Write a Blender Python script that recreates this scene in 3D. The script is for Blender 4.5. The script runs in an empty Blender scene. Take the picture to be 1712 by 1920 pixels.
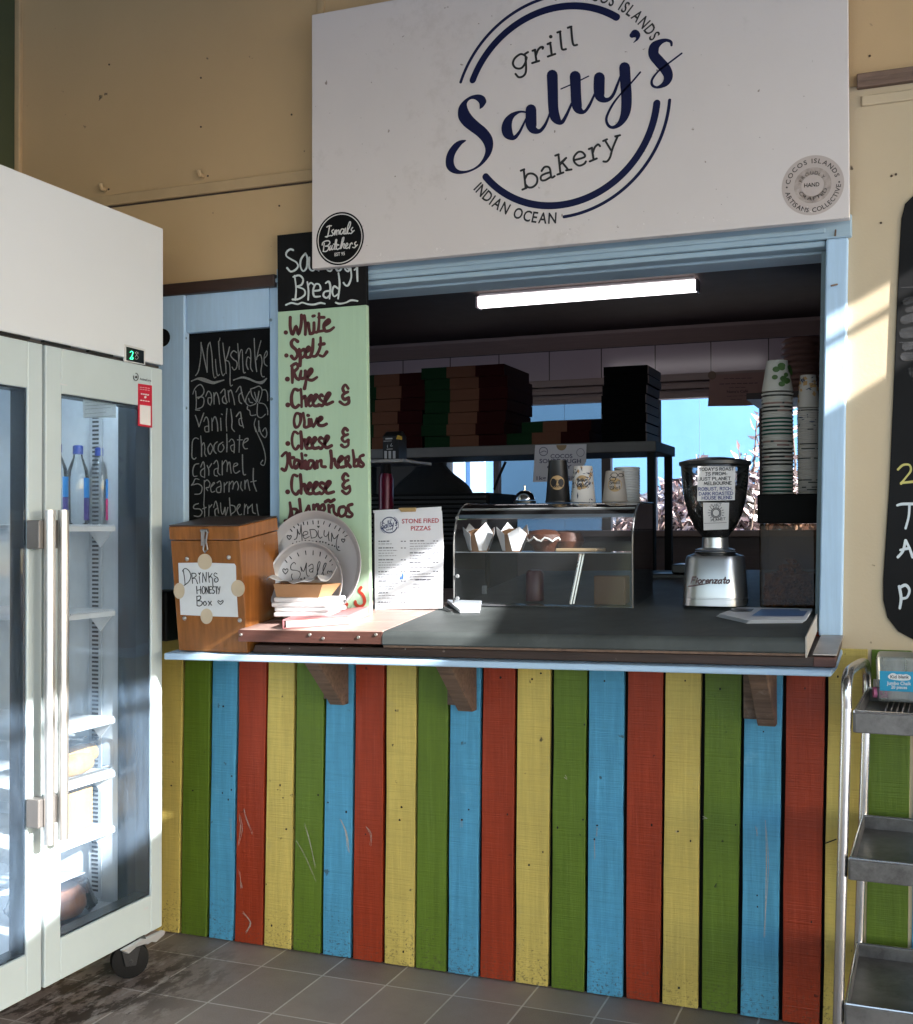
import bpy, bmesh, math, random
import numpy as np
from mathutils import Vector, Matrix
from mathutils.geometry import tessellate_polygon
random.seed(7)
S = bpy.context.scene
COL = S.collection
# ------------------------------------------------------------------ camera
F, PW, PH = 2200.0, 1712.0, 1920.0
H, D = 1.25, 3.077
YAW, PIT, ROL = 0.3738, -0.0143, -0.003
def _rot():
    cy, sy = math.cos(YAW), math.sin(YAW); cp, sp = math.cos(PIT), math.sin(PIT); cr, sr = math.cos(ROL), math.sin(ROL)
    R0 = np.array([[cy, sy, 0], [0, 0, -1], [-sy, cy, 0]]); Rx = np.array([[1, 0, 0], [0, cp, -sp], [0, sp, cp]])
    Rz = np.array([[cr, -sr, 0], [sr, cr, 0], [0, 0, 1]])
    return Rz @ Rx @ R0
RM = _rot(); CP = np.array([0, -D, H])
cam = bpy.data.objects.new('camera', bpy.data.cameras.new('camera')); COL.objects.link(cam); S.camera = cam
cam.data.sensor_fit = 'HORIZONTAL'; cam.data.sensor_width = 36; cam.data.lens = 36 * F / PW
cam.data.clip_start = 0.05; cam.data.clip_end = 2000
r_, u_, b_ = RM[0], -RM[1], -RM[2]
cam.matrix_world = Matrix(((r_[0], u_[0], b_[0], CP[0]), (r_[1], u_[1], b_[1], CP[1]), (r_[2], u_[2], b_[2], CP[2]), (0, 0, 0, 1)))
# ------------------------------------------------------------------ world, sun, exposure
SUN_D = Vector((-1.0, 0.29, -0.525)).normalized()
w = bpy.data.worlds.new('World'); S.world = w; w.use_nodes = True
nt = w.node_tree; nt.nodes.clear()
sky = nt.nodes.new('ShaderNodeTexSky'); sky.sky_type = 'NISHITA'; sky.sun_disc = False
sky.sun_elevation = math.asin(-SUN_D.z); sky.sun_rotation = math.atan2(-SUN_D.x, -SUN_D.y)
bg = nt.nodes.new('ShaderNodeBackground'); bg.inputs['Strength'].default_value = 0.15
out = nt.nodes.new('ShaderNodeOutputWorld')
nt.links.new(sky.outputs[0], bg.inputs[0]); nt.links.new(bg.outputs[0], out.inputs[0])
sl = bpy.data.lights.new('sun', 'SUN'); sl.energy = 4.8; sl.angle = math.radians(0.5); sl.color = (1.0, 0.98, 0.95)
so = bpy.data.objects.new('sun', sl); COL.objects.link(so); so.rotation_euler = SUN_D.to_track_quat('-Z', 'Y').to_euler(); so.location = (6, -6, 8)
S.view_settings.view_transform = 'Standard'; S.view_settings.look = 'None'; S.view_settings.gamma = 1
S.view_settings.exposure = 2.2
S.cycles.max_bounces = 10; S.cycles.diffuse_bounces = 5; S.cycles.transparent_max_bounces = 24; S.cycles.glossy_bounces = 4
S.cycles.use_denoising = True; S.cycles.sample_clamp_indirect = 4
S.cycles.caustics_reflective = False; S.cycles.caustics_refractive = False
# ------------------------------------------------------------------ measuring: a direction of sight meets a real plane
def ray(px, py): return RM.T @ np.array([(px - 856) / F, (py - 960) / F, 1.0])
def Y(px, py, y=0.0):
    r = ray(px, py); return Vector(CP + r * ((y - CP[1]) / r[1]))
def X(px, py, x):
    r = ray(px, py); return Vector(CP + r * ((x - CP[0]) / r[0]))
def Zp(px, py, z):
    r = ray(px, py); return Vector(CP + r * ((z - CP[2]) / r[2]))
def P(px, py, p0, n):
    r = ray(px, py); n = np.array(n); return Vector(CP + r * ((n @ (np.array(p0) - CP)) / (n @ r)))
def planeY(y): return lambda px, py, o=0.0: Y(px, py, y - o)
def planeX(x): return lambda px, py, o=0.0: X(px, py, x + o)
def planeN(p0, n):
    n = Vector(n).normalized(); p0 = Vector(p0)
    return lambda px, py, o=0.0: P(px, py, p0 + n * o, n)
def zoom(ox, oy, s): return lambda x, y: (ox + x / s, oy + y / s)
# ------------------------------------------------------------------ materials
def lin(r, g, b):
    f = lambda c: (c / 255 / 12.92) if c <= 10 else ((c / 255 + 0.055) / 1.055) ** 2.4
    return (f(r), f(g), f(b))
MATS = {}
def mat(name, col, rough=0.5, metal=0.0, var=0.12, vs=6.0, stretch=(1, 1, 1), bump=0.0, bs=90.0, spots=0.0, spotcol=(0.03, 0.025, 0.02), sps=40.0,
        grain=0.0, gs=14.0, gaxis=2, wear=0.0, wearcol=(0.5, 0.45, 0.4), ws=5.0, spec=0.5, alpha=1.0, splash=0.0, rvar=0.12):
    if name in MATS: return MATS[name]
    m = bpy.data.materials.new(name); m.use_nodes = True; MATS[name] = m
    t = m.node_tree; N = t.nodes; L = t.links; p = N['Principled BSDF']
    p.inputs['Roughness'].default_value = rough; p.inputs['Metallic'].default_value = metal; p.inputs['Specular IOR Level'].default_value = spec
    p.inputs['Alpha'].default_value = alpha
    tc = N.new('ShaderNodeTexCoord'); oi = N.new('ShaderNodeObjectInfo'); ad = N.new('ShaderNodeVectorMath'); ad.operation = 'MULTIPLY_ADD'
    ad.inputs[1].default_value = (37, 19, 23); L.new(oi.outputs['Random'], ad.inputs[0]); L.new(tc.outputs['Object'], ad.inputs[2])
    src = ad.outputs[0]
    def noise(scale, st=(1, 1, 1), detail=5, ro=0.6):
        mp = N.new('ShaderNodeMapping'); mp.inputs['Scale'].default_value = st; L.new(src, mp.inputs[0])
        n = N.new('ShaderNodeTexNoise'); n.inputs['Scale'].default_value = scale; n.inputs['Detail'].default_value = detail; n.inputs['Roughness'].default_value = ro
        L.new(mp.outputs[0], n.inputs['Vector']); return n.outputs['Fac']
    def ramp(fac, a, b, ca=(0, 0, 0, 1), cb=(1, 1, 1, 1)):
        r = N.new('ShaderNodeValToRGB'); r.color_ramp.elements[0].position = a; r.color_ramp.elements[1].position = b
        r.color_ramp.elements[0].color = ca; r.color_ramp.elements[1].color = cb; L.new(fac, r.inputs[0]); return r.outputs[0]
    def mix(fac, a, b):
        x = N.new('ShaderNodeMix'); x.data_type = 'RGBA'
        if isinstance(fac, float): x.inputs[0].default_value = fac
        else: L.new(fac, x.inputs[0])
        for i, v in ((6, a), (7, b)):
            if isinstance(v, tuple): x.inputs[i].default_value = (*v[:3], 1)
            else: L.new(v, x.inputs[i])
        return x.outputs[2]
    c = ramp(noise(vs, stretch), 0.25, 0.75, (*[v * (1 - var) for v in col], 1), (*[min(1, v * (1 + var)) for v in col], 1))
    if grain:
        st = [1, 1, 1]; st[gaxis] = 0.06
        g = ramp(noise(gs * 6, tuple(st), 6, 0.7), 0.35, 0.7); c = mix(g, tuple(v * (1 - grain) for v in col), c)
    if wear:
        c = mix(ramp(noise(ws, (1, 1, 1), 8, 0.75), 1 - wear - 0.12, 1 - wear + 0.06), c, wearcol)
    if splash:  # mud thrown up from the floor, thinning out with height
        sz = N.new('ShaderNodeSeparateXYZ'); L.new(tc.outputs['Object'], sz.inputs[0]); mr = N.new('ShaderNodeMapRange'); mr.inputs[1].default_value = 0.0; mr.inputs[2].default_value = 0.34; mr.inputs[3].default_value = 0.15; mr.inputs[4].default_value = -0.06; L.new(sz.outputs[2], mr.inputs[0])
        ads = N.new('ShaderNodeMath'); ads.operation = 'ADD'; L.new(mr.outputs[0], ads.inputs[0]); L.new(noise(120, (1, 1, 1.3), 5, 0.7), ads.inputs[1])
        c = mix(ramp(ads.outputs[0], 0.66, 0.76, (0, 0, 0, 1), (splash,) * 3 + (1,)), c, (0.06, 0.05, 0.035))
        sm = ramp(noise(34, (0.25, 1, 6), 6, 0.7), 0.50, 0.72, (0, 0, 0, 1), (0.42, 0.42, 0.42, 1)); c = mix(sm, c, tuple(v * 0.5 for v in col))
        pt = ramp(noise(2.6, (2.2, 1, 0.7), 7, 0.65), 0.42, 0.68, (0, 0, 0, 1), (0.5, 0.5, 0.5, 1)); c = mix(pt, c, tuple(v * 0.62 for v in col))
        br_ = ramp(noise(30, (3.2, 1, 0.10), 5, 0.7), 0.55, 0.78, (0, 0, 0, 1), (0.35, 0.35, 0.35, 1)); c = mix(br_, c, tuple(min(1, v * 1.35 + 0.03) for v in col))
    if spots:
        c = mix(ramp(noise(sps, (1, 1, 1), 3, 0.5), 0.74 - spots * 0.1, 0.78 - spots * 0.1), c, spotcol)
    L.new(c, p.inputs['Base Color'])
    rr = N.new('ShaderNodeMath'); rr.operation = 'MULTIPLY_ADD'; rr.inputs[1].default_value = rvar; rr.inputs[2].default_value = max(0.02, rough - rvar / 2)
    L.new(noise(vs * 3), rr.inputs[0]); L.new(rr.outputs[0], p.inputs['Roughness'])
    if bump:
        bn = N.new('ShaderNodeBump'); bn.inputs['Strength'].default_value = bump; bn.inputs['Distance'].default_value = 0.004
        st = [1, 1, 1]
        if grain: st[gaxis] = 0.08
        hgt = noise(bs, tuple(st), 5)
        if splash:
            hm = N.new('ShaderNodeMath'); hm.operation = 'MULTIPLY_ADD'; hm.inputs[1].default_value = 0.7; L.new(noise(42, (0.12, 1, 7), 4, 0.6), hm.inputs[0]); L.new(hgt, hm.inputs[2]); hgt = hm.outputs[0]
        L.new(hgt, bn.inputs['Height']); L.new(bn.outputs[0], p.inputs['Normal'])
    m['p'] = 1
    return m
def glass(name, tint=(1, 1, 1), dust=0.03, dustcol=(0.6, 0.65, 0.7), rough=0.02, refl=1.0, ds=14.0, st=(1, 1, 0.25)):
    """thin pane: see-through, mirrors by angle, a film of dust that light can catch"""
    if name in MATS: return MATS[name]
    m = bpy.data.materials.new(name); m.use_nodes = True; MATS[name] = m
    t = m.node_tree; N = t.nodes; L = t.links; N.clear()
    o = N.new('ShaderNodeOutputMaterial'); tr = N.new('ShaderNodeBsdfTransparent'); tr.inputs[0].default_value = (*tint, 1)
    gl = N.new('ShaderNodeBsdfGlossy'); gl.inputs['Roughness'].default_value = rough
    fr = N.new('ShaderNodeFresnel'); fr.inputs[0].default_value = 1.5
    ml = N.new('ShaderNodeMath'); ml.operation = 'MULTIPLY'; ml.inputs[1].default_value = refl; L.new(fr.outputs[0], ml.inputs[0])
    mx = N.new('ShaderNodeMixShader'); L.new(ml.outputs[0], mx.inputs[0]); L.new(tr.outputs[0], mx.inputs[1]); L.new(gl.outputs[0], mx.inputs[2])
    df = N.new('ShaderNodeBsdfDiffuse'); df.inputs[0].default_value = (*dustcol, 1)
    tc = N.new('ShaderNodeTexCoord'); mp = N.new('ShaderNodeMapping'); mp.inputs['Scale'].default_value = st; L.new(tc.outputs['Object'], mp.inputs[0])
    n = N.new('ShaderNodeTexNoise'); n.inputs['Scale'].default_value = ds; n.inputs['Detail'].default_value = 8; n.inputs['Roughness'].default_value = 0.7; L.new(mp.outputs[0], n.inputs['Vector'])
    mr = N.new('ShaderNodeMapRange'); mr.inputs[1].default_value = 0.35; mr.inputs[2].default_value = 0.75; mr.inputs[3].default_value = dust * 0.35; mr.inputs[4].default_value = dust * 2.2
    L.new(n.outputs[0], mr.inputs[0])
    m2 = N.new('ShaderNodeMixShader'); L.new(mr.outputs[0], m2.inputs[0]); L.new(mx.outputs[0], m2.inputs[1]); L.new(df.outputs[0], m2.inputs[2])
    L.new(m2.outputs[0], o.inputs[0]); return m
def emis(name, col, strength):
    m = bpy.data.materials.new(name); m.use_nodes = True; MATS[name] = m
    p = m.node_tree.nodes['Principled BSDF']; p.inputs['Base Color'].default_value = (*col, 1)
    p.inputs['Emission Color'].default_value = (*col, 1); p.inputs['Emission Strength'].default_value = strength; return m
# ------------------------------------------------------------------ objects
def tag(o, label=None, cat=None, group=None, kind=None):
    if label: o['label'] = label
    if cat: o['category'] = cat
    if group: o['group'] = group
    if kind: o['kind'] = kind
    return o
def thing(name, loc, label, cat, group=None):
    o = bpy.data.objects.new(name, None); COL.objects.link(o); o.location = Vector(loc); o.empty_display_size = 0.05
    return tag(o, label, cat, group)
class MB:
    def __init__(s): s.v = []; s.f = []
    def add(s, vs, fs):
        k = len(s.v); s.v += [Vector(v) for v in vs]; s.f += [tuple(i + k for i in f) for f in fs]; return s
    def hexa(s, a, b):
        """a, b: matching loops of points; closed prism between them"""
        n = len(a); vs = list(a) + list(b)
        fs = [tuple(range(n - 1, -1, -1)), tuple(range(n, 2 * n))] + [(i, (i + 1) % n, n + (i + 1) % n, n + i) for i in range(n)]
        return s.add(vs, fs)
    def box(s, lo, hi):
        (x0, y0, z0), (x1, y1, z1) = lo, hi
        return s.hexa([(x0, y0, z0), (x1, y0, z0), (x1, y1, z0), (x0, y1, z0)], [(x0, y0, z1), (x1, y0, z1), (x1, y1, z1), (x0, y1, z1)])
    def obox(s, c, ax, ay, az):
        c, ax, ay, az = map(Vector, (c, ax, ay, az))
        q = [(-1, -1), (1, -1), (1, 1), (-1, 1)]
        return s.hexa([c + ax * i + ay * j - az for i, j in q], [c + ax * i + ay * j + az for i, j in q])
    def prism(s, pts, d):
        d = Vector(d); return s.hexa([Vector(p) for p in pts], [Vector(p) + d for p in pts])
    def tube(s, path, r, n=12, cap=True):
        path = [Vector(p) for p in path]; k = len(s.v); up = None
        for i, p in enumerate(path):
            t = (path[min(i + 1, len(path) - 1)] - path[max(i - 1, 0)]).normalized()
            if up is None: up = t.orthogonal().normalized()
            a = (up - t * up.dot(t)).normalized(); up = a; b = t.cross(a)
            rr = r[i] if isinstance(r, (list, tuple)) else r
            s.v += [p + (a * math.cos(2 * math.pi * j / n) + b * math.sin(2 * math.pi * j / n)) * rr for j in range(n)]
        for i in range(len(path) - 1):
            for j in range(n): s.f.append((k + i * n + j, k + i * n + (j + 1) % n, k + (i + 1) * n + (j + 1) % n, k + (i + 1) * n + j))
        if cap: s.f.append(tuple(k + j for j in range(n - 1, -1, -1))); s.f.append(tuple(k + (len(path) - 1) * n + j for j in range(n)))
        return s
    def lathe(s, prof, c, axis=(0, 0, 1), n=40, cap0=True, cap1=True):
        c = Vector(c); ax = Vector(axis).normalized(); a = ax.orthogonal().normalized(); b = ax.cross(a); k = len(s.v)
        for r, h in prof: s.v += [c + ax * h + (a * math.cos(2 * math.pi * j / n) + b * math.sin(2 * math.pi * j / n)) * r for j in range(n)]
        for i in range(len(prof) - 1):
            for j in range(n): s.f.append((k + i * n + j, k + i * n + (j + 1) % n, k + (i + 1) * n + (j + 1) % n, k + (i + 1) * n + j))
        if cap0: s.f.append(tuple(k + j for j in range(n - 1, -1, -1)))
        if cap1: s.f.append(tuple(k + (len(prof) - 1) * n + j for j in range(n)))
        return s
    def obj(s, name, m, parent=None, bevel=0.0, smooth=False, kind=None, seg=2, fix=True):
        me = bpy.data.meshes.new(name); off = parent_loc(parent)
        me.from_pydata([v - off for v in s.v], [], s.f); me.validate()
        if fix:
            bm = bmesh.new(); bm.from_mesh(me); bmesh.ops.recalc_face_normals(bm, faces=bm.faces); bm.to_mesh(me); bm.free()
        me.materials.append(m)
        if smooth:
            for p in me.polygons: p.use_smooth = True
            try: me.set_sharp_from_angle(angle=math.radians(38))
            except Exception: pass
        o = bpy.data.objects.new(name, me); COL.objects.link(o)
        if parent: o.parent = parent
        if kind: o['kind'] = kind
        if bevel:
            b = o.modifiers.new('bevel', 'BEVEL'); b.width = bevel; b.segments = seg; b.limit_method = 'ANGLE'; b.angle_limit = math.radians(40)
        return o
def islands(mb):
    par = list(range(len(mb.v)))
    def find(a):
        while par[a] != a: par[a] = par[par[a]]; a = par[a]
        return a
    for f in mb.f:
        for i in f[1:]: par[find(i)] = find(f[0])
    gs = {}
    for f in mb.f: gs.setdefault(find(f[0]), []).append(f)
    for fs in gs.values():
        ids = sorted({i for f in fs for i in f}); mp = {i: k for k, i in enumerate(ids)}; q = MB(); q.v = [mb.v[i] for i in ids]; q.f = [tuple(mp[i] for i in f) for f in fs]; yield q
def each(mb, name, m, parent, **kw):
    for q in islands(mb): o = q.obj(name, m, parent, **kw)
    return o
def parent_loc(p):
    v = Vector((0, 0, 0))
    while p: v += p.location; p = p.parent
    return v
def copy_tree(o, parent=None):
    c = o.copy(); COL.objects.link(c)
    if parent: c.parent = parent
    for ch in list(o.children): copy_tree(ch, c)
    return c
# ------------------------------------------------------------------ lettering
def smooth_path(pts, n=6):
    pts = [tuple(p) for p in pts]
    if len(pts) < 3: return pts
    q = [pts[0]] + pts + [pts[-1]]; o = []
    for i in range(1, len(q) - 2):
        for k in range(n):
            t = k / n
            o.append(tuple(0.5 * (2 * b + (c - a) * t + (2 * a - 5 * b + 4 * c - d) * t * t + (3 * b - a - 3 * c + d) * t ** 3) for a, b, c, d in zip(q[i - 1], q[i], q[i + 1], q[i + 2])))
    return o + [pts[-1]]
LIFT = [0]
def ribbon(mb, pl, pts, off=0.0008, sm=5, caps=True):
    """pts: (px, py, width in px) laid as painted strokes on plane pl"""
    if len(pts) > 2 and sm > 1: pts = smooth_path(pts, sm)
    LIFT[0] = (LIFT[0] + 1) % 60; off += LIFT[0] * 1.2e-5
    n = len(pts); L = []; R = []
    for i, (x, y, wd) in enumerate(pts):
        a = pts[max(i - 1, 0)]; b = pts[min(i + 1, n - 1)]; dx, dy = b[0] - a[0], b[1] - a[1]; l = math.hypot(dx, dy) or 1
        nx, ny = -dy / l * wd / 2, dx / l * wd / 2
        L.append((x + nx, y + ny)); R.append((x - nx, y - ny))
    vs = [pl(*p, off) for p in L] + [pl(*p, off) for p in R]; fs = [(i, i + 1, n + i + 1, n + i) for i in range(n - 1)]
    mb.add(vs, fs)
    if caps:
        for (x, y, wd), (a, b) in ((pts[0], (pts[1], pts[0])), (pts[-1], (pts[-2], pts[-1]))):
            if wd < 0.6: continue
            t = math.atan2(b[1] - a[1], b[0] - a[0])
            mb.add([pl(x + wd / 2 * math.cos(t + math.pi * (k / 6 - 0.5)), y + wd / 2 * math.sin(t + math.pi * (k / 6 - 0.5)), off + 4e-6) for k in range(7)], [tuple(range(7))])
def fill(mb, pl, pts, off=0.0008, sm=4):
    pts = smooth_path(list(pts) + [pts[0]], sm)[:-1] if sm > 1 else list(pts)
    tr = tessellate_polygon([[Vector((x, y, 0)) for x, y in pts]]); mb.add([pl(*p, off) for p in pts], [tuple(t) for t in tr])
def dot(mb, pl, x, y, r, off=0.0009, ry=None):
    ry = ry or r; mb.add([pl(x + r * math.cos(k * math.pi / 7), y + ry * math.sin(k * math.pi / 7), off) for k in range(14)], [tuple(range(14))])
GL = {'a': "6:5,4 3,5 1,4 0,2 1,0 3,0 5,2|5,5 5,1 6,0", 'b': "6:0,9 0,0|0,3 2,5 4,4 5,2 4,0 2,0 0,1", 'c': "5:5,4 3,5 1,4 0,2 1,0 3,0 5,1",
 'd': "6:5,4 3,5 1,4 0,2 1,0 3,0 5,2|5,9 5,1 6,0", 'e': "5:0,2.4 4.3,3 4,4.6 2.3,5 .6,4 0,2 1,.3 3,0 5,1", 'f': "4:4,8.5 3,9 2,8 2,0|0,5 4,5",
 'g': "6:5,4 3,5 1,4 0,2 1,0 3,0 5,2|5,5 5,-2 3,-4 0,-3", 'h': "5.5:0,9 0,0|0,3 2,5 4,4.5 4.5,3 4.5,0", 'i': "2:1,5 1,0|1,7 1,7.4",
 'j': "3:2,5 2,-2 1,-4 -1,-3|2,7 2,7.4", 'k': "5:0,9 0,0|4,5 0,2|1.5,3 4.5,0", 'l': "2.5:1,9 1,1 2,0", 'm': "8:0,5 0,0|0,3 2,5 3.5,4 3.5,0|3.5,3 5.5,5 7,4 7,0",
 'n': "5.5:0,5 0,0|0,3 2,5 4,4.5 4.5,3 4.5,0", '~': "5.5:0,5 0,0|0,3 2,5 4,4.5 4.5,3 4.5,0|0,7 1.4,8 3,7 4.5,8.2", 'o': "5.5:2.5,5 .6,4 0,2.3 1,.3 2.7,0 4.5,1 5,3 4,4.7 2.5,5",
 'p': "6:0,5 0,-4|0,3 2,5 4,4 5,2 4,0 2,0 0,1", 'r': "4:0,5 0,0|0,3 1.5,4.7 3.5,4.6", 's': "4.5:4,4.3 2.3,5 .5,4 1,3 3,2.3 4,1.2 3,.1 1,0 0,.8",
 't': "4:2,8.5 2,1 3,0 4,.4|0,5.5 4,5.5", 'u': "5.5:0,5 0,1.5 1,0 3,.2 4.5,2|4.5,5 4.5,0", 'v': "5:0,5 2.3,0|2.3,0 4.6,5", 'w': "7:0,5 1.7,0|1.7,0 3.5,4|3.5,4 5.2,0|5.2,0 7,5",
 'x': "5:0,5 4.5,0|4.5,5 0,0", 'y': "5.5:0,5 0,2 1.5,.5 4,2|4.5,5 4.5,-1 3,-4 0.5,-3.5", 'z': "4.5:0,5 4,5|4,5 0,0|0,0 4.5,0",
 'A': "6:0,0 3,9|3,9 6,0|1,3.5 5,3.5", 'B': "5.5:0,0 0,9|0,9 3.5,8.6 4.5,7 3,5 0,4.8|0,4.8 4,4.3 5,2.4 3.6,.3 0,0", 'C': "6:6,7.5 4,9 1.5,8 0,4.5 1.3,1 4,0 6,1.4",
 'D': "6.5:0,0 0,9|0,9 4,8 6,4.5 4,1 0,0", 'E': "5.3:0,0 0,9|0,9 5,9|0,4.7 4,4.7|0,0 5,0", 'F': "5.3:0,0 0,9|0,9 5,9|0,4.7 4,4.7", 'H': "6:0,0 0,9|5.5,0 5.5,9|0,4.6 5.5,4.6",
 'I': "4:0,8.3 1.8,9 4,9|2.3,9 2.3,1 1.3,0 0,.6", 'J': "4.5:4,9 4,2 2.5,0 .5,1", 'K': "5.5:0,0 0,9|5,9 0,4|1.5,5.2 5.3,0", 'L': "4.7:0,9 0,0|0,0 4.5,0",
 'M': "7.5:0,0 1,9|1,9 3.5,2|3.5,2 6,9|6,9 7,0", 'N': "6:0,0 0,9|0,9 5.5,0|5.5,0 5.5,9", 'O': "6.5:3,9 .6,7.5 0,4.5 .8,1.2 3,0 5.3,1.2 6,4.5 5.3,7.7 3,9",
 'P': "5.5:0,0 0,9|0,9 3.5,8.8 5,6.8 3.6,4.8 0,4.4", 'R': "5.7:0,0 0,9|0,9 3.5,8.8 5,6.8 3.6,4.8 0,4.5|2,4.6 5.5,0", 'S': "5.5:5.3,7.6 3.5,9 1,8.2 .6,6.3 3,4.8 5,3.4 5,1.2 3,0 .6,.6 0,1.8",
 'T': "5.5:0,9 5.5,9|2.7,9 2.7,0", 'U': "6:0,9 0,2.5 1.5,0 4,0 5.5,2.5 5.5,9", 'V': "6:0,9 3,0|3,0 6,9", 'W': "8:0,9 1.8,.3|1.8,.3 4,6|4,6 6,.3|6,.3 7.6,9", 'Y': "6:0,9 3,4.5|6,9 3,4.5|3,4.5 3,0",
 '1': "2.5:0,7.5 1.5,9|1.5,9 1.5,0", '2': "5:0,7 1.5,9 4,8.6 4.5,6.6 2.5,3.5 0,0|0,0 5,.2", '3': "5:.4,8 2.5,9 4.4,7.6 2,5|2,5 4.8,4 4.4,1 2.4,0 0,1.2", '5': "5:4.6,9 .6,9|.6,9 .3,5 3,5.6 4.8,3.6 4,.8 1.8,0 0,1",
 '9': "5:4.6,7 3,9 .7,8.4 .3,6.2 2,4.8 4.6,6.6|4.6,8 4.4,2 3.4,0", '0': "5.5:2.5,9 .4,7 0,4.5 .5,1.5 2.5,0 4.6,1.5 5,4.5 4.6,7.4 2.5,9", '&': "5.5:4.4,7.9 2.4,9.2 .7,7.6 1.7,5.6 3.2,5.3|3.2,5.3 .9,4.4 .2,2.6 1.4,1 4.2,1.8|4.2,3 4.2,-.6 2.2,-1.9 -.8,-.4",
 "'": "1.5:.8,9 .4,7.3", ',': "2:1,.8 .4,-1.2", '.': "2:.8,.5 .8,.1", ':': "2:.8,4.2 .8,4.6|.8,.4 .8,.8", '-': "4:0,4 3.5,4", '*': "3.4:1.4,2.2 1.45,2.2"}
def hand(mb, pl, text, a, b, h, wd, slant=0.0, jit=0.0, sp=1.6, off=0.0008, sm=4, up=None):
    """hand-lettered text: baseline from a to b (px), cap height h px, stroke width wd px"""
    adv = []; x = 0
    for ch in text:
        if ch == ' ': x += 3.2; adv.append(None); continue
        g = GL[ch]; adv.append(x); x += float(g.split(':', 1)[0]) + sp
    tot = max(x - sp, 0.1); ux, uy = (b[0] - a[0]) / tot, (b[1] - a[1]) / tot; vx, vy = (up[0] * h / 9, up[1] * h / 9) if up else (0, -h / 9)
    for ch, ax in zip(text, adv):
        if ax is None: continue
        jy = random.uniform(-jit, jit)
        for st in GL[ch].split(':', 1)[1].split('|'):
            pts = []
            for q in st.split():
                gx, gy = map(float, q.split(',')); gy += jy * 9; X_ = ax + gx + gy * slant
                pts.append((a[0] + ux * X_ + vx * gy, a[1] + uy * X_ + vy * gy, wd * (3.2 if ch == '*' else random.uniform(0.9, 1.1))))
            ribbon(mb, pl, pts, off, sm)
_fc = {}
def glyphmesh(t):
    if t not in _fc:
        c = bpy.data.curves.new('t', 'FONT'); c.body = t; c.resolution_u = 3; c.offset = 0.018; o = bpy.data.objects.new('t', c); COL.objects.link(o)
        me = o.to_mesh(); _fc[t] = ([tuple(v.co) for v in me.vertices], [tuple(p.vertices) for p in me.polygons]); o.to_mesh_clear(); COL.objects.unlink(o); bpy.data.objects.remove(o); bpy.data.curves.remove(c)
    return _fc[t]
def typ(mb, pl, text, a, b, h, off=0.0008, up=None):
    """printed text, baseline a->b in px, cap height h px"""
    vs, fs = glyphmesh(text)
    if not vs: return
    x0 = min(v[0] for v in vs); x1 = max(v[0] for v in vs); cap = 0.70; vx, vy = up or (0, -1)
    mb.add([pl(a[0] + (b[0] - a[0]) * (v[0] - x0) / (x1 - x0) + vx * v[1] / cap * h, a[1] + (b[1] - a[1]) * (v[0] - x0) / (x1 - x0) + vy * v[1] / cap * h, off) for v in vs], fs)
def arctext(mb, fn, text, c, r, a0, a1, h, inside=False, squeeze=0.8, off=0.0008):
    """printed text round a circle drawn in a plane: fn(u, v, off) gives the point; angles in degrees"""
    wd = []
    for ch in text:
        vs, _ = glyphmesh(ch) if ch != ' ' else ([], []); wd.append((max(v[0] for v in vs) - min(v[0] for v in vs)) if vs else 0.3)
    gap = 0.14; tot = sum(wd) + gap * (len(text) - 1); x = 0
    for ch, wc in zip(text, wd):
        if ch != ' ':
            vs, fs = glyphmesh(ch); m0 = min(v[0] for v in vs); q = []
            k = (a1 - a0) / tot
            ang = math.radians(a0 + k * (x + wc / 2)); rad = Vector((math.cos(ang), math.sin(ang))); tan = Vector((-rad.y, rad.x)) * (1 if k > 0 else -1); up = -rad if inside else rad
            su = abs(math.radians(k)) * r
            for v in vs:
                p = Vector(c) + rad * r + tan * ((v[0] - m0 - wc / 2) * su) + up * (v[1] / 0.7 * h); q.append(fn(p.x, p.y, off))
            mb.add(q, fs)
        x += wc + gap
# ------------------------------------------------------------------ paints
WHITE = mat('white_board', (0.65, 0.595, 0.58), 0.55, var=0.04, vs=2.5, bump=0.08, bs=60, spots=0.25, sps=55, spotcol=(0.25, 0.2, 0.17), wear=0.30, wearcol=(0.50, 0.445, 0.42), ws=2.2)
CREAM = mat('cream_paint', (0.53, 0.425, 0.285), 0.6, var=0.07, vs=1.6, bump=0.12, bs=140, spots=0.08, sps=26, spotcol=(0.10, 0.07, 0.04))
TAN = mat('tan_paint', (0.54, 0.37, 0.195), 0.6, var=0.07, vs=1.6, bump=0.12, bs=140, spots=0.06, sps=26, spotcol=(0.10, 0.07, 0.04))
CREAM2 = mat('cream_trim', (0.50, 0.35, 0.19), 0.55, var=0.1, vs=9, bump=0.25, bs=60, wear=0.12, wearcol=(0.2, 0.14, 0.09), ws=14)
PALEBLUE = mat('pale_blue_paint', (0.44, 0.62, 0.82), 0.45, var=0.06, vs=7, grain=0.10, gs=16, bump=0.2, bs=60, spots=0.06, sps=30, spotcol=(0.16, 0.17, 0.19))
PALEBLUE_H = mat('pale_blue_paint_rail', (0.44, 0.62, 0.82), 0.45, var=0.06, vs=7, grain=0.10, gs=16, gaxis=0, bump=0.2, bs=60, spots=0.06, sps=30, spotcol=(0.16, 0.17, 0.19))
BROWN = mat('dark_brown_timber', (0.050, 0.024, 0.017), 0.5, var=0.3, vs=8, grain=0.4, gaxis=0, bump=0.3, spots=0.1, sps=20, spotcol=(0.25, 0.2, 0.17))
RAWT = mat('weathered_timber', (0.20, 0.125, 0.09), 0.7, var=0.25, vs=9, grain=0.5, gaxis=0, bump=0.5, wear=0.3, wearcol=(0.30, 0.24, 0.2), ws=9)
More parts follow.
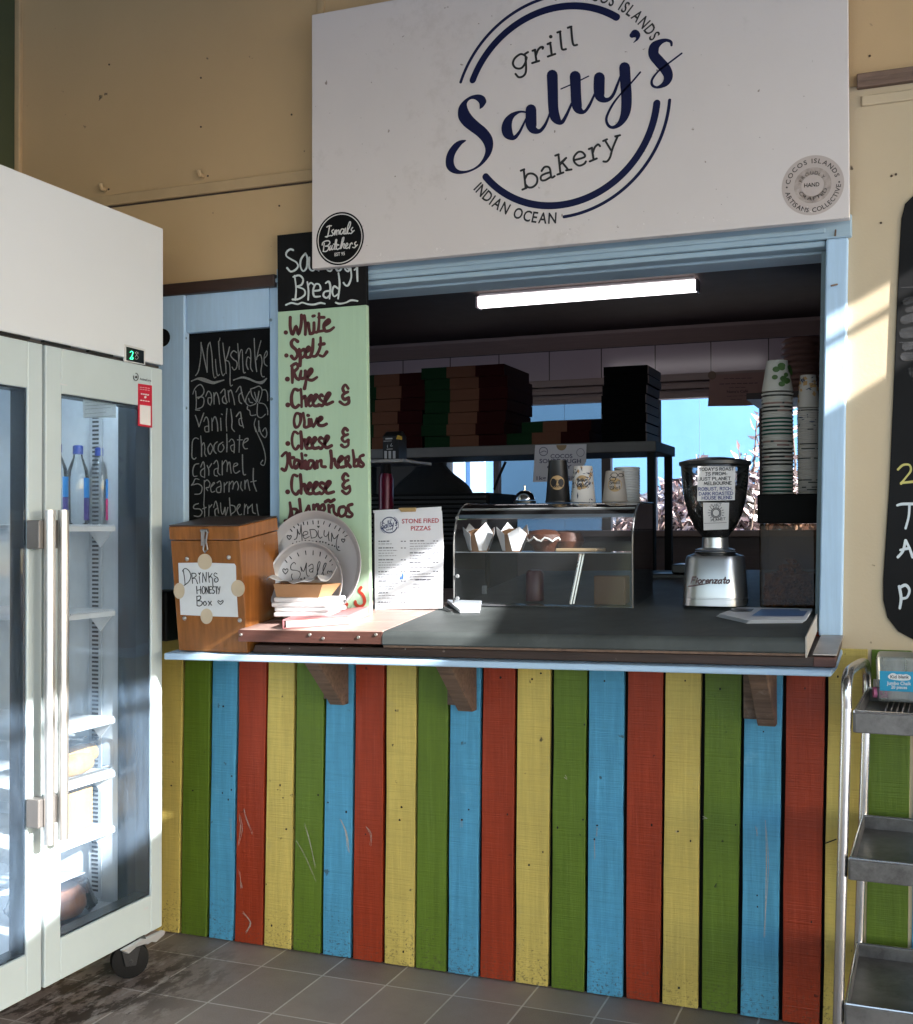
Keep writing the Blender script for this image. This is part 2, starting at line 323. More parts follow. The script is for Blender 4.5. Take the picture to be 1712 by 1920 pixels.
GREENW = mat('dark_green_paint', (0.055, 0.07, 0.035), 0.5, var=0.15, vs=4, bump=0.1)
BLACK = mat('black_void', (0.004, 0.004, 0.0045), 0.8, var=0.1, spec=.15)
STEEL = mat('stainless_steel', (0.66, 0.64, 0.63), 0.24, 0.95, var=0.06, vs=8, wear=0.08, wearcol=(0.40, 0.37, 0.35), ws=5)
SCREW = mat('screw_metal', (0.45, 0.43, 0.40), 0.35, 0.9, var=0.2)
CHALK = mat('chalk', (0.20, 0.20, 0.197), 0.9, var=0.4, vs=260)
# ------------------------------------------------------------------ floor
def floor_mat():
    m = bpy.data.materials.new('floor_tiles'); m.use_nodes = True; t = m.node_tree; N = t.nodes; L = t.links; p = N['Principled BSDF']
    tc = N.new('ShaderNodeTexCoord'); mp = N.new('ShaderNodeMapping'); mp.inputs['Location'].default_value = (1.949 + 0.196 * 40 + .0025, 0.14 + 0.275 * 40, 0)
    L.new(tc.outputs['Object'], mp.inputs[0])
    br = N.new('ShaderNodeTexBrick'); br.offset = 0; br.inputs['Scale'].default_value = 1; br.inputs['Brick Width'].default_value = 0.196; br.inputs['Row Height'].default_value = 0.275
    br.inputs['Mortar Size'].default_value = 0.003; br.inputs['Mortar Smooth'].default_value = 0.3; br.inputs['Bias'].default_value = 0
    br.inputs['Color1'].default_value = (0.33, 0.27, 0.238, 1); br.inputs['Color2'].default_value = (0.22, 0.178, 0.158, 1); br.inputs['Mortar'].default_value = (0.66, 0.62, 0.58, 1)
    L.new(mp.outputs[0], br.inputs[0])
    def noise(s, d=6, st=(1, 1, 1)):
        q = N.new('ShaderNodeMapping'); q.inputs['Scale'].default_value = st; L.new(tc.outputs['Object'], q.inputs[0])
        n = N.new('ShaderNodeTexNoise'); n.inputs['Scale'].default_value = s; n.inputs['Detail'].default_value = d; n.inputs['Roughness'].default_value = 0.68; L.new(q.outputs[0], n.inputs[0]); return n.outputs[0]
    def mix(f, a, b, mode='MIX'):
        x = N.new('ShaderNodeMix'); x.data_type = 'RGBA'; x.blend_type = mode
        if isinstance(f, float): x.inputs[0].default_value = f
        else: L.new(f, x.inputs[0])
        for i, v in ((6, a), (7, b)):
            if isinstance(v, tuple): x.inputs[i].default_value = (*v, 1)
            else: L.new(v, x.inputs[i])
        return x.outputs[2]
    def rg(f, a, b, lo=0.0, hi=1.0):
        r = N.new('ShaderNodeMapRange'); r.inputs[1].default_value = a; r.inputs[2].default_value = b; r.inputs[3].default_value = lo; r.inputs[4].default_value = hi; L.new(f, r.inputs[0]); return r.outputs[0]
    def math_(op, a, b):
        x = N.new('ShaderNodeMath'); x.operation = op
        for i, v in ((0, a), (1, b)):
            if isinstance(v, (int, float)): x.inputs[i].default_value = v
            else: L.new(v, x.inputs[i])
        return x.outputs[0]
    c = mix(rg(noise(4), 0.3, 0.7, 0, 0.35), br.outputs['Color'], (0.165, 0.138, 0.122))
    c = mix(rg(noise(260, 2), 0.35, 0.7, 0, 0.4), c, (0.36, 0.31, 0.28))
    # old spill of mud and scale along the cabinet's foot: a stain with its own shape
    sx = N.new('ShaderNodeSeparateXYZ'); L.new(tc.outputs['Object'], sx.inputs[0])
    near = math_('MULTIPLY', rg(sx.outputs[0], -1.74, -1.96, 0, 1), rg(sx.outputs[1], -0.02, -0.26, 0, 1))
    st = math_('MULTIPLY', near, rg(noise(17, 10, (1, 0.45, 1)), 0.47, 0.53)); c = mix(math_('MULTIPLY', st, 0.85), c, (0.035, 0.024, 0.018))
    st2 = math_('MULTIPLY', near, rg(noise(26, 10, (1, 0.4, 1)), 0.53, 0.60)); c = mix(math_('MULTIPLY', st2, 0.55), c, (0.50, 0.46, 0.43))
    L.new(c, p.inputs['Base Color']); L.new(rg(noise(7), 0.3, 0.7, 0.42, 0.7), p.inputs['Roughness'])
    b = N.new('ShaderNodeBump'); b.inputs['Strength'].default_value = 0.35; b.inputs['Distance'].default_value = 0.003
    L.new(math_('ADD', math_('MULTIPLY', br.outputs['Fac'], -1.0), math_('MULTIPLY', noise(220, 3), 0.35)), b.inputs['Height']); L.new(b.outputs[0], p.inputs['Normal'])
    return m
MB().box((-2.75, -5.6, -0.12), (1.5, 0.02, 0.0)).obj('floor', floor_mat(), kind='structure')
MB().add([(-300, -300, -0.13), (300, -300, -0.13), (300, 300, -0.13), (-300, 300, -0.13)], [(0, 1, 2, 3)]).obj('ground', mat('pale_sand', (0.31, 0.355, 0.41), 0.9, var=0.2, vs=0.6, bump=0.3, bs=20), kind='structure')
# ------------------------------------------------------------------ front wall of the shop (painted sheets round the serving window)
xL = Y(33, 150)[0]; OX0, OX1 = Y(600, 700)[0], Y(1566, 700)[0]; OZ0, OZ1 = 0.90, 2.01
CX0, CZ1 = Y(310, 700)[0], Y(310, 556)[2]
fw = thing('front_wall', (0, 0, 0), 'cream painted sheet wall with cover strips around and above the serving window', 'wall')
wall = MB()
zsp_ = Y(1655, 155).z
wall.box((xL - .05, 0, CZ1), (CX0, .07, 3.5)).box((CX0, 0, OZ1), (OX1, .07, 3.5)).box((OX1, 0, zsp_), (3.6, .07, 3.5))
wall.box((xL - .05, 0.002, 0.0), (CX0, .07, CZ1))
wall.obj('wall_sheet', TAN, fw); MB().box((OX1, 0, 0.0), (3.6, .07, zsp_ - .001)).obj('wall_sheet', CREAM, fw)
b = MB(); a0, a1 = Y(190, 381.5), Y(590, 328); b.box((xL + .02, -.012, a1.z - .018), (a1.x + .05, .001, a1.z + .016)); b.obj('cover_strip', CREAM2, fw, bevel=.003)
MB().box((xL + .02, -.004, a1.z - .0225), (a1.x + .05, .001, a1.z - .0182)).obj('seam_gap', mat('seam_dark', (0.05, 0.032, 0.02), .8, var=.5, vs=30), fw)
b = MB(); c0 = Y(602, 12); b.box((c0.x - .012, -.008, a1.z + .02), (c0.x + .012, .001, 3.5)); b.obj('cover_strip', CREAM2, fw, bevel=.003)
b = MB(); b.box((xL, -.016, a1.z + .02), (Y(42, 150)[0], .001, 3.5)); b.obj('corner_strip', CREAM2, fw, bevel=.003)
b = MB(); r0 = Y(1660, 186); b.box((-.12, -.009, r0.z - .012), (3.6, .001, r0.z + .014)); b.obj('cover_strip', CREAM, fw, bevel=.003)
b = MB(); t0, t1 = Y(305, 533, -.03), Y(519, 513, -.03); bb = Y(305, 555, -.03)
b.box((xL, -.03, bb.z), (Y(524, 520)[0], .001, (t0.z + t1.z) / 2)); b.obj('timber_rail', BROWN, fw, bevel=.003)
b = MB(); t0, t1 = Y(1655, 131, -.02), Y(1655, 158, -.02); b.box((-.13, -.02, t1.z), (3.6, .001, t0.z)); b.obj('timber_rail', RAWT, fw, bevel=.003)
bp = MB()
for q in ((390, 330), (204, 355), (547, 215), (377, 146), (205, 121), (377, 238), (524, 386), (1631, 105), (1672, 330), (1680, 327), (1652, 418)):
    p = Y(*q); bp.lathe([(.003, 0), (.003, -.002), (.001, -.003)], p, (0, 1, 0), 8)
bp.obj('nail_head', mat('old_nail', (0.09, 0.06, 0.04), 0.6, 0.4), fw)
hk = MB()
for q in ((198, 356), (381, 331)): p = Y(*q); hk.tube([p, p + Vector((0, -.02, 0)), p + Vector((0, -.026, .014))], .007, 8)
each(hk, 'wall_peg', CREAM2, fw, smooth=True)
# left return wall
lw = thing('side_wall', (xL, -1.5, 0), 'dark green wall behind the white fridge, at right angles to the cream wall', 'wall')
MB().box((xL - .12, -9, 0), (xL, -.001, 3.5)).obj('wall_sheet', GREENW, lw)
# ------------------------------------------------------------------ coloured planks under the window
PL = {'y': mat('yellow_plank', (0.64, 0.49, 0.13), 0.5, var=0.10, vs=5, stretch=(1, 1, .35), grain=0.20, gs=9, bump=0.45, bs=70, spots=0.16, sps=34, spotcol=(0.10, 0.075, 0.03), wear=0.3, wearcol=(0.47, 0.38, 0.15), ws=7, spec=.28, splash=.8),
      'g': mat('green_plank', (0.125, 0.20, 0.02), 0.42, var=0.16, vs=5, stretch=(1, 1, .35), grain=0.24, gs=9, bump=0.45, bs=70, spots=0.14, sps=34, spotcol=(0.02, 0.03, 0.012), wear=0.24, wearcol=(0.085, 0.13, 0.02), ws=7, spec=.28, splash=.7),
      'b': mat('blue_plank', (0.095, 0.37, 0.60), 0.45, var=0.12, vs=5, stretch=(1, 1, .35), grain=0.24, gs=9, bump=0.45, bs=70, spots=0.14, sps=34, spotcol=(0.05, 0.12, 0.17), wear=0.28, wearcol=(0.17, 0.43, 0.62), ws=7, spec=.28, splash=.8),
      'r': mat('red_plank', (0.35, 0.042, 0.013), 0.42, var=0.14, vs=5, stretch=(1, 1, .35), grain=0.26, gs=9, bump=0.45, bs=70, spots=0.13, sps=34, spotcol=(0.09, 0.012, 0.006), wear=0.22, wearcol=(0.25, 0.03, 0.012), ws=7, spec=.28, splash=.6)}
pw = thing('plank_wall', (-1.0, 0, 0), 'wall of upright planks painted yellow, green, blue and red below the counter', 'wall')
MB().box((xL, 0.016, 0), (2.2, .06, .99)).obj('backing_sheet', BLACK, pw)
tops = [346.2, 398.9, 448.9, 503.5, 556.8, 613.6, 667.6, 724.1, 784.7, 844.8, 905.6, 969.6, 1037.6, 1104.9, 1174.7, 1247, 1320.2, 1395.4, 1472.8, 1551.4, 1631, 1713.5]
bots = [338.1, 389.8, 438.9, 494.1, 548.7, 603.6, 660.2, 719.3, 777.8, 838.6, 899.1, 964.1, 1030.4, 1098.4, 1170.2, 1239.3, 1311.8, 1386.1, 1462.8, 1539.5, 1619, 1703]
def fl(x): return np.interp(x, [309, 658, 740, 900, 1240, 1385, 1712], [1748.5, 1797.6, 1815.7, 1834.6, 1883, 1900, 1942])
def tp(x): return 1238 + (x - 309) * 31 / 1234
xs = [(Y(a, tp(a))[0], Y(b, fl(b))[0]) for a, b in zip(tops, bots)]
xs = [(xs[0][0] - .1 * k, xs[0][1] - .1 * k) for k in (7, 6, 5, 4, 3, 2, 1)] + xs + [(xs[-1][0] + .107 * k, xs[-1][1] + .107 * k) for k in range(1, 12)]
seq = 'ygbr' * 12; seq = seq[2 + 0:]
# the plank that ends at px 346 is yellow
i0 = 7
cols = {}
for i in range(1, len(xs)):
    c = 'ygbr'[(i - i0) % 4]; rnd = random.Random(i); top_z = .985 if i < i0 + 20 else .945
    ga, gb = .0033 + rnd.random() * .002, .0033 + rnd.random() * .002; n = 7; yf = -.001 - rnd.random() * .003
    L_, R_ = [], []
    for k in range(n):
        f = k / (n - 1); z = f * top_z + .004; ja, jb = rnd.uniform(-.0014, .0014), rnd.uniform(-.0014, .0014)
        L_.append((xs[i - 1][1] + (xs[i - 1][0] - xs[i - 1][1]) * f + ga + ja, z)); R_.append((xs[i][1] + (xs[i][0] - xs[i][1]) * f - gb + jb, z))
    if R_[0][0] > 2.1 or L_[0][0] < xL + .01: continue
    loop = L_ + R_[::-1]
    MB().hexa([(x, .015, z) for x, z in loop], [(x, yf, z) for x, z in loop]).obj('plank', PL[c], pw, bevel=.0016)
# nail holes, scratches and chips on the planks
nh = MB(); sc = MB(); pl0 = planeY(-.0045)
z3, z4, z5 = zoom(280, 1180, 3.096), zoom(740, 1180, 2.91), zoom(1200, 1180, 2.595)
for z, L_ in ((z3, [(127, 907), (252, 936), (429, 447), (476, 932), (458, 989), (776, 978), (759, 905), (1037, 1005), (1143, 1060), (1465, 1033), (1453, 1108), (795, 1160), (1255, 1190), (710, 1720), (1474, 1870), (980, 962), (478, 852), (424, 950)]),
              (z4, [(37, 970), (27, 1040), (404, 984), (367, 1040), (615, 1010), (889, 1082), (1028, 1039), (1105, 1070), (1090, 1146), (1402, 1067), (809, 1215), (733, 1286), (798, 240), (750, 272), (1145, 282), (578, 263), (47, 1760), (1035, 520)]),
              (z5, [(57, 952), (185, 983), (246, 1030), (466, 952), (601, 498), (803, 287), (570, 1295), (834, 1424), (572, 1350), (390, 290), (190, 1745), (220, 250), (963, 230)])):
    for q in L_: x, y = z(*q); dot(nh, pl0, x, y, random.uniform(1.2, 2.1), .0006, random.uniform(1.4, 2.6))
x, y = z5(905, 1040); ribbon(nh, pl0, [(x, y, 2.4), (x + 19, y - 7, 2.4)], .001)
nh.obj('nail_hole', mat('hole_dark', (0.015, 0.012, 0.01), 0.8), pw)
for z, L_ in ((z3, [[(545, 1045, 3), (570, 1110, 4), (600, 1190, 3)], [(525, 1075, 3), (535, 1160, 7), (520, 1255, 2)], [(905, 1130, 2), (930, 1230, 6), (965, 1390, 2)], [(855, 1220, 3), (900, 1310, 4), (970, 1470, 2)], [(1110, 1100, 8), (1140, 1180, 16), (1155, 1290, 5)], [(470, 1100, 3), (475, 1220, 3)], [(1262, 1140, 3), (1285, 1190, 5), (1283, 1260, 2)], [(520, 1400, 2), (535, 1500, 6)], [(545, 1640, 3), (590, 1700, 14), (560, 1760, 3)]]),
              (z4, [[(930, 802, 8), (942, 818, 8)], [(1105, 1080, 5), (1103, 1130, 4)], [(1090, 1150, 5), (1090, 1250, 3)], [(365, 1035, 3), (363, 1085, 4)]]),
              (z5, [[(566, 955, 4), (570, 1000, 6)], [(610, 930, 5), (620, 1150, 10), (605, 1500, 6)], [(310, 915, 8), (325, 912, 8)], [(170, 983, 3), (186, 984, 4)]])):
    for st in L_:
        for k in range(3):
            pts = [(*z(q[0] + random.uniform(-6, 6), q[1] + random.uniform(-8, 8)), q[2] * .12) for q in st]; ribbon(sc, pl0, pts, .0006, 3, False)
sc.obj('scuff_mark', mat('scuff', (0.55, 0.50, 0.44), 0.9, var=0.3, vs=200, alpha=0.55), pw)
# ------------------------------------------------------------------ serving window frame and pale blue frame by the chalkboard
sw = thing('serving_window', (-.9, 0, 1.0), 'pale blue painted timber frame of the open serving window', 'window frame')
FH = Y(1543, 466).z
b = MB(); xa, xb = Y(523, 600)[0], Y(1549, 600, -.016)[0]
b.box((xa, -.016, FH + .02), (Y(1590, 420)[0] + .01, .002, 2.03)); b.box((xa, -.004, FH + .004), (xb, .05, FH + .0195)); b.box((xa, .0505, FH - .002), (xb, .16, FH + .03)); HEAD_SHADED = mat('shaded_pale_blue_paint', (0.34, 0.46, 0.55), 0.45, var=0.06, vs=7, grain=0.10, gs=16, gaxis=0, bump=0.2, bs=60, spots=0.06, sps=30, spotcol=(0.16, 0.17, 0.19))  # pale blue greyed here so the head's shade sits in the colour
b.obj('head_board', HEAD_SHADED, sw, bevel=.004)
b = MB(); b.box((xa, -.024, FH + .034), (xb, -.0165, FH + .047)); b.obj('head_bead', HEAD_SHADED, sw, bevel=.003)
jb = Y(1560, 1193, -.016).z
b = MB(); b.hexa([(Y(1534.5, 1190, -.016)[0], -.016, jb), (Y(1579.5, 1190, -.016)[0], -.016, jb), (Y(1579.5, 1190, -.016)[0], .12, jb), (Y(1534.5, 1190, -.016)[0], .12, jb)],
                 [(Y(1549, 480, -.016)[0], -.016, FH + .0195), (Y(1591, 480, -.016)[0], -.016, FH + .0195), (Y(1591, 480, -.016)[0], .12, FH + .0195), (Y(1549, 480, -.016)[0], .12, FH + .0195)])
b.obj('jamb', PALEBLUE, sw, bevel=.005, seg=3)
b = MB(); x0, x1 = Y(1531, 1190)[0], Y(1545, 480)[0]; b.hexa([(x0 - .008, .03, jb - .05), (x0 + .016, .03, jb - .05), (x0 + .016, .1, jb - .05), (x0 - .008, .1, jb - .05)], [(x1 - .008, .03, FH), (x1 + .016, .03, FH), (x1 + .016, .1, FH), (x1 - .008, .1, FH)])
b.obj('stop_bead', mat('grey_blue_paint', (0.16, 0.22, 0.25), 0.5), sw, bevel=.002)
b = MB(); x0 = Y(600, 700)[0]; b.box((x0, -.004, .96), (x0 + .07, .12, FH + .003)); b.obj('jamb', PALEBLUE, sw, bevel=.004)
b = MB()
for q, d in (((1566, 442), (.002, 0, .012)), ((1570, 533), (-.014, 0, -.005))): p = Y(*q, -.018); b.tube([p, p + Vector(d) + Vector((0, -.012, 0))], .0022, 6)
each(b, 'bent_nail', mat('rust_nail', (0.16, 0.10, 0.07), 0.6, 0.5), sw)
bf = thing('blue_wall_panel', (-2.0, 0, .95), 'pale blue boards framing the milkshake chalkboard beside the fridge', 'wall panel')
zl = .93
b = MB(); b.box((xL + .3, -.02, zl), (Y(345, 800, -.02)[0], .01, CZ1 - .002)); b.obj('stile', PALEBLUE, bf, bevel=.004)
c1 = Y(505, 800, -.008)[0]; r0, r1 = Y(352, 625, -.01), Y(505, 612, -.01)
b = MB(); b.box((Y(345.5, 800, -.02)[0], -.01, (r0.z + r1.z) / 2), (c1, .012, CZ1 - .002)); b.obj('rail', PALEBLUE, bf, bevel=.003)
b = MB(); b.box((c1 + .0015, -.008, zl), (Y(600, 700)[0] - .002, .012, CZ1 - .002)); b.obj('stile', PALEBLUE, bf, bevel=.003)
b = MB(); p = Y(309, 633, -.021); b.lathe([(.028, 0), (.028, -.002)], p + Vector((-.008, 0, 0)), (0, 1, 0), 20); b.obj('pipe_hole', BLACK, bf)
b = MB()
for q in ((508, 600), (509, 748), (348, 634), (349, 765)): p = Y(*q, -.0085); b.lathe([(.005, 0), (.004, -.003)], p, (0, 1, 0), 10)
each(b, 'screw', mat('painted_screw', (0.2, 0.27, 0.33), 0.5), bf)
# ------------------------------------------------------------------ chalkboard (milkshakes)
cb = thing('milkshake_chalkboard', (Y(430, 980)[0], .0, .98), 'black chalkboard listing milkshake flavours in chalk handwriting, behind the wooden box', 'chalkboard')
MB().box((Y(346, 800)[0], .0125, .95), (Y(507, 800)[0], .03, CZ1 - .03)).obj('board', mat('chalkboard_black', (0.004, 0.0045, 0.005), 0.85, var=0.5, vs=5, wear=0.12, wearcol=(0.007, 0.0075, 0.008), ws=4, spec=.15), cb)
ck = MB(); pc = planeY(.0125); za = zoom(340, 620, 9.511); zb = zoom(340, 800, 9.511)
def tr(mb, pl, z, wd, *strokes, off=.0008, sm=5):
    for s in strokes:
        v = [float(q) for q in s.replace(',', ' ').split()]; ribbon(mb, pl, [(*z(v[i], v[i + 1]), wd * random.uniform(.8, 1.15)) for i in range(0, len(v), 2)], off, sm)
cw = 1.9
tr(ck, pc, za, cw, '255,800 310,700 350,420 352,210', '352,225 400,450 460,740', '460,740 462,400 480,260 512,205', '512,205 545,420 560,680 585,835 620,825', '610,510 620,660 645,800 680,780', '665,190 680,450 710,700 740,800 770,770', '690,130 680,180',
   '740,220 760,400 790,600 798,765', '860,290 830,420 790,530', '790,530 850,560 870,700 868,900 880,985 910,970', '985,390 930,360 880,430 920,500 990,560 985,660 940,700 905,650', '1005,230 1020,450 1032,690', '1025,520 1050,370 1085,350 1095,560 1110,740 1140,745',
   '1150,400 1190,320 1230,340 1240,480 1235,650 1270,725', '1235,500 1180,470 1160,600 1190,690', '1300,140 1310,400 1330,620 1345,730', '1420,180 1380,330 1340,520', '1340,480 1410,430 1440,560 1420,720 1440,815 1480,820', '1475,500 1530,430 1520,360 1480,450 1480,580 1530,630')
for k in (0, 6, 12, 18): tr(ck, pc, za, cw, f'180,{905-k/2} 290,{848+k} 400,{850+k*3} 560,{910+k*2} 640,{905+k} 760,{880}', f'930,{885-k/2} 1080,{825+k} 1200,{850+k} 1330,{905+k} 1440,{905+k*2} 1520,{850+k/2}')
tr(ck, pc, za, cw, '205,1130 250,1020 340,960 400,1040 390,1130 300,1210', '255,1075 268,1250 262,1400', '275,1190 380,1185 405,1260 370,1360 250,1410 330,1420', '435,1170 480,1080 530,1130 540,1250 515,1330', '535,1200 480,1200 480,1290 520,1325', '580,1110 585,1310', '585,1180 620,1100 660,1180 680,1310',
   '700,1110 770,1040 785,1180 815,1280', '780,1150 735,1200 745,1280 800,1300', '835,1070 855,1270', '845,1100 885,1060 930,1200 950,1320', '975,1095 1050,990 1080,1120 1130,1270', '1085,1100 1030,1150 1035,1260 1075,1300',
   '1235,1040 1300,1020 1390,990 1440,1060 1420,1180 1380,1280', '1235,1040 1260,1160 1340,1280', '1220,1080 1160,1190 1150,1280 1220,1340 1330,1300', '1200,1210 1220,1270 1270,1285', '1180,1350 1180,1400 1220,1430 1240,1510 1330,1500', '1440,1060 1500,1055 1535,1120 1540,1250', '1390,1290 1480,1310 1535,1400 1540,1500', '1360,1300 1350,1460 1370,1530 1430,1550 1500,1490', '1305,1100 1350,1270', '1385,1080 1355,1260',
   '250,1510 290,1620 315,1712', '400,1470 340,1640 315,1712', '400,1620 440,1540 480,1600 490,1790', '480,1700 420,1720 430,1800 490,1800', '545,1560 550,1780', '555,1620 600,1530 640,1640 650,1790', '700,1560 710,1780', '715,1485 730,1495', '815,1390 800,1590 810,1790', '880,1400 905,1600 900,1730 950,1800', '980,1530 1050,1450 1075,1600 1110,1730', '1080,1560 1030,1580 1040,1680 1090,1700', '1325,1570 1300,1670 1330,1800', '1380,1610 1385,1800')
tr(ck, pc, zb, cw, '1310,0 1370,150 1440,300 1490,470 1500,600 1470,690 1415,660 1450,600', '1390,0 1420,120 1490,195 1525,130 1500,20 1450,80',
   '305,220 250,200 200,260 190,420 190,540 230,580 265,550', '345,165 360,350 360,530', '365,340 400,285 420,380 415,470 440,525', '520,300 475,380 490,470 520,485 560,380 520,300', '640,270 590,320 580,420 620,475', '740,275 670,330 660,420 710,450 760,380 740,320', '810,130 815,300 810,450', '850,270 900,220 945,290 940,465', '940,320 880,350 900,430 940,440', '1040,155 1035,300 1030,455', '1000,235 1090,235', '1100,300 1180,250 1185,210 1130,230 1100,320 1130,390 1180,390',
   '310,660 240,680 205,780 220,880 280,880', '345,720 390,625 415,720 415,910', '410,740 350,790 350,870 400,900', '460,690 490,770 490,865', '490,740 540,660', '580,660 630,600 660,700 650,810 690,860', '655,740 590,770 590,860 640,880', '730,610 730,860', '735,680 790,600 820,660 815,800', '820,690 860,630 880,760 890,830', '925,720 1000,680 990,650 940,670 930,770 970,830 1040,790', '1090,500 1095,740 1110,850 1145,855',
   '315,940 250,930 215,1000 180,1045', '200,1040 300,1020 370,1080 340,1190 240,1205', '410,960 410,1200 400,1390', '410,990 460,950 510,1010 490,1080 440,1090 470,1140', '525,1080 590,1010 570,1000 525,1080 540,1165 600,1150', '640,1000 690,970 710,1060 700,1170', '700,1060 630,1100 640,1170 700,1170', '765,1000 765,1170', '770,1050 820,990', '855,980 850,1160', '855,1040 910,970 930,1030 915,1110', '930,1040 985,975 1020,1060 1005,1130', '1070,985 1060,1080 1090,1140', '1135,960 1135,1110', '1140,1010 1180,945 1200,1050 1220,1135', '1285,745 1285,980 1340,1150', '1235,985 1335,965',
   '305,1370 230,1400 225,1460 330,1470 370,1530 320,1600 230,1590', '400,1390 415,1500 415,1640', '380,1465 440,1440', '495,1400 490,1600', '495,1450 545,1390', '575,1440 615,1325 650,1450 665,1540', '650,1450 600,1490 610,1590 650,1600', '700,1360 710,1500 740,1560 780,1440', '780,1440 790,1590 830,1440', '858,1270 870,1450 885,1590', '880,1400 950,1420 960,1500 890,1560', '1000,1480 1050,1400 1020,1390 990,1470 1030,1570 1075,1560', '1130,1380 1120,1570', '1130,1450 1160,1390', '1185,1420 1185,1550', '1190,1460 1250,1400', '1265,1380 1275,1520 1320,1550', '1345,1385 1360,1500 1380,1590')
ck.obj('lettering', CHALK, cb, fix=False)
# ------------------------------------------------------------------ shop sign
NAVY = mat('navy_vinyl', (0.006, 0.009, 0.045), 0.5, var=0.1, spec=.2)
INK = mat('black_ink', (0.012, 0.012, 0.014), 0.5, var=0.1)
ys = -.075; ps = planeY(ys); s0, s1 = Y(585, 506, ys), Y(1593, 406, ys)
sg = thing('shop_sign', ((s0.x + s1.x) / 2, ys, s0.z), 'big white board with navy round bakery logo above the serving window', 'sign')
zt = Y(588, 27, ys).z
MB().box((s0.x, ys, (s0.z + s1.z) / 2), (s1.x, ys + .028, zt)).obj('board', WHITE, sg, bevel=.002)
b = MB()
for x in (s0.x + .12, (s0.x + s1.x) / 2, s1.x - .1): b.box((x - .02, ys + .0285, s0.z + .1), (x + .02, -.001, zt - .03))
each(b, 'batten', BROWN, sg)
pw_, ph_ = [], []
fn = lambda u, v, o: Vector((u, ys - o, v))
def circ(pts):
    A = []; B = []
    for q in pts: p = Y(*q, ys); A.append((2 * p.x, 2 * p.z, 1)); B.append(p.x ** 2 + p.z ** 2)
    a, b_, c = np.linalg.lstsq(np.array(A), np.array(B), rcond=None)[0]; return a, b_, math.sqrt(c + a * a + b_ * b_)
cx, cz, R1 = circ([(892, 154), (1090.6, 8), (1161.8, 32), (906, 332.5), (1023, 387), (1222, 237), (1227, 190.5)])
def rad(q): p = Y(*q, ys); return math.hypot(p.x - cx, p.z - cz)
def ang(q): p = Y(*q, ys); return math.degrees(math.atan2(p.z - cz, p.x - cx))
R2 = np.mean([rad(q) for q in ((867, 157), (1255, 185), (1057, 410), (1007, 0))])
def arc(mb, r, a0, a1, wd, off):
    n = 60; A = [math.radians(a0 + (a1 - a0) * k / n) for k in range(n + 1)]
    vs = [fn(cx + (r + wd / 2) * math.cos(a), cz + (r + wd / 2) * math.sin(a), off) for a in A] + [fn(cx + (r - wd / 2) * math.cos(a), cz + (r - wd / 2) * math.sin(a), off) for a in A]
    mb.add(vs, [(i, i + 1, n + 2 + i, n + 1 + i) for i in range(n)])
    for a, d in ((A[0], -1), (A[-1], 1)):
        d = d * (1 if a1 > a0 else -1); c = Vector((cx + r * math.cos(a), cz + r * math.sin(a))); e = Vector((math.cos(a), math.sin(a))); t = Vector((-e.y, e.x)) * d
        q = [c + e * (wd / 2 * math.cos(math.pi * k / 8)) + t * (wd / 2 * math.sin(math.pi * k / 8)) for k in range(9)]; mb.add([fn(p.x, p.y, off + 4e-6) for p in q], [tuple(range(9))])
lg = MB(); o1 = .0009
w1 = .019; w2 = .0085
arc(lg, R1, ang((893, 152)), ang((1158, 30)), w1, o1)
a_r, a_l = ang((1226, 194)), ang((908, 334))
arc(lg, R1, a_r, a_l - 360 if a_l > 0 else a_l, w1, o1)
aL, aR = ang((868, 155)), ang((1060, 0)) ; arc(lg, R2, aL, aR + 4, w2, o1)
arc(lg, R2, ang((1255, 188)), ang((1058, 410)), w2, o1)
# script word
q1, q2, q3_, q4_ = zoom(820, 140, 7.133), zoom(1020, 40, 6.114), zoom(860, 0, 4.076), zoom(870, 220, 4.176)
fill(lg, ps, [q1(*q) for q in [(566, 462), (610, 435), (650, 380), (655, 345), (630, 295), (580, 268), (520, 266), (440, 288), (350, 350), (290, 430), (275, 520), (290, 600), (350, 680), (430, 745), (520, 810), (590, 880), (630, 950), (642, 1020), (620, 1100), (570, 1180), (500, 1240), (420, 1275), (340, 1285), (270, 1265), (230, 1210), (220, 1140), (238, 1065), (275, 1000), (330, 930), (388, 878), (310, 876), (230, 918), (160, 1000), (120, 1090), (111, 1180), (128, 1250), (180, 1302), (260, 1328), (360, 1322), (470, 1287), (580, 1222), (670, 1130), (725, 1040), (748, 940), (738, 850), (700, 778), (640, 708), (560, 643), (480, 568), (430, 500), (400, 430), (398, 380), (430, 338), (480, 325), (530, 348), (562, 390)]], .00085)
def vs_(z, s, pts, sm=6): ribbon(lg, ps, [(*z(x, y), wd / s) for x, y, wd in pts], .0009, sm)
vs_(q1, 7.133, [(1200, 505, 24), (1110, 495, 30), (1010, 540, 66), (948, 620, 112), (928, 720, 142), (955, 800, 130), (1025, 842, 62), (1090, 780, 40), (1140, 690, 30), (1185, 590, 22)])
vs_(q1, 7.133, [(1253, 466, 142), (1254, 560, 145), (1255, 660, 148), (1285, 735, 108), (1365, 755, 56), (1430, 690, 42), (1475, 600, 32), (1505, 510, 24)])
vs_(q2, 6.114, [(95, 617, 126), (101, 800, 120), (108, 1000, 115), (135, 1110, 110), (200, 1158, 52), (255, 1080, 36), (318, 940, 26)])
vs_(q2, 6.114, [(358, 630, 126), (365, 800, 120), (374, 945, 120), (400, 1015, 92), (462, 1036, 40), (522, 960, 34), (582, 830, 24)])
vs_(q2, 6.114, [(195, 775, 15), (352, 706, 15), (512, 628, 15)])
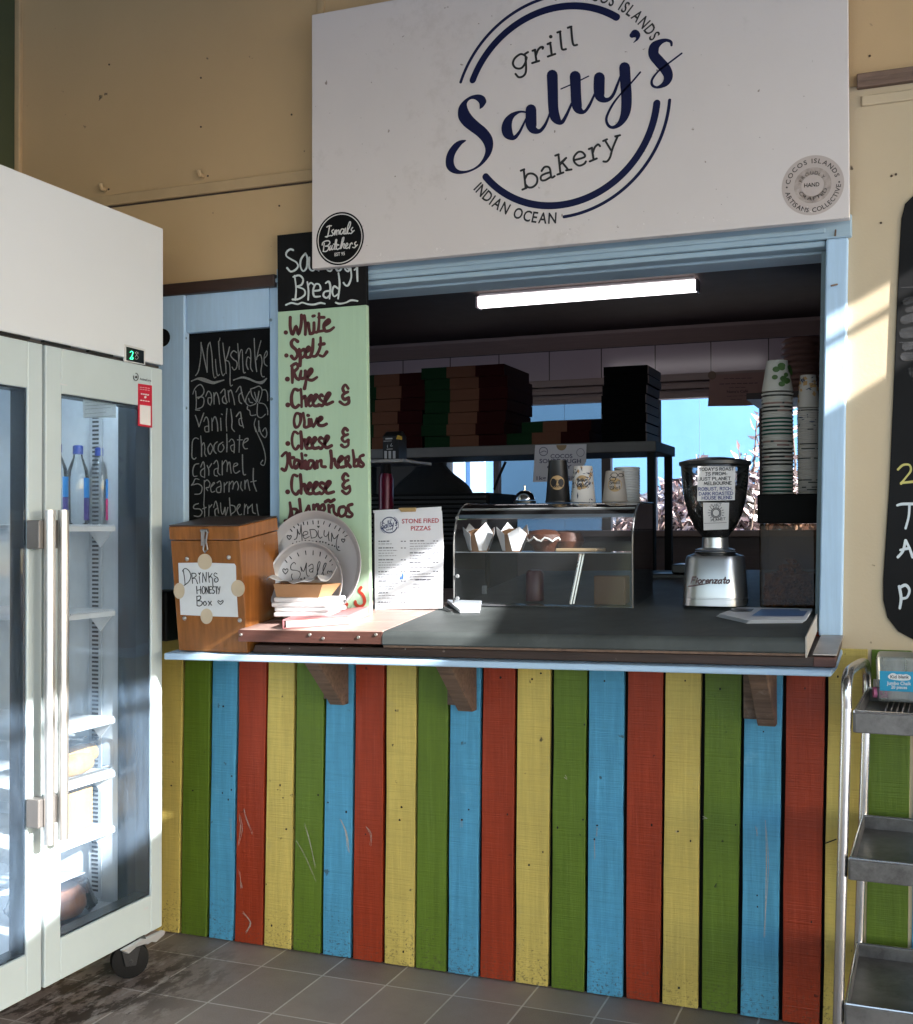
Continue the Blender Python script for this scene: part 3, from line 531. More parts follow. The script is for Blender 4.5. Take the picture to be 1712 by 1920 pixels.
vs_(q2, 6.114, [(635, 645, 126), (632, 770, 126), (642, 860, 112), (690, 900, 66), (750, 890, 42), (800, 830, 36), (840, 730, 30), (876, 630, 22)])
vs_(q2, 6.114, [(925, 530, 126), (935, 700, 124), (946, 860, 122), (942, 1000, 116), (915, 1100, 92), (862, 1180, 58), (790, 1216, 36), (738, 1192, 34), (715, 1130, 30), (732, 1060, 28), (790, 950, 26), (880, 832, 20), (1000, 705, 20), (1105, 582, 20)])
vs_(q2, 6.114, [(1010, 160, 60), (1045, 140, 92), (1075, 160, 62), (1066, 205, 28), (1028, 243, 8)])
vs_(q2, 6.114, [(1462, 275, 26), (1455, 235, 34), (1400, 216, 38), (1330, 238, 66), (1268, 292, 112), (1258, 380, 120), (1320, 460, 125), (1392, 545, 126), (1424, 630, 108), (1392, 710, 72), (1305, 756, 30), (1245, 735, 32), (1236, 680, 28), (1270, 620, 24), (1330, 555, 20), (1440, 472, 20), (1580, 366, 20)])
lg.obj('logo', NAVY, sg, fix=False)
lt = MB()
hh = .029; arctext(lt, fn, 'INDIAN OCEAN', (cx, cz), R2 + hh * .5, ang((889, 354)), ang((1043, 417)), hh, inside=True)
da = abs(ang((889, 354)) - ang((1043, 417))); ae = ang((1242, 63)); arctext(lt, fn, 'COCOS ISLANDS', (cx, cz), R2 - hh * .5, ae + da * 1.09, ae, hh)
def sl_(z, sc, wd, *ss):
    for s in ss:
        v = [float(q) for q in s.replace(',', ' ').split()]; ribbon(lt, ps, [(*z(v[i], v[i + 1]), wd / sc) for i in range(0, len(v), 2)], .0009, 6)
W = 17
sl_(q3_, 4.076, W, '520,440 500,420 470,415 430,445 415,485 435,518 475,522 505,490 520,440', '508,412 530,398', '512,430 515,540 495,580 460,590 435,565', '565,388 585,380', '583,382 595,470', '562,482 615,465', '590,425 605,385 625,362 645,360 642,372', '680,337 703,326', '700,328 712,422', '682,432 738,412', '755,248 778,240', '775,242 785,350 795,378 820,375', '835,212 862,203', '860,205 870,315 882,345 905,342')
dot(lt, ps, *q3_(704, 280), 3.4)
sl_(q4_, 4.176, W, '445,418 472,407', '468,408 482,545', '458,566 490,552', '478,480 500,445 540,442 572,470 570,515 540,545 505,548 482,525', '608,420 630,390 660,388 675,410 685,470 710,460', '678,430 640,440 605,460 605,490 635,492 682,465', '715,300 742,290', '740,292 755,435', '732,448 778,432', '752,370 790,330', '800,318 762,352', '775,360 812,405', '800,415 842,408', '862,335 945,310 930,275 895,272 862,310 865,350 900,378 940,365 955,345', '978,248 1003,238', '1002,240 1015,330', '985,345 1040,322', '1008,280 1025,235 1050,212 1065,225', '1090,185 1120,172', '1105,180 1150,255', '1185,150 1222,140', '1205,145 1165,240 1145,310 1120,345 1092,345')
lt.obj('lettering', INK, sg, fix=False)
# round stickers on the sign
def disc(mb, c, r, off, ry=1.0): mb.add([fn(c[0] + r * math.cos(k * math.pi / 32), c[1] + r * math.sin(k * math.pi / 32), off) for k in range(64)], [tuple(range(64))])
def ringm(mb, c, r0, r1, off):
    n = 64; mb.add([fn(c[0] + r * math.cos(2 * math.pi * k / n), c[1] + r * math.sin(2 * math.pi * k / n), off) for r in (r0, r1) for k in range(n)], [(k, (k + 1) % n, n + (k + 1) % n, n + k) for k in range(n)])
zc_ = zoom(580, 390, 14.267); c_ = Y(*zc_(820, 820), ys); er = (Y(*zc_(1455, 770), ys) - Y(*zc_(180, 870), ys)).length / 2
m_ = MB(); disc(m_, (c_.x, c_.z), er, .0006); em = m_.obj('butcher_emblem', mat('gloss_black', (0.003, 0.003, 0.0035), 0.5, spec=.15), sg, fix=False); em['label'] = 'round black butcher sticker with white script'
m_ = MB(); ringm(m_, (c_.x, c_.z), er * .90, er * .937, .0009)
for s in ('430,770 535,745', '440,765 490,755 540,490 530,480', '470,510 520,480 590,475', '560,735 600,740 640,700 600,620 650,575', '660,690 690,600', '680,720 720,590', '690,620 730,590 735,715', '745,620 790,590 795,700', '920,570 870,560 830,620 830,690 870,690 930,590', '930,560 915,680 955,690', '970,540 955,660 990,690', '1000,680 1030,500 1080,370 1105,400 1080,500 1030,600 1030,680 1060,680', '1070,670 1120,680 1150,630 1120,580 1160,520', '1120,680 1200,600',
          '345,990 360,930 430,885 520,880 550,930 500,1000 430,1020', '400,940 385,1060 375,1150', '430,1020 510,1030 510,1100 450,1160 370,1160', '560,1010 540,1090 550,1130 600,1050 615,1000', '610,1010 600,1110 640,1100', '660,1090 690,950 710,850 735,860 700,1000 670,1100 720,1090', '650,965 740,965', '790,990 745,990 720,1060 750,1110 800,1080', '820,1090 860,950 890,810 925,790 910,880 860,1000 850,1080', '860,1060 900,970 940,960 920,1060 960,1070', '970,1040 1030,980 1010,940 970,1000 990,1080 1050,1050', '1070,1080 1095,960', '1090,990 1130,930 1150,960', '1160,1050 1210,1060 1240,1010 1210,950 1250,905', '1210,1060 1285,985'):
    v = [float(q) for q in s.replace(',', ' ').split()]; ribbon(m_, ps, [(*zc_(v[i], v[i + 1]), 2.1) for i in range(0, len(v), 2)], .0009, 5)
typ(m_, ps, 'EST 95', zc_(675, 1288), zc_(950, 1258), 6.2, .0009)
m_.obj('emblem_writing', mat('print_white', (0.62, 0.60, 0.58), 0.5), em, fix=False)
ze = zoom(1440, 270, 9.953); c_ = Y(*ze(835, 770), ys); er = (Y(*ze(1420, 690), ys) - Y(*ze(255, 850), ys)).length / 2; cc = (c_.x, c_.z)
m_ = MB(); disc(m_, cc, er, .0005); em2 = m_.obj('artisan_emblem', mat('sun_faded_sticker', (0.47, 0.40, 0.37), 0.6, var=0.06), sg, fix=False); em2['label'] = 'faded round sticker of the island artisans'
m_ = MB(); ringm(m_, cc, er * .36, er * .60, .0008); m_.obj('emblem_ring', mat('faded_ring', (0.37, 0.31, 0.28), 0.7, var=0.3, vs=60), em2, fix=False)
m_ = MB(); h_ = er * .15
arctext(m_, fn, 'COCOS ISLANDS', cc, er * .74, 172, 14, h_); arctext(m_, fn, 'ARTISANS COLLECTIVE', cc, er * .90, 190, 356, h_, inside=True)
arctext(m_, fn, 'PROUDLY', cc, er * .36, 160, 28, h_ * .8); arctext(m_, fn, 'CRAFTED', cc, er * .50, 205, 340, h_ * .8, inside=True)
typ(m_, ps, 'HAND', ze(675, 810), ze(960, 785), 7.5, .0009); dot(m_, ps, *ze(352, 810), 1.8); dot(m_, ps, *ze(1330, 707), 1.8)
m_.obj('emblem_writing', mat('brown_print', (0.055, 0.045, 0.042), 0.6), em2, fix=False)
# flakes of lifting paint along the foot of the board
m_ = MB(); rn = random.Random(3)
for (u0, u1, yy) in ((700, 745, 487), (810, 835, 470), (900, 935, 462), (1030, 1085, 440), (1190, 1290, 428), (1300, 1370, 416), (1500, 1540, 398)):
    for k in range(16):
        x = rn.uniform(u0, u1); y = yy - (x - u0) * .1 + rn.uniform(-9, 5); r = rn.uniform(1, 4); p = Y(x, y, ys)
        m_.add([p + Vector((rn.uniform(-1, 1) * r * .0014, -rn.uniform(.0003, .0022), rn.uniform(-1, 1) * r * .0014)) for _ in range(3)], [(0, 1, 2)])
m_.obj('paint_flake', mat('flake_white', (0.74, 0.69, 0.67), 0.6), sg, fix=False)
# ------------------------------------------------------------------ ledge and counter
CS, CT = .0152, .09
def cz_(x, y): return 1.0 + CS * (x + .237) + CT * (y + .31)
def ctr(px, py): return P(px, py, (-.237, -.31, 1.0), (-CS, -CT, 1))
lp = planeN((0, 0, 0), (0, -1, 0))
lg0, lg1 = Y(318, 1225, -.295), Y(1559, 1257, -.295); lb0, lb1 = Y(318, 1237.5, -.295), Y(1559, 1269.5, -.295)
sl = thing('window_ledge', ((lg0.x + lg1.x) / 2, -.15, .93), 'long pale blue painted ledge board running above the coloured planks', 'ledge')
dz = Vector((0, .294, .02)); xr = Y(1580, 1243)[0]
def seg_(a, f): return a
MB().hexa([lb0 + Vector((-.02, 0, 0)), lb1, Vector((xr, -.2, lb1.z + .008)), Vector((xr, -.001, lb1.z + .02)), lb0 + dz + Vector((-.02, -.001, 0))],
          [lg0 + Vector((-.02, 0, 0)), lg1, Vector((xr, -.2, lg1.z + .008)), Vector((xr, -.001, lg1.z + .02)), lg0 + dz + Vector((-.02, -.001, 0))]).obj('ledge_board', PALEBLUE_H, sl, bevel=.004)
ct = thing('serving_counter', (-.95, -.1, .95), 'sloping serving counter of brown timber and dark laminate on timber brackets', 'counter')
ra, rb = Y(478, 1209, -.27), Y(1567, 1232, -.27); rc, rd = Y(474, 1223.5, -.27), Y(1566, 1252, -.27)
up = Vector((0, .268, .0241))
MB().hexa([rc, rd, rd + up, rc + up], [ra, rb, rb + up, ra + up]).obj('under_rail', BROWN, ct, bevel=.002)
e0 = Y(1517, 1233, -.272); 
MB().hexa([rd + Vector((-.048, -.0025, .0)), rd + Vector((.001, -.0025, 0)), rd + Vector((.001, .03, 0.002)), rd + Vector((-.048, .03, 0.002))],
          [rb + Vector((-.048, -.0025, -.001)), rb + Vector((.001, -.0025, -.001)), rb + Vector((.001, .03, .0005)), rb + Vector((-.048, .03, .0005))]).obj('end_block', mat('reddish_timber', (0.12, 0.052, 0.042), 0.6, var=0.25, grain=0.3, gaxis=0, bump=0.3), ct, bevel=.002)
q = [rb + Vector((-.05, .028, .005)), rb + Vector((.003, .028, .005)), rb + Vector((.003, .264, .0245)), rb + Vector((-.05, .264, .0245))]
q[0] = rb + Vector((-.05, -.002, .0025)); q[1] = rb + Vector((.003, -.002, .0025))
MB().hexa(q, [p + Vector((0, 0, .004)) for p in q]).obj('metal_flashing', mat('dull_metal_sheet', (0.42, 0.37, 0.34), 0.45, 0.6, var=0.2, vs=12, bump=0.2, bs=25), ct, bevel=.001)
LAM = mat('dark_laminate', (0.062, 0.070, 0.070), 0.5, spec=.25, var=0.25, vs=9, bump=0.06, bs=260, wear=0.3, wearcol=(0.085, 0.094, 0.094), ws=6, spots=.05, sps=120, spotcol=(.16, .16, .15))
lx0, lx1 = -1.292, -.238; yb = .95; th = 1.0 - Y(1510, 1226, -.31).z
def lipprof(y0, thk):  # bullnose in the y-z plane, z relative to the top surface line
    pr = [(yb, 0)]
    for k in range(7):
        a = math.radians(15 * k); pr.append((y0 + .014 - .014 * math.sin(a), .014 * math.cos(a) - .014))
    return pr + [(y0, -thk + .004), (y0 + .004, -thk), (yb, -thk)]
pr = lipprof(-.312, th)
def P3(x, y, dz): return Vector((x, y, cz_(x, y) + dz))
m_ = MB(); m_.hexa([P3(lx0, y, z) for y, z in pr], [P3(lx1, y, z) for y, z in pr]); m_.obj('laminate_top', LAM, ct, smooth=True)
m_ = MB(); m_.hexa([P3(lx0, -.306, -th - .0005), P3(lx1, -.306, -th - .0005), P3(lx1, .1, -th - .0005), P3(lx0, .1, -th - .0005)], [P3(lx0, -.306, -th - .006), P3(lx1, -.306, -th - .006), P3(lx1, .1, -th - .006), P3(lx0, .1, -th - .006)]).obj('laminate_edge', mat('chipped_edge', (0.16, 0.10, 0.07), 0.7, var=0.4, vs=40), ct)
m_ = MB(); m_.hexa([P3(lx1 + .001, -.313, .004), P3(lx1 + .004, -.313, .004), P3(lx1 + .004, .0, .006), P3(lx1 + .001, .0, .006)], [P3(lx1 + .001, -.313, -th - .008), P3(lx1 + .004, -.313, -th - .008), P3(lx1 + .004, .0, -th + .0), P3(lx1 + .001, .0, -th + .0)]).obj('edge_strip', mat('cream_strip', (0.45, 0.42, 0.38), 0.5), ct)
REDT = mat('red_brown_timber', (0.115, 0.045, 0.035), 0.35, var=0.3, vs=7, grain=0.45, gaxis=0, bump=0.25, wear=0.15, wearcol=(0.2, 0.11, 0.09), ws=8)
xl = ctr(447, 1180).x; t2 = cz_(-1.5, -.305) - Y(600, 1205.5, -.305).z
m_ = MB(); xm = lx0 - .0015
for y0, y1 in ((-.305, -.16), (-.1585, .0), (.0015, .5)):
    x_ = xl if y1 <= 0 else OX0 - .13
    m_.hexa([P3(x_, y0, 0), P3(xm, y0, 0), P3(xm, y1, 0), P3(x_, y1, 0)], [P3(x_, y0, -t2), P3(xm, y0, -t2), P3(xm, y1, -t2), P3(x_, y1, -t2)])
m_.obj('timber_top', mat('worn_timber_top', (0.40, 0.27, 0.235), 0.4, var=0.25, vs=6, stretch=(.3, 1, 1), grain=0.3, gaxis=0, bump=0.2, wear=0.35, wearcol=(0.54, 0.46, 0.40), ws=7), ct, bevel=.003)
m_ = MB(); m_.hexa([P3(xl, -.3105, -.0015), P3(xm, -.3105, -.0015), P3(xm, -.3055, -.0015), P3(xl, -.3055, -.0015)], [P3(xl, -.3105, -t2), P3(xm, -.3105, -t2), P3(xm, -.3055, -t2), P3(xl, -.3055, -t2)]); m_.obj('timber_front', REDT, ct, bevel=.001)
m_ = MB()
for q in ((452, 1190), (581, 1190), (606, 1197), (705, 1190), (672, 1195)): p = Y(*q, -.311); m_.lathe([(.0045, 0), (.0035, -.0025)], p, (0, 1, 0), 12)
for q in ((543, 1216), (640, 1215), (760, 1217)): p = Y(*q, -.271); m_.lathe([(.002, 0), (.0015, -.001)], p, (0, 1, 0), 8)
each(m_, 'screw_head', SCREW, ct)
for xr_, ybot, pl_, pr_ in ((656, 1319, 612, 1316), (896, 1331, 843, 1326), (1458, 1358, 1396, 1357)):
    p = Y(xr_, ybot, 0.0); zb_ = p.z; zt_ = .935; x1 = p.x; x0 = x1 - .045
    prf = [(-.006, zt_), (-.245, zt_), (-.245, zt_ - .012), (-.04, zb_), (-.006, zb_)]
    bk = MB().hexa([(x0, y, z) for y, z in prf], [(x1, y, z) for y, z in prf]).obj('bracket', RAWT, ct, bevel=.003)
    xp = Y(pl_, pr_)[0]; MB().box((xp, -.0175, zb_ + .012), (x0 - .001, -.0055, zt_)).obj('back_plate', RAWT, bk, bevel=.002)
# ------------------------------------------------------------------ bread list board
yb_ = -.04; pb = planeY(yb_)
bl, br_, tl = Y(525, 1157, yb_), Y(694.5, 1147, yb_), Y(519.5, 441, yb_)
bs = thing('bread_sign', ((bl.x + br_.x) / 2, yb_, br_.z), 'tall painted board listing sourdough breads in dark red brush lettering on pale green', 'sign')
zbt = min(bl.z, br_.z); xr1, xr0 = Y(686, 520, yb_).x, Y(694, 1140, yb_).x; zsp = (Y(522, 585, yb_).z + Y(686, 571, yb_).z) / 2
def bx(z, l): 
    f = (z - zbt) / (tl.z - zbt); return (bl.x + (tl.x - bl.x) * f) if l else (xr0 + (xr1 - xr0) * (z - zbt) / (Y(686, 520, yb_).z - zbt))
for nm, z0, z1, m0 in (('header_panel', zsp + .0004, tl.z, mat('black_board_paint', (0.004, 0.004, 0.0045), 0.7, var=0.3, spec=.2)), ('list_panel', zbt, zsp, mat('pale_green_paint', (0.40, 0.56, 0.40), 0.5, var=0.05, vs=4, grain=0.05, bump=0.2, wear=0.1, wearcol=(0.44, 0.46, 0.27), ws=5))):
    MB().hexa([(bx(z0, 1), yb_, z0), (bx(z0, 0), yb_, z0), (bx(z0, 0), yb_ + .018, z0), (bx(z0, 1), yb_ + .018, z0)], [(bx(z1, 1), yb_, z1), (bx(z1, 0), yb_, z1), (bx(z1, 0), yb_ + .018, z1), (bx(z1, 1), yb_ + .018, z1)]).obj(nm, m0, bs, bevel=.0015)
m_ = MB(); zz = zoom(510, 420, 6.857)
tr(m_, pb, zz, 3.4, '272,335 235,325 190,360 185,410 240,450 310,490 335,540 300,590 240,610 195,565', '430,375 375,450 365,540 400,605 445,560 455,440 430,375', '480,430 480,560 520,600 560,560 560,440', '600,430 600,600', '610,480 650,430', '720,600 680,540 700,470 750,460 790,520 760,600 720,600', '840,600 800,530 830,450 880,460 910,520 880,590 840,600', '930,470 940,580 990,600 1010,470', '1010,560 1020,680 985,780 950,790 920,755', '1010,590 960,560', '1090,300 1095,600 1100,735', '1060,590 1095,560',
   '290,665 310,830 300,975', '275,680 350,660 400,710 380,780 310,805', '310,805 410,840 420,910 340,965 265,970', '455,745 470,860 465,975', '465,790 500,755 535,780', '535,860 620,845 610,780 560,775 530,850 545,930 620,930', '690,760 730,740 750,800 745,900 740,960', '745,860 680,870 660,920 700,950 740,920', '855,630 870,780 850,960', '850,830 800,800 775,870 800,930 850,900', '180,1040 250,1015 330,1030 390,1010 460,1030 540,1035 620,1015 680,1025', '820,1010 870,1025 950,1010 1020,980 1100,990')
m_.obj('white_lettering', mat('white_chalk_paint', (0.56, 0.60, 0.59), 0.7, var=0.15, vs=120), bs, fix=False)
m_ = MB(); zz2 = zoom(510, 680, 6.4); ww = 6.2
tr(m_, pb, zz, ww, '235,1200 235,1330 265,1420 310,1310 340,1420 375,1290 378,1170', '415,1180 430,1300 428,1420', '428,1310 465,1270 475,1340 490,1410', '490,1410 535,1390 540,1270', '540,1390 590,1380 605,1260 605,1150', '605,1380 680,1370', '600,1200 670,1200', '680,1310 740,1260 725,1225 670,1290 680,1370 740,1370 795,1330', '525,1185 545,1180',
   '330,1510 285,1480 250,1520 260,1570 310,1620 330,1680 290,1740 250,1700', '350,1610 365,1700 360,1820', '360,1650 410,1610 430,1670 390,1720 360,1710', '430,1650 485,1620 470,1580 430,1640 440,1710 490,1710', '490,1710 520,1620 530,1480', '520,1700 570,1690 620,1580 625,1460', '615,1690 660,1700 705,1645', '610,1550 670,1540')
for x, y in ((178, 1395), (185, 1690)): dot(m_, pb, *zz(x, y), 4.2)
tr(m_, pb, zz2, ww, '240,40 245,130 245,240', '235,40 290,10 310,60 260,110', '260,110 290,180 320,200', '350,100 340,180 390,180 400,110', '400,100 410,200 390,310', '420,180 480,110 470,75 430,120 425,190 480,210 540,175',
   '310,330 265,320 235,400 240,500 280,540 320,510', '345,320 355,430 355,530', '360,440 395,400 405,470 410,520', '440,470 485,410 465,390 430,450 450,520 480,510', '500,470 545,400 520,385 490,450 505,515 560,515', '610,400 590,385 570,430 620,480 600,515 560,500', '640,470 700,380 675,365 640,430 650,500 730,470', '915,310 880,265 850,310 875,360 910,350', '875,365 845,400 870,440 920,420', '920,420 920,480 870,505 815,470',
   '340,620 290,610 265,690 280,770 320,760 345,690 340,620', '375,605 390,700 390,770 440,760 445,680', '445,760 475,750', '470,680 495,770 540,670', '540,720 600,670 580,655 550,690 560,745 610,755 655,735', '430,632 440,634',
   '310,850 265,830 240,910 250,1000 285,1040 320,1000', '345,830 355,930 355,1030', '360,950 395,920 400,990 420,1030', '420,990 460,925 445,900 415,960 430,1025 480,1020', '490,980 530,920 510,895 480,960 500,1025 560,1020', '605,910 580,900 565,940 610,990 590,1030 560,1015', '625,985 680,900 655,885 630,950 650,1020 715,995', '905,810 875,785 850,830 875,870 910,860', '870,875 840,910 870,950 915,930', '915,930 915,990 870,1015 835,990',
   '120,1120 160,1080 180,1090 185,1200 160,1290 120,1275', '210,1090 215,1190 240,1260 270,1240', '200,1140 260,1140', '330,1180 280,1170 265,1240 290,1265 340,1190 345,1260 380,1260', '355,1090 370,1200 390,1270', '400,1180 410,1270 440,1265', '490,1180 445,1180 435,1250 460,1270 510,1190 510,1265 540,1255', '540,1180 545,1260', '545,1200 590,1170 595,1240 640,1250', '400,1110 410,1112', '705,1060 715,1160 710,1260', '715,1190 750,1150 760,1220 790,1260', '800,1200 850,1150 830,1125 795,1180 810,1250 860,1250', '880,1140 890,1240', '880,1150 920,1120 920,1180 895,1190 940,1250', '970,1050 985,1160 985,1240', '990,1190 1030,1160 1035,1230 990,1245', '1095,1110 1055,1130 1060,1180 1100,1220 1080,1250 1045,1235',
   '300,1360 255,1350 235,1440 245,1540 290,1580 325,1540', '340,1345 350,1460 350,1570', '355,1490 390,1455 400,1520 420,1570', '430,1530 470,1465 450,1440 420,1500 440,1570 490,1565', '500,1520 545,1450 520,1435 490,1500 510,1570 570,1565', '620,1450 590,1440 575,1480 625,1530 600,1575 570,1560', '640,1520 700,1440 670,1425 640,1490 660,1565 740,1550', '915,1360 880,1330 850,1380 875,1420 915,1410', '880,1425 850,1470 880,1510 930,1480', '930,1480 935,1540 890,1575 845,1540',
   '215,1680 225,1780 200,1880 160,1900', '290,1760 240,1760 240,1830 270,1850 310,1770 315,1850 350,1840', '330,1640 345,1780 360,1850', '440,1720 400,1800 410,1850', '440,1720 460,1790 480,1830', '500,1710 505,1830', '505,1740 550,1700 560,1790', '580,1790 630,1760 615,1700 575,1750 590,1830', '680,1710 690,1830', '690,1740 735,1710 745,1790 780,1830', '640,1670 680,1650 700,1670 745,1645', '862,1728 812,1742 800,1808 832,1846 880,1815 888,1755 862,1728', '960,1700 915,1720 925,1780 965,1820 940,1850 900,1845')
for x, y in ((185, 197), (190, 507), (190, 970), (188, 1550)): dot(m_, pb, *zz2(x, y), 4.8)
m_.obj('dark_red_lettering', mat('dark_red_paint', (0.062, 0.006, 0.008), 0.5, var=0.15), bs, fix=False)
m_ = MB(); zp = zoom(495, 960, 8.351)
tr(m_, pb, zp, 5.6, '1520,1180 1490,1240 1540,1290 1575,1380 1560,1450 1500,1480 1440,1450 1430,1400', '1300,1440 1275,1500', '1240,1490 1200,1510', '1100,1380 1060,1500')
m_.obj('bright_red_lettering', mat('bright_red_paint', (0.42, 0.045, 0.025), 0.5), bs, fix=False)
# ------------------------------------------------------------------ honesty box
BL, BR = Y(335, 1221, -.27), Y(465, 1224, -.27); BL.z = BR.z = (BL.z + BR.z) / 2
TR = X(448, 984, BR.x); uz = (TR - BR); uz.x = 0; hbox = uz.length; uz.normalize(); vy = Vector((0, uz.z, -uz.y)); wx = BR.x - BL.x; dep = .205
hb = thing('honesty_box', (BL + BR) / 2, 'varnished wooden box with a hasp and a taped paper note, leaning forward on the ledge', 'box')
WOODV = mat('varnished_wood', (0.31, 0.115, 0.028), 0.25, var=0.25, vs=5, stretch=(1, 1, .3), grain=0.38, gs=8, bump=0.06, spots=0.01, sps=22, spotcol=(0.04, 0.015, 0.006))
def hbp(a, b_, c): return BL + Vector((1, 0, 0)) * (a * wx) + vy * b_ + uz * c
def hbox_(c0, c1, m, nm, parent, bev=.003, grow=0):
    g = grow; return MB().hexa([hbp(-g / wx, -g, c0), hbp(1 + g / wx, -g, c0), hbp(1 + g / wx, dep + g, c0), hbp(-g / wx, dep + g, c0)], [hbp(-g / wx, -g, c1), hbp(1 + g / wx, -g, c1), hbp(1 + g / wx, dep + g, c1), hbp(-g / wx, dep + g, c1)]).obj(nm, m, parent, bevel=bev)
seam = hbox - (Y(450, 1013, BR.y) - Y(450, 984, BR.y)).length
hbox_(0, seam - .001, WOODV, 'body', hb); ld = hbox_(seam + .001, hbox - .004, WOODV, 'lid', hb, grow=.0015); hbox_(hbox - .0035, hbox, mat('dark_lid_top', (0.05, 0.03, 0.025), 0.35), 'lid_top', ld, grow=.001)
pf = planeN(BL, vy * -1); HZ = zoom(320, 1020, 10.7)
m_ = MB()
z2 = zoom(300, 800, 4.175)
for a_, b__ in (((330, 815), (330, 930)), ((345, 812), (340, 900)), ((362, 812), (378, 830))): m_.tube([pf(*z2(*a_), .006), pf(*z2(*b__), .006)], .0035, 8)
m_.tube([pf(*z2(320, 815), .004), pf(*z2(375, 812), .004)], .004, 8); m_.tube([pf(*z2(372, 825), .007), pf(*z2(360, 900), .008), pf(*z2(372, 960), .007), pf(*z2(350, 985), .006), pf(*z2(338, 960), .006), pf(*z2(352, 880), .007)], .0025, 8)
m_.obj('hasp', mat('hasp_metal', (0.30, 0.29, 0.28), 0.4, 0.9, var=0.3), hb, smooth=True)
m_ = MB()
for q in ((330, 300), (1170, 268), (280, 1490), (1390, 1530)): p = pf(*HZ(*q), 0); m_.lathe([(.0062, 0), (.0058, .002), (.003, .0042), (0.0005, .005)], p, vy * -1, 14)
each(m_, 'dome_screw', SCREW, hb, smooth=True)
PAPER = mat('white_paper', (0.64, 0.66, 0.71), 0.8, var=0.04, vs=10, bump=0.08, bs=20)
m_ = MB(); pts = [(155, 380), (640, 372), (1280, 395), (1310, 440), (1320, 900), (1355, 1465), (800, 1450), (200, 1420), (175, 900)]
m_.prism([pf(*HZ(*q), .0012) for q in pts], vy * -.0006); nt_ = m_.obj('note', mat('note_paper', (0.60, 0.62, 0.64), 0.8, var=0.06, vs=14, bump=0.15, bs=18), hb)
TAPE = mat('cream_tape', (0.56, 0.46, 0.33), 0.5, var=0.08, alpha=0.92)
for (x, y, rx, ry) in ((685, 355, 145, 160), (170, 940, 112, 160), (1350, 890, 138, 168), (720, 1450, 122, 155)):
    m_ = MB(); m_.add([pf(*HZ(x + rx * math.cos(k * math.pi / 20), y + ry * math.sin(k * math.pi / 20)), .0022 + .0012 * max(0, math.sin(k * math.pi / 10))) for k in range(40)], [tuple(range(40))]); m_.obj('tape_disc', TAPE, nt_, fix=False)
m_ = MB(); ww = 1.7
tr(m_, pf, HZ, ww, '250,520 275,660 290,820', '235,545 290,490 370,540 405,650 360,760 270,830', '425,600 440,790', '425,590 490,590 510,640 440,690', '440,690 500,700 540,795', '575,650 585,785', '640,770 645,580', '645,580 710,760', '710,760 715,570', '755,570 775,770', '830,590 780,670', '780,650 830,680 845,800 850,850', '930,600 890,580 870,630 940,680 950,740 900,765 875,710 905,690', '560,580 580,600 600,570', '580,600 580,620',
   '520,850 530,1000', '600,850 605,995', '525,930 605,915', '650,850 630,920 650,1000 690,960 680,870 650,850', '710,1000 705,860', '705,860 755,990', '755,990 755,850', '775,860 780,990', '775,860 820,855', '778,920 815,915', '780,990 825,985', '870,860 840,870 850,920 885,950 860,990 840,985', '885,860 940,855', '915,860 925,1000', '940,860 965,920', '990,855 965,1000', '525,1050 530,1230', '525,1055 590,1045 600,1100 535,1140', '535,1140 620,1150 630,1210 580,1245 530,1235', '690,1150 655,1180 680,1235 720,1200 690,1150', '755,1150 825,1230', '815,1150 760,1230', '1000,1215 950,1170 960,1135 1000,1160 1040,1130 1050,1165 1000,1215', off=.0022)
m_.obj('handwriting', INK, nt_, fix=False)
m_ = MB(); q = [(320, 1110), (334, 1110), (338, 1222), (310, 1222)]
m_.box((Y(306, 1110, -.03).x, -.12, .915), (Y(330, 1110, -.03).x + .03, -.025, Y(320, 1108, -.1).z)); tag(m_.obj('speaker_box', mat('black_case', (0.008, 0.008, 0.008), 0.5), bevel=.006), 'black box tucked on the ledge between the fridge and the wooden box', 'box')
# ------------------------------------------------------------------ roofs that shade the shop front (out of the picture, but they cast its light)
ROOFM = mat('roof_lining', (0.07, 0.06, 0.05), 0.8, var=0.1)
vr = thing('verandah_roof', (0, -2, 2.9), 'verandah roof over the shop front', 'roof')
MB().hexa([(-3.4, -9, 3.4), (1.9, -9, 2.88), (1.9, .3, 2.88), (-3.4, .3, 3.4)], [(-3.4, -9, 3.52), (1.9, -9, 3.0), (1.9, .3, 3.0), (-3.4, .3, 3.52)]).obj('roof_sheet', ROOFM, vr)
cr = thing('added_sun_block_roof', (6, -2, 2.7), 'unseen lower flat roof added beside the verandah to cut off the sun', 'roof')  # flat roof added out of view, its edge set to bound the sunlit band
ex = lambda y: 2.102 - .41 * (y + .67)
MB().hexa([(ex(-9), -9, 2.70), (6.2, -9, 2.70), (6.2, 1, 2.70), (ex(1), 1, 2.70)], [(ex(-9), -9, 2.754), (6.2, -9, 2.754), (6.2, 1, 2.754), (ex(1), 1, 2.754)]).obj('roof_sheet', ROOFM, cr)
b = MB()
for x, y in ((4.3, -8.8), (6.0, -8.8), (6.0, .8), (6.0, -4)): b.box((x - .05, y - .05, -.13), (x + .05, y + .05, 2.70))
each(b, 'post', CREAM2, cr)
b = MB().tube([(1.92, -5, 2.825), (1.92, 1, 2.825)], .012, 8); tag(b.obj('conduit', SCREW, vr))
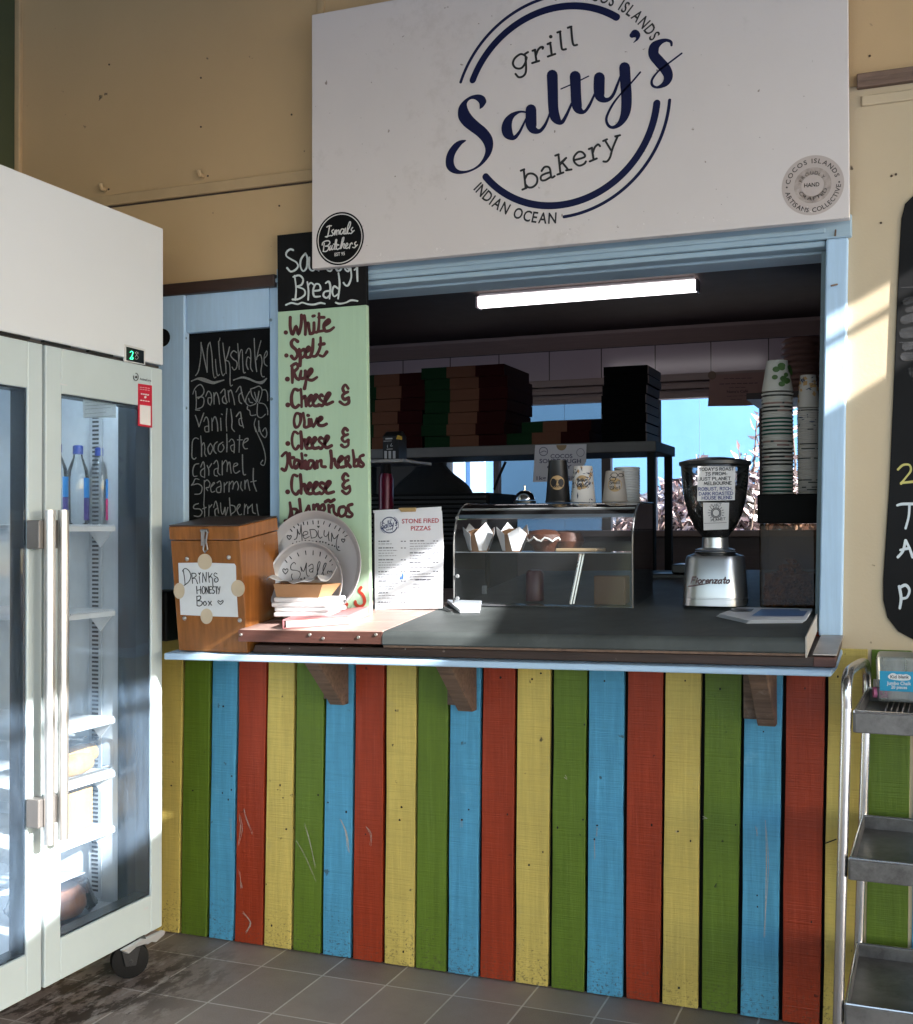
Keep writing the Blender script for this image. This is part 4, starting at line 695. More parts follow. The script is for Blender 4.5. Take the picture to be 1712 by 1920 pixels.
# ------------------------------------------------------------------ kitchen behind the opening
KB = 3.48; zc = 2.374
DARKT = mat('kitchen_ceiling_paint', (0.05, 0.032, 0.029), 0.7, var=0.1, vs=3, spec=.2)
TILEC = (0.42, 0.31, 0.33)
def tile_mat():
    m = bpy.data.materials.new('wall_tiles'); m.use_nodes = True; t = m.node_tree; N = t.nodes; L = t.links; p = N['Principled BSDF']
    tc = N.new('ShaderNodeTexCoord'); mp = N.new('ShaderNodeMapping'); mp.inputs['Rotation'].default_value = (math.radians(-90), 0, 0); mp.inputs['Location'].default_value = (Y(1013, 660, KB).x * -1 + .296 * 20, 0.0 + 2.283 * 0, 0)
    L.new(tc.outputs['Object'], mp.inputs[0])
    br = N.new('ShaderNodeTexBrick'); br.offset = 0; br.inputs['Scale'].default_value = 1; br.inputs['Brick Width'].default_value = Y(1110, 655, KB).x - Y(1013, 660, KB).x; br.inputs['Row Height'].default_value = 0.26
    mp.inputs['Location'].default_value = (-Y(1013, 660, KB).x + 40 * br.inputs['Brick Width'].default_value, 20 * .26 - 2.283 + .26 * 9, 0)
    br.inputs['Mortar Size'].default_value = 0.003; br.inputs['Color1'].default_value = (*TILEC, 1); br.inputs['Color2'].default_value = (TILEC[0] * .93, TILEC[1] * .93, TILEC[2] * .93, 1); br.inputs['Mortar'].default_value = (0.06, 0.04, 0.04, 1)
    sp = N.new('ShaderNodeSeparateXYZ'); cb_ = N.new('ShaderNodeCombineXYZ'); L.new(tc.outputs['Object'], sp.inputs[0]); L.new(sp.outputs[0], cb_.inputs[0]); L.new(sp.outputs[2], cb_.inputs[1]); L.new(cb_.outputs[0], mp.inputs[0]); mp.inputs['Rotation'].default_value = (0, 0, 0)
    L.new(mp.outputs[0], br.inputs[0]); L.new(br.outputs['Color'], p.inputs['Base Color']); p.inputs['Roughness'].default_value = 0.14
    return m
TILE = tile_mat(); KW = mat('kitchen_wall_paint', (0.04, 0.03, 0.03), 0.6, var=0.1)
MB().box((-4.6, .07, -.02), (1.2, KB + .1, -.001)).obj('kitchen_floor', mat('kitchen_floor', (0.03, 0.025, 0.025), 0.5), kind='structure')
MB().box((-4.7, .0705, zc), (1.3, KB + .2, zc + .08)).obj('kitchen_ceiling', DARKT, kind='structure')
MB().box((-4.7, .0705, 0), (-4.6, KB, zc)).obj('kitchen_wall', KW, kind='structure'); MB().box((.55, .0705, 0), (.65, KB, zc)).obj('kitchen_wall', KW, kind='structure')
WX0, WX1 = Y(838, 900, KB).x, Y(1545, 900, KB).x; WZ0, WZ1 = Y(1330, 994, KB).z, Y(1330, 745, KB).z
bw = thing('kitchen_back_wall', (-1.5, KB, 0), 'tiled back wall of the dark kitchen with a long low window', 'wall')
m_ = MB(); m_.box((-4.7, KB, WZ1 + .12), (WX1 + 1.5, KB + .1, zc)).box((WX1, KB, WZ0), (WX1 + 1.5, KB + .1, WZ1 + .12)); m_.obj('tiled_wall', TILE, bw); MB().box((-4.7, KB, WZ0), (WX0, KB + .1, WZ1 + .1195)).obj('shade_painted_wall', KW, bw)  # wall left of the window painted dark, not tiled, to carry its shade
m_ = MB()
for k in range(9): m_.box((-4.7, KB - .004 * (k % 2), WZ0 - .145 * (k + 1)), (WX1 + 1.5, KB + .1, WZ0 - .145 * k - .0002))
m_.obj('board_wall', mat('brown_wall_board', (0.12, 0.07, 0.065), 0.55, var=0.2, grain=0.2, gaxis=0), bw)
TRIM = mat('pink_brown_trim', (0.27, 0.17, 0.145), 0.5, var=0.12, grain=0.15, gaxis=0)
MB().hexa([(-4.6, KB - .001, zc - .09), (-4.6, KB - .014, zc - .09), (-4.6, KB - .06, zc - .02), (-4.6, KB - .06, zc - .001), (-4.6, KB - .001, zc - .001)], [(.55, KB - .001, zc - .09), (.55, KB - .014, zc - .09), (.55, KB - .06, zc - .02), (.55, KB - .06, zc - .001), (.55, KB - .001, zc - .001)]).obj('cornice', TRIM, bw)
wf = MB()
for z0, z1, d in ((WZ1 + .095, WZ1 + .135, .03), (WZ1 + .05, WZ1 + .075, .035), (WZ1 + .0, WZ1 + .022, .03)): wf.box((WX0 - .03, KB - d, z0), (WX1 + .03, KB + .05, z1))
wf.box((WX0, KB + .01, WZ1 + .0225), (WX1, KB + .04, WZ1 + .0945)); wf.box((WX0 - .05, KB - .07, WZ0 - .035), (WX1 + .05, KB + .08, WZ0)); wn = wf.obj('window_frame', TRIM, bw, bevel=.003)
ml = MB()
for a_, b__ in ((925, 935), (1128, 1145), (1222, 1230), (1424, 1432)):
    x0, x1 = Y(a_, 900, KB).x, Y(b__, 900, KB).x; ml.box((x0, KB + .0, WZ0 + .001), (x1, KB + .05, WZ1 - .001))
each(ml, 'mullion', mat('mullion_brown', (0.07, 0.045, 0.04), 0.5), wn)
xs_ = [Y(q, 900, KB).x for q in (838, 925, 935, 1128, 1145, 1222, 1230, 1424, 1432, 1545)]
def screen(name, c, f):
    m = glass(name, (1, 1, 1), 0.0); m = bpy.data.materials.new(name); m.use_nodes = True; N = m.node_tree.nodes; L = m.node_tree.links; N.clear()
    o = N.new('ShaderNodeOutputMaterial'); t = N.new('ShaderNodeBsdfTransparent'); d = N.new('ShaderNodeBsdfDiffuse'); d.inputs[0].default_value = (*c, 1); x = N.new('ShaderNodeMixShader'); x.inputs[0].default_value = f
    L.new(t.outputs[0], x.inputs[1]); L.new(d.outputs[0], x.inputs[2]); L.new(x.outputs[0], o.inputs[0]); return m
CLEAR = glass('window_glass', (0.97, 0.98, 1.0), 0.02, refl=0.6); SCR = screen('insect_screen', (0.02, 0.03, 0.04), 0.76)
for k, (m0, yy) in enumerate(((CLEAR, .03), (SCR, .035), (CLEAR, .03), (CLEAR, .03), (CLEAR, .03))):
    x0, x1 = xs_[2 * k], xs_[2 * k + 1]; MB().add([(x0, KB + yy, WZ0), (x1, KB + yy, WZ0), (x1, KB + yy, WZ1), (x0, KB + yy, WZ1)], [(0, 1, 2, 3)]).obj('insect_screen' if m0 is SCR else 'pane', m0, wn, fix=False)
# outside: a blue painted sheet fence and a bush
fe = thing('blue_fence', (-2, 7.2, 0), 'sunlit sky blue sheet fence seen through the kitchen window', 'fence')
FB = mat('sky_blue_paint', (0.135, 0.30, 0.50), 0.6, var=0.12, vs=1.2, wear=.2, wearcol=(.18, .36, .55), ws=2, spots=.08, sps=14, spotcol=(0.15, 0.25, 0.36))
m_ = MB(); jx = [-9 + 1.22 * k for k in range(10)]
d_ = Y(1312, 850, 7.2).x; jx = [d_ + 1.22 * k for k in range(-8, 5)]
for a_, b__ in zip(jx, jx[1:]): m_.box((a_ + .002, 7.2, 0), (b__ - .002, 7.22, 4.2))
m_.obj('fence_sheet', FB, fe)
m_ = MB()
for q in (868, 905): x = Y(q, 900, 7.17).x; m_.box((x - .12, 7.16, 0), (x + .02, 7.198, 4.2))
m_.obj('fence_post', mat('pale_post', (0.42, 0.58, 0.76), 0.5), fe)
bu = thing('garden_bush', (Y(1330, 980, 6.3).x, 6.3, -.13), 'sunlit bush with pale pinkish leaves outside the kitchen window', 'bush')
rn = random.Random(11)
def leafmat():
    m = mat('variegated_leaf', (0.42, 0.30, 0.30), 0.45, var=0.2, vs=20); t = m.node_tree; N = t.nodes; p = N['Principled BSDF']
    g = N.new('ShaderNodeNewGeometry'); r = N.new('ShaderNodeValToRGB'); e = r.color_ramp.elements; e[0].color = (0.04, 0.02, 0.025, 1); e[1].color = (0.80, 0.70, 0.66, 1); e[0].position = .22; e[1].position = .85
    n = e.new(.45); n.color = (0.42, 0.27, 0.26, 1); t.links.new(g.outputs['Random Per Island'], r.inputs[0]); t.links.new(r.outputs[0], p.inputs['Base Color']); return m
m_ = MB(); st = MB()
def leaf(mb, p, d, L_, wd):
    d = d.normalized(); s = d.cross(Vector((rn.uniform(-1, 1), rn.uniform(-1, 1), rn.uniform(-.5, 1)))).normalized(); n = d.cross(s)
    mb.add([p, p + d * L_ * .45 + s * wd, p + d * L_ + n * L_ * .15, p + d * L_ * .45 - s * wd, p + d * L_ * .45 + n * wd * .25], [(0, 1, 4), (1, 2, 4), (2, 3, 4), (3, 0, 4)])
def sprig(px, py, py0, dens=26, lean=0):
    p1 = Y(px, py, 6.3 + rn.uniform(-.35, .35)); p0 = Vector((p1.x + rn.uniform(-.15, .15), p1.y, Y(px, py0, 6.3).z)); st.tube([p0, (p0 + p1) / 2 + Vector((.03, 0, 0)), p1], [.012, .009, .004], 6)
    for k in range(dens):
        f = (k + rn.random()) / dens; p = p0 + (p1 - p0) * f; a = rn.uniform(0, 6.28)
        leaf(m_, p, Vector((math.cos(a), math.sin(a), rn.uniform(.2, 1.1))), rn.uniform(.08, .15), rn.uniform(.015, .03))
for k in range(90):
    px = rn.uniform(1150, 1300); top = np.interp(px, [1150, 1225, 1260, 1300], [950, 925, 910, 905]) + rn.uniform(-12, 60); sprig(px, top, 1040, 22)
for k in range(80):
    px = rn.uniform(1300, 1560); top = np.interp(px, [1300, 1345, 1385, 1420, 1560], [905, 900, 880, 875, 850]) + rn.uniform(-12, 70); sprig(px, top, 1040, 22)
for px, py in ((1420, 775), (1430, 770), (1416, 805), (1310, 852), (1318, 858), (1385, 842), (1400, 850), (1440, 760), (1480, 740)): sprig(px, py, 1000, 16)
for k in range(8):
    p1 = Vector((bu.location.x + rn.uniform(-.6, 1.0), 6.3 + rn.uniform(-.2, .2), 1.0)); st.tube([(p1.x * .9 + bu.location.x * .1, 6.3, -.13), p1], [.03, .014], 6)
m_.obj('leaves', leafmat(), bu, fix=False); st.obj('stem', mat('bush_stem', (0.12, 0.08, 0.06), 0.8), bu)
MB().box((-6, KB + .101, -.13), (3, 7.15, -.12)).obj('yard_path', mat('yard_concrete', (0.33, 0.31, 0.28), 0.9), kind='structure')
# fluorescent lamp on the kitchen ceiling
l0, l1 = Zp(900, 572, zc - .05), Zp(1306, 541, zc - .05); ly = (l0.y + l1.y) / 2; l0.y = l1.y = ly
fl_ = thing('tube_lamp', (l0 + l1) / 2, 'lit fluorescent batten lamp on the dark kitchen ceiling', 'lamp')
TUBE = emis('lit_diffuser', (1.0, 0.93, 0.95), 0.95)
m_ = MB(); prof = [(-.032, .035), (-.036, .012), (-.026, -.010), (0, -.017), (.026, -.010), (.036, .012), (.032, .035)]
m_.hexa([(l0.x, ly + a_, l0.z + b__) for a_, b__ in prof], [(l1.x, ly + a_, l1.z + b__) for a_, b__ in prof]); m_.obj('diffuser', TUBE, fl_, smooth=True)
MB().box((l0.x + .005, ly - .028, l0.z + .0355), (l1.x - .005, ly + .028, zc - .0005)).obj('lamp_base', mat('lamp_base_white', (0.6, 0.58, 0.58), 0.4), fl_)
m_ = MB()
for x in (l0.x - .012, l1.x + .0005): m_.box((x, ly - .037, l0.z - .018), (x + .0115, ly + .037, l0.z + .037))
m_.obj('end_cap', mat('pink_end_cap', (0.62, 0.50, 0.50), 0.4), fl_, bevel=.004)
# ------------------------------------------------------------------ two-door glass fridge
XF = -2.025
WEN = mat('white_enamel', (0.71, 0.74, 0.775), 0.3, var=0.02, vs=2, rvar=.02)
ALU = mat('white_door_frame', (0.52, 0.60, 0.62), 0.35, var=0.05, vs=4, wear=0.13, wearcol=(0.45, 0.52, 0.50), ws=7, bump=0.05)
DARKR = mat('dark_rubber', (0.012, 0.014, 0.018), 0.4)
CHROME = mat('brushed_handle', (0.62, 0.60, 0.58), 0.32, 0.85, var=0.06, vs=20)
FG = glass('door_glass', (0.90, 0.95, 1.0), 0.055, (0.36, 0.55, 0.80), refl=0.7, ds=9)
def fx(px, py, o=0.0): return X(px, py, XF + o)
yR = fx(304.5, 1000).y; z_dt, z_db = (fx(303, 684).z + fx(80, 655).z) / 2, .112; z_top = 2.121; z_hb = fx(300, 680).z + .012
yM = (fx(78, 700).y + fx(86, 1850).y) / 2; wd_ = yR - yM; yL = yM - wd_
z_hb = (fx(150, 651).z + fx(20, 626).z) / 2
fr = thing('display_fridge', (-2.36, yM, 0), 'tall white two door glass display fridge on castors at the left', 'fridge')
dpt = .66; XB = XF - dpt
m_ = MB(); zi0, zi1 = .17, z_hb - .01
m_.box((XB, yL - .02, .125), (XF - .055, yR - .003, zi0)).box((XB, yL - .02, zi1), (XF - .055, yR - .003, z_top)).box((XB, yL - .02, zi0), (XB + .04, yR - .003, zi1))
m_.box((XB + .04, yL - .02, zi0), (XF - .055, yL + .015, zi1)).box((XB + .04, yR - .022, zi0), (XF - .055, yR - .003, zi1))
m_.obj('cabinet', WEN, fr, bevel=.003)
MB().box((XF - .0545, yL - .02, z_hb), (XF + .004, yR - .001, z_top)).obj('header_panel', WEN, fr, bevel=.004)
MB().box((XF - .054, yL - .018, z_dt + .003), (XF - .01, yR - .004, z_hb - .002)).obj('hinge_channel', mat('dark_channel', (0.05, 0.045, 0.042), 0.5, var=.4, vs=30), fr)
m_ = MB()
for q in ((30, 636), (108, 653), (190, 672)):
    p = fx(*q); m_.box((XF - .009, p.y - .05, z_dt + .006), (XF + .0, p.y + .05, z_dt + .016))
each(m_, 'channel_clip', mat('clip_black', (0.012, 0.012, 0.012), 0.4), fr)
m_ = MB(); m_.box((XB + .041, yR - .028, zi0 + .001), (XF - .06, yR - .0225, zi1 - .001)); m_.obj('side_lining', mat('white_lining', (0.55, 0.60, 0.64), 0.35), fr)
m_ = MB(); xk = Y(222, 1200, yR - .03).x; m_.box((xk, yR - .032, zi0 + .002), (XF - .058, yR - .0285, zi1 - .002)); m_.obj('side_dark_trim', mat('dark_side_panel', (0.022, 0.028, 0.036), 0.25, var=.2), fr)  # dark trim over the front part of the right inner wall
MB().box((XF - .085, yM - .016, zi0 + .001), (XF - .057, yM + .016, zi1 - .001)).obj('mullion', DARKR, fr)
FILL_GLOW = emis('added_cool_glow', (0.80, 0.92, 1.0), 5.0)  # unseen glowing strips added to brighten the inside of the fridge
m_ = MB(); m_.box((XF - .10, yM + .05, zi1 - .012), (XF - .075, yR - .06, zi1 - .0005)); m_.obj('added_fill_strip', FILL_GLOW, fr)
m_ = MB(); m_.box((XF - .10, yL + .05, zi1 - .012), (XF - .075, yM - .05, zi1 - .0005)); m_.obj('added_fill_strip', FILL_GLOW, fr)
# shelf ladder strip at the back of the right wall
m_ = MB(); xa_, xb_ = Y(205, 1200, yR - .036).x, Y(214, 1200, yR - .036).x
m_.box((xk - .10, yR - .0355, zi0 + .01), (xk - .055, yR - .0325, zi1 - .02)); ls = m_.obj('shelf_track', mat('track_grey', (0.42, 0.46, 0.50), 0.4), fr)
m_ = MB()
for k in range(int((zi1 - zi0 - .06) / .0125)): m_.box((xk - .088, yR - .037, zi0 + .03 + k * .0125), (xk - .066, yR - .0358, zi0 + .036 + k * .0125))
m_.obj('track_slot', mat('slot_dark', (0.05, 0.05, 0.055), 0.6), ls)
SHW = mat('white_wire', (0.66, 0.69, 0.71), 0.35)
def shelf(py_, pyL, lab=None):
    z = Y(220, py_, yR - .04).z; m_ = MB(); y0, y1 = yM + .03, yR - .045
    m_.box((xk - .012, y0, z - .014), (xk, y1, z)); n = 46
    for k in range(n): yy = y0 + (y1 - y0) * (k + .5) / n; m_.tube([(xk - .001, yy, z + .003), (XB + .06, yy, z + .003)], .0022, 5)
    m_.box((XB + .05, y0, z - .014), (XB + .06, y1, z)); m_.box((xk - .3, y0, z - .006), (xk - .29, y1, z + .0)); o = m_.obj('shelf', SHW, fr)
    b = MB(); b.hexa([(xk - .09, y1 - .004, z - .015), (xk - .01, y1 - .004, z - .015), (xk - .05, y1 - .004, z - .06)], [(xk - .09, y1, z - .015), (xk - .01, y1, z - .015), (xk - .05, y1, z - .06)]); b.obj('shelf_bracket', SHW, o); return z
SZ = [shelf(a_, 0) for a_ in (987, 1145, 1346, 1446, 1550)]
for z in SZ[:4]: 
    m_ = MB(); m_.box((XB + .06, yL + .02, z - .01), (xk - .02, yM - .03, z)); m_.obj('shelf', SHW, fr)
def door(y0, y1, gl0, gl1, hx, mirror):
    zg0, zg1 = (X(gl0 if not mirror else 55, 1760 if not mirror else 1850, XF).z), z_dt - .115
    zg0 = z_db + .105; d = MB()
    d.box((XF - .05, y0, z_db), (XF, y0 + .058, z_dt)).box((XF - .05, y1 - .052, z_db), (XF, y1, z_dt)).box((XF - .05, y0 + .058, z_db), (XF, y1 - .052, zg0)).box((XF - .05, y0 + .058, zg1), (XF, y1 - .052, z_dt))
    o = d.obj('door', ALU, fr, bevel=.003)
    r = MB(); t = .005
    r.box((XF - .049, y1 - .058, zg0), (XF - .006, y1 - .0525, zg1)).box((XF - .049, y0 + .0585, zg0), (XF - .006, y0 + .064, zg1)).box((XF - .049, y0 + .064, zg0), (XF - .006, y1 - .058, zg0 + .005)).box((XF - .049, y0 + .064, zg1 - .005), (XF - .006, y1 - .058, zg1))
    r.obj('glass_seal', DARKR, o)
    MB().add([(XF - .004, y0 + .058, zg0), (XF - .004, y1 - .052, zg0), (XF - .004, y1 - .052, zg1), (XF - .004, y0 + .058, zg1)], [(0, 1, 2, 3)]).obj('glass_pane', FG, o, fix=False)
    p0, p1 = X(hx[0], hx[1], XF + .05), X(hx[2], hx[3], XF + .05); p1.y = p0.y
    h = MB().tube([p0, p1], .0135, 18).obj('handle', CHROME, o, smooth=True)
    m2 = MB()
    for zz_ in (X(80, 1002, XF + .04).z, X(80, 1525, XF + .04).z): m2.box((XF + .0005, min(p0.y, p0.y) - (.026 if mirror else .012), zz_ - .035), (XF + .04, p0.y + .01, zz_ + .035))
    each(m2, 'handle_bracket', mat('bracket_grey', (0.20, 0.185, 0.175), 0.45, 0.5), h, bevel=.003)
    return o
d1 = door(yM + .006, yR, 0, 0, (119, 956, 119, 1573), False); d2 = door(yL, yM - .006, 0, 0, (93.5, 956, 95, 1582), True)
MB().box((XF - .05, yM - .0055, z_db), (XF - .015, yM + .0055, z_dt)).obj('door_gap', DARKR, fr)
pfx = planeX(XF + .0)
def frect(z, pts, name, m, par, off=.0012): 
    q = [fx(*z(*p), off) for p in pts]; return MB().prism(q, (-.001, 0, 0)).obj(name, m, par)
z8 = zoom(0, 600, 4.8)
# controller display
m_ = MB(); q = [X(*z8(*p), XF + .006) for p in ((1122, 215), (1310, 262), (1310, 405), (1122, 372))]; m_.prism(q, (-.006, 0, 0)); dsp = m_.obj('display', mat('display_surround', (0.6, 0.6, 0.6), 0.4), fr, bevel=.002)
m_ = MB(); q = [X(*z8(*p), XF + .0075) for p in ((1140, 240), (1295, 278), (1295, 395), (1140, 362))]; m_.prism(q, (-.003, 0, 0)); m_.obj('display_glass', mat('display_black', (0.006, 0.007, 0.008), 0.15), dsp)
m_ = MB(); pd = planeX(XF + .0078); tr(m_, pd, z8, 1.3, '1172,290 1185,280 1197,292 1190,318', '1190,322 1172,345', '1172,350 1195,352 1195,335')
m_.obj('digit', emis('green_digit', (0.05, 0.9, 0.35), .8), dsp, fix=False)
m_ = MB(); tr(m_, pd, z8, .9, '1215,290 1245,335', '1245,290 1215,335', '1215,300 1230,285 1245,305', '1215,345 1230,355 1245,340'); m_.obj('button_mark', mat('mark_grey', (0.3, 0.3, 0.3), .5), dsp, fix=False)
# sticker and maker's mark
tk = frect(z8, [(1245, 572), (1368, 590), (1370, 970), (1243, 952)], 'red_sticker', mat('red_sticker', (0.55, 0.012, 0.04), 0.35), d1, .0016)
m_ = MB(); q = [fx(*z8(*p), .0024) for p in ((1259, 762), (1356, 775), (1356, 950), (1259, 935))]; m_.add(q, [(0, 1, 2, 3)])
pst = planeX(XF + .0022); dot(m_, pst, *z8(1308, 694), 2.3, .0006)
for a_, b__, y_, w_ in ((1268, 1345, 664, 2.6), (1262, 1350, 722, 1.6), (1258, 1352, 622, .8), (1258, 1352, 604, .8)):
    for k in range(4): x0 = a_ + (b__ - a_) * k / 4; ribbon(m_, pst, [(*z8(x0, y_ + k * 3), w_), (*z8(x0 + (b__ - a_) * .2, y_ + 2 + k * 3), w_)], .0008, 1, False)
m_.obj('sticker_print', mat('sticker_white', (0.75, 0.72, 0.72), .5), tk, fix=False)
m_ = MB(); pst2 = planeX(XF + .0006)
for k in range(10):
    a0 = math.radians(-100 + k * 30); a1 = a0 + math.radians(31); ribbon(m_, pst2, [(*z8(1223 + 22 * math.cos(a0), 512 + 34 * math.sin(a0)), 1.5), (*z8(1223 + 22 * math.cos(a1), 512 + 34 * math.sin(a1)), 1.5)], .0006, 1, False)
dot(m_, pst2, *z8(1225, 514), 2.2); typ(m_, pst2, 'ActiveCore', z8(1258, 538), z8(1360, 556), 4.2)
m_.obj('maker_mark', mat('print_dark', (0.04, 0.045, 0.05), .5), d1, fix=False)
m_ = MB(); z9 = zoom(0, 1380, 3.5556); 
for q in ((955, 1162, 990, 1146), (962, 1150, 988, 1138), (122, 1560, 155, 1545), (128, 1548, 152, 1537)): ribbon(m_, pst2, [(*z9(q[0], q[1]), 1.6), (*z9(q[2], q[3]), 1.6)], .0006, 1, False)
ribbon(m_, pst2, [(*z8(540, 575), 2.4), (*z8(608, 588), 2.4)], .0006, 1, False)
m_.obj('glass_print', mat('print_pale', (0.6, 0.62, 0.65), .5), d1, fix=False)
# notice inside the glass
m_ = MB(); xn = XF - .012; q = [X(*z8(*p), xn) for p in ((745, 590), (1045, 640), (1045, 880), (750, 880))]; m_.add(q, [(0, 1, 2, 3)]); nn = m_.obj('notice', mat('notice_film', (0.42, 0.50, 0.53), .7, alpha=.75), d1, fix=False)
m_ = MB(); pn = planeX(xn + .001)
for k, y in enumerate((660, 690, 735, 765, 795, 838, 870)):
    ribbon(m_, pn, [(*z8(765, y + 8), .7), (*z8(1035 - (k % 3) * 40, y - 8), .7)], .0006, 1, False)
m_.obj('notice_print', mat('print_grey', (0.12, 0.14, 0.16), .7), nn, fix=False)
# castor with brake pedal
zk = zoom(200, 1720, 14.27); wc = Zp(245, 1829, 0); wc = Vector((XF - .06, wc.y + .0, 0)); wc = X(243, 1800, XF - .03); wr = .052
MB().lathe([(wr - .012, -.016), (wr - .002, -.014), (wr, -.008), (wr, .008), (wr - .002, .014), (wr - .012, .016)], (wc.x, wc.y, wr + .001), Vector((.55, -.55, 0)), 28).obj('castor_wheel', mat('black_tyre', (0.005, 0.005, 0.0055), 0.6, spec=.2, bump=.1), fr, smooth=True)
m_ = MB(); v = Vector((.55, -.55, 0)).normalized(); u = Vector((v.y, -v.x, 0)); c0 = Vector((wc.x, wc.y, wr))
for s_ in (-1, 1): m_.hexa([c0 + v * .021 * s_ + u * q_ + Vector((0, 0, z)) for q_, z in ((-.014, -.012), (.014, -.012), (.03, .058), (-.03, .058))], [c0 + v * .024 * s_ + u * q_ + Vector((0, 0, z)) for q_, z in ((-.014, -.012), (.014, -.012), (.03, .058), (-.03, .058))])
m_.obox(c0 + Vector((0, 0, .06)), u * .04, v * .03, Vector((0, 0, .003))); m_.tube([c0 - v * .026, c0 + v * .026], .006, 10)
m_.obj('castor_fork', mat('dark_fork', (0.03, 0.03, 0.032), 0.4, 0.5), fr, bevel=.001)
m_ = MB(); xq = XF + .02
q = [X(*zk(*p), xq) for p in ((430, 890), (980, 580), (1060, 575), (1190, 510), (1530, 350), (1565, 360), (1555, 460), (1330, 670), (1210, 660), (1100, 735), (1060, 710), (800, 800), (600, 980))]
m_.prism(q, (-.012, 0, 0)); m_.obj('brake_pedal', mat('zinc_plate', (0.62, 0.63, 0.66), 0.35, 0.5, var=.1), fr, bevel=.002)
m_ = MB()
for y_ in (yL + .1,): m_.lathe([(wr - .01, -.016), (wr, -.008), (wr, .008), (wr - .01, .016)], (XF - .08, y_, wr + .001), (1, 0, 0), 24)
m_.obj('castor_wheel', mat('black_tyre', (0, 0, 0)), fr, smooth=True)
# ---- what stands inside
PET = glass('clear_plastic', (0.93, 0.96, 0.98), 0.03, (0.7, 0.75, 0.8), rough=.05, refl=1.3)
def bottle(px, py_base, cap_py, hgt_scale, lab, lcol, first=None):
    z = SZ[0] + .006; xx = xk - .07; p = X(px, py_base, xx); c = Vector((xx, p.y, z)); r = .031; h = .215
    t = thing('water_bottle', c, lab, 'bottle', 'bottles on the top fridge shelf')
    MB().lathe([(r - .004, 0), (r, .006), (r, .13), (r - .003, .155), (.014, .19), (.0125, .2)], c, (0, 0, 1), 24, True, False).obj('bottle_body', PET, t, smooth=True)
    MB().lathe([(.0145, .2), (.0145, .222), (.012, .225)], c, (0, 0, 1), 20).obj('cap', mat('blue_cap', (0.02, 0.055, 0.30), 0.4), t, smooth=True)
    lm = MB(); n = 14; vs = []
    for k in range(n + 1):
        a = math.radians(-20 - 100 * k / n + 100); vs.append(a)
    lm.add([c + Vector((math.cos(a) * (r + .0006), math.sin(a) * (r + .0006), z_)) for z_ in (.012, .075) for a in vs], [(i, i + 1, n + 2 + i, n + 1 + i) for i in range(n)]); lm.obj('lower_label', lcol[1], t, fix=False)
    lm = MB(); lm.add([c + Vector((math.cos(a) * (r + .0006), math.sin(a) * (r + .0006), z_)) for z_ in (.0755, .132) for a in vs], [(i, i + 1, n + 2 + i, n + 1 + i) for i in range(n)]); lm.obj('upper_label', lcol[0], t, fix=False)
LBL = mat('bright_blue_label', (0.02, 0.22, 0.62), .35); LPU = mat('deep_purple_label', (0.05, 0.035, 0.22), .35); LPK = mat('magenta_label', (0.50, 0.02, 0.16), .35, var=.3, vs=60)
bottle(106, 968, 0, 0, 'clear water bottle with blue cap half hidden by the fridge door frame', (LBL, LPU)); bottle(146, 968, 0, 0, 'clear water bottle with blue cap and blue to purple label, middle of three', (LBL, LPU)); bottle(187, 968, 0, 0, 'clear water bottle with blue cap and blue and magenta label', (LBL, LPK))
# sandwich packet, carton, cake in clamshell
p = X(150, 1425, xk - .06); t = thing('bread_roll_pack', (p.x, p.y, SZ[3]), 'bread rolls in clear wrap on the fourth shelf of the fridge', 'bread')
rl = MB(); n = 10
for k, (dy, dx) in enumerate(((0, 0), (.075, -.02))):
    rl.lathe([(.004, -.07), (.022, -.06), (.031, -.02), (.032, .02), (.024, .058), (.005, .07)], (p.x + dx, p.y - .03 + dy * .6, SZ[3] + .033 + k * .018), (.1, 1, .05), 18)
each(rl, 'roll', mat('golden_crust', (0.52, 0.30, 0.10), .5, var=.25, vs=30), t, smooth=True)
m_ = MB(); m_.box((p.x - .07, p.y - .13, SZ[3] + .003), (p.x + .05, p.y + .1, SZ[3] + .095)); m_.obj('clear_wrap', PET, t, bevel=.02, seg=3)
a_, b__ = X(128, 1565, xk - .05), X(174, 1548, xk - .05); z0 = SZ[4] + .006
t = tag(MB().box((xk - .2, a_.y - .06, z0), (xk - .05, b__.y, z0 + X(150, 1482, xk - .05).z - z0)).obj('paper_carton', mat('manila_card', (0.50, 0.32, 0.12), .6, var=.06), bevel=.003), 'plain tan cardboard carton on the lowest wire shelf of the fridge', 'carton')
p = X(150, 1740, xk - .05); p.z = zi0
t = thing('cake_clamshell', (p.x, p.y - .03, zi0), 'round brown cake in a ribbed clear clamshell on the fridge floor', 'cake')
MB().lathe([(.085, .012), (.095, .03), (.092, .065), (.07, .085), (.0, .09)], (p.x - .05, p.y - .06, zi0), (0, 0, 1), 30, True, False).obj('cake', mat('brown_cake', (0.34, 0.13, 0.055), .5, var=.3, vs=25, bump=.3, bs=80), t, smooth=True)
pr_ = []; m_ = MB(); n = 60; c0 = Vector((p.x - .05, p.y - .06, zi0))
for r, h in ((.10, .004), (.122, .03), (.124, .034), (.118, .038), (.098, .095), (.088, .103), (0.0005, .103)):
    m_.v += [c0 + Vector((math.cos(2 * math.pi * j / n) * (r + (.0022 if j % 2 and .03 < h < .1 else 0)), math.sin(2 * math.pi * j / n) * (r + (.0022 if j % 2 and .03 < h < .1 else 0)), h)) for j in range(n)]
for i in range(6):
    for j in range(n): m_.f.append((i * n + j, i * n + (j + 1) % n, (i + 1) * n + (j + 1) % n, (i + 1) * n + j))
m_.obj('clamshell', PET, t, smooth=True)
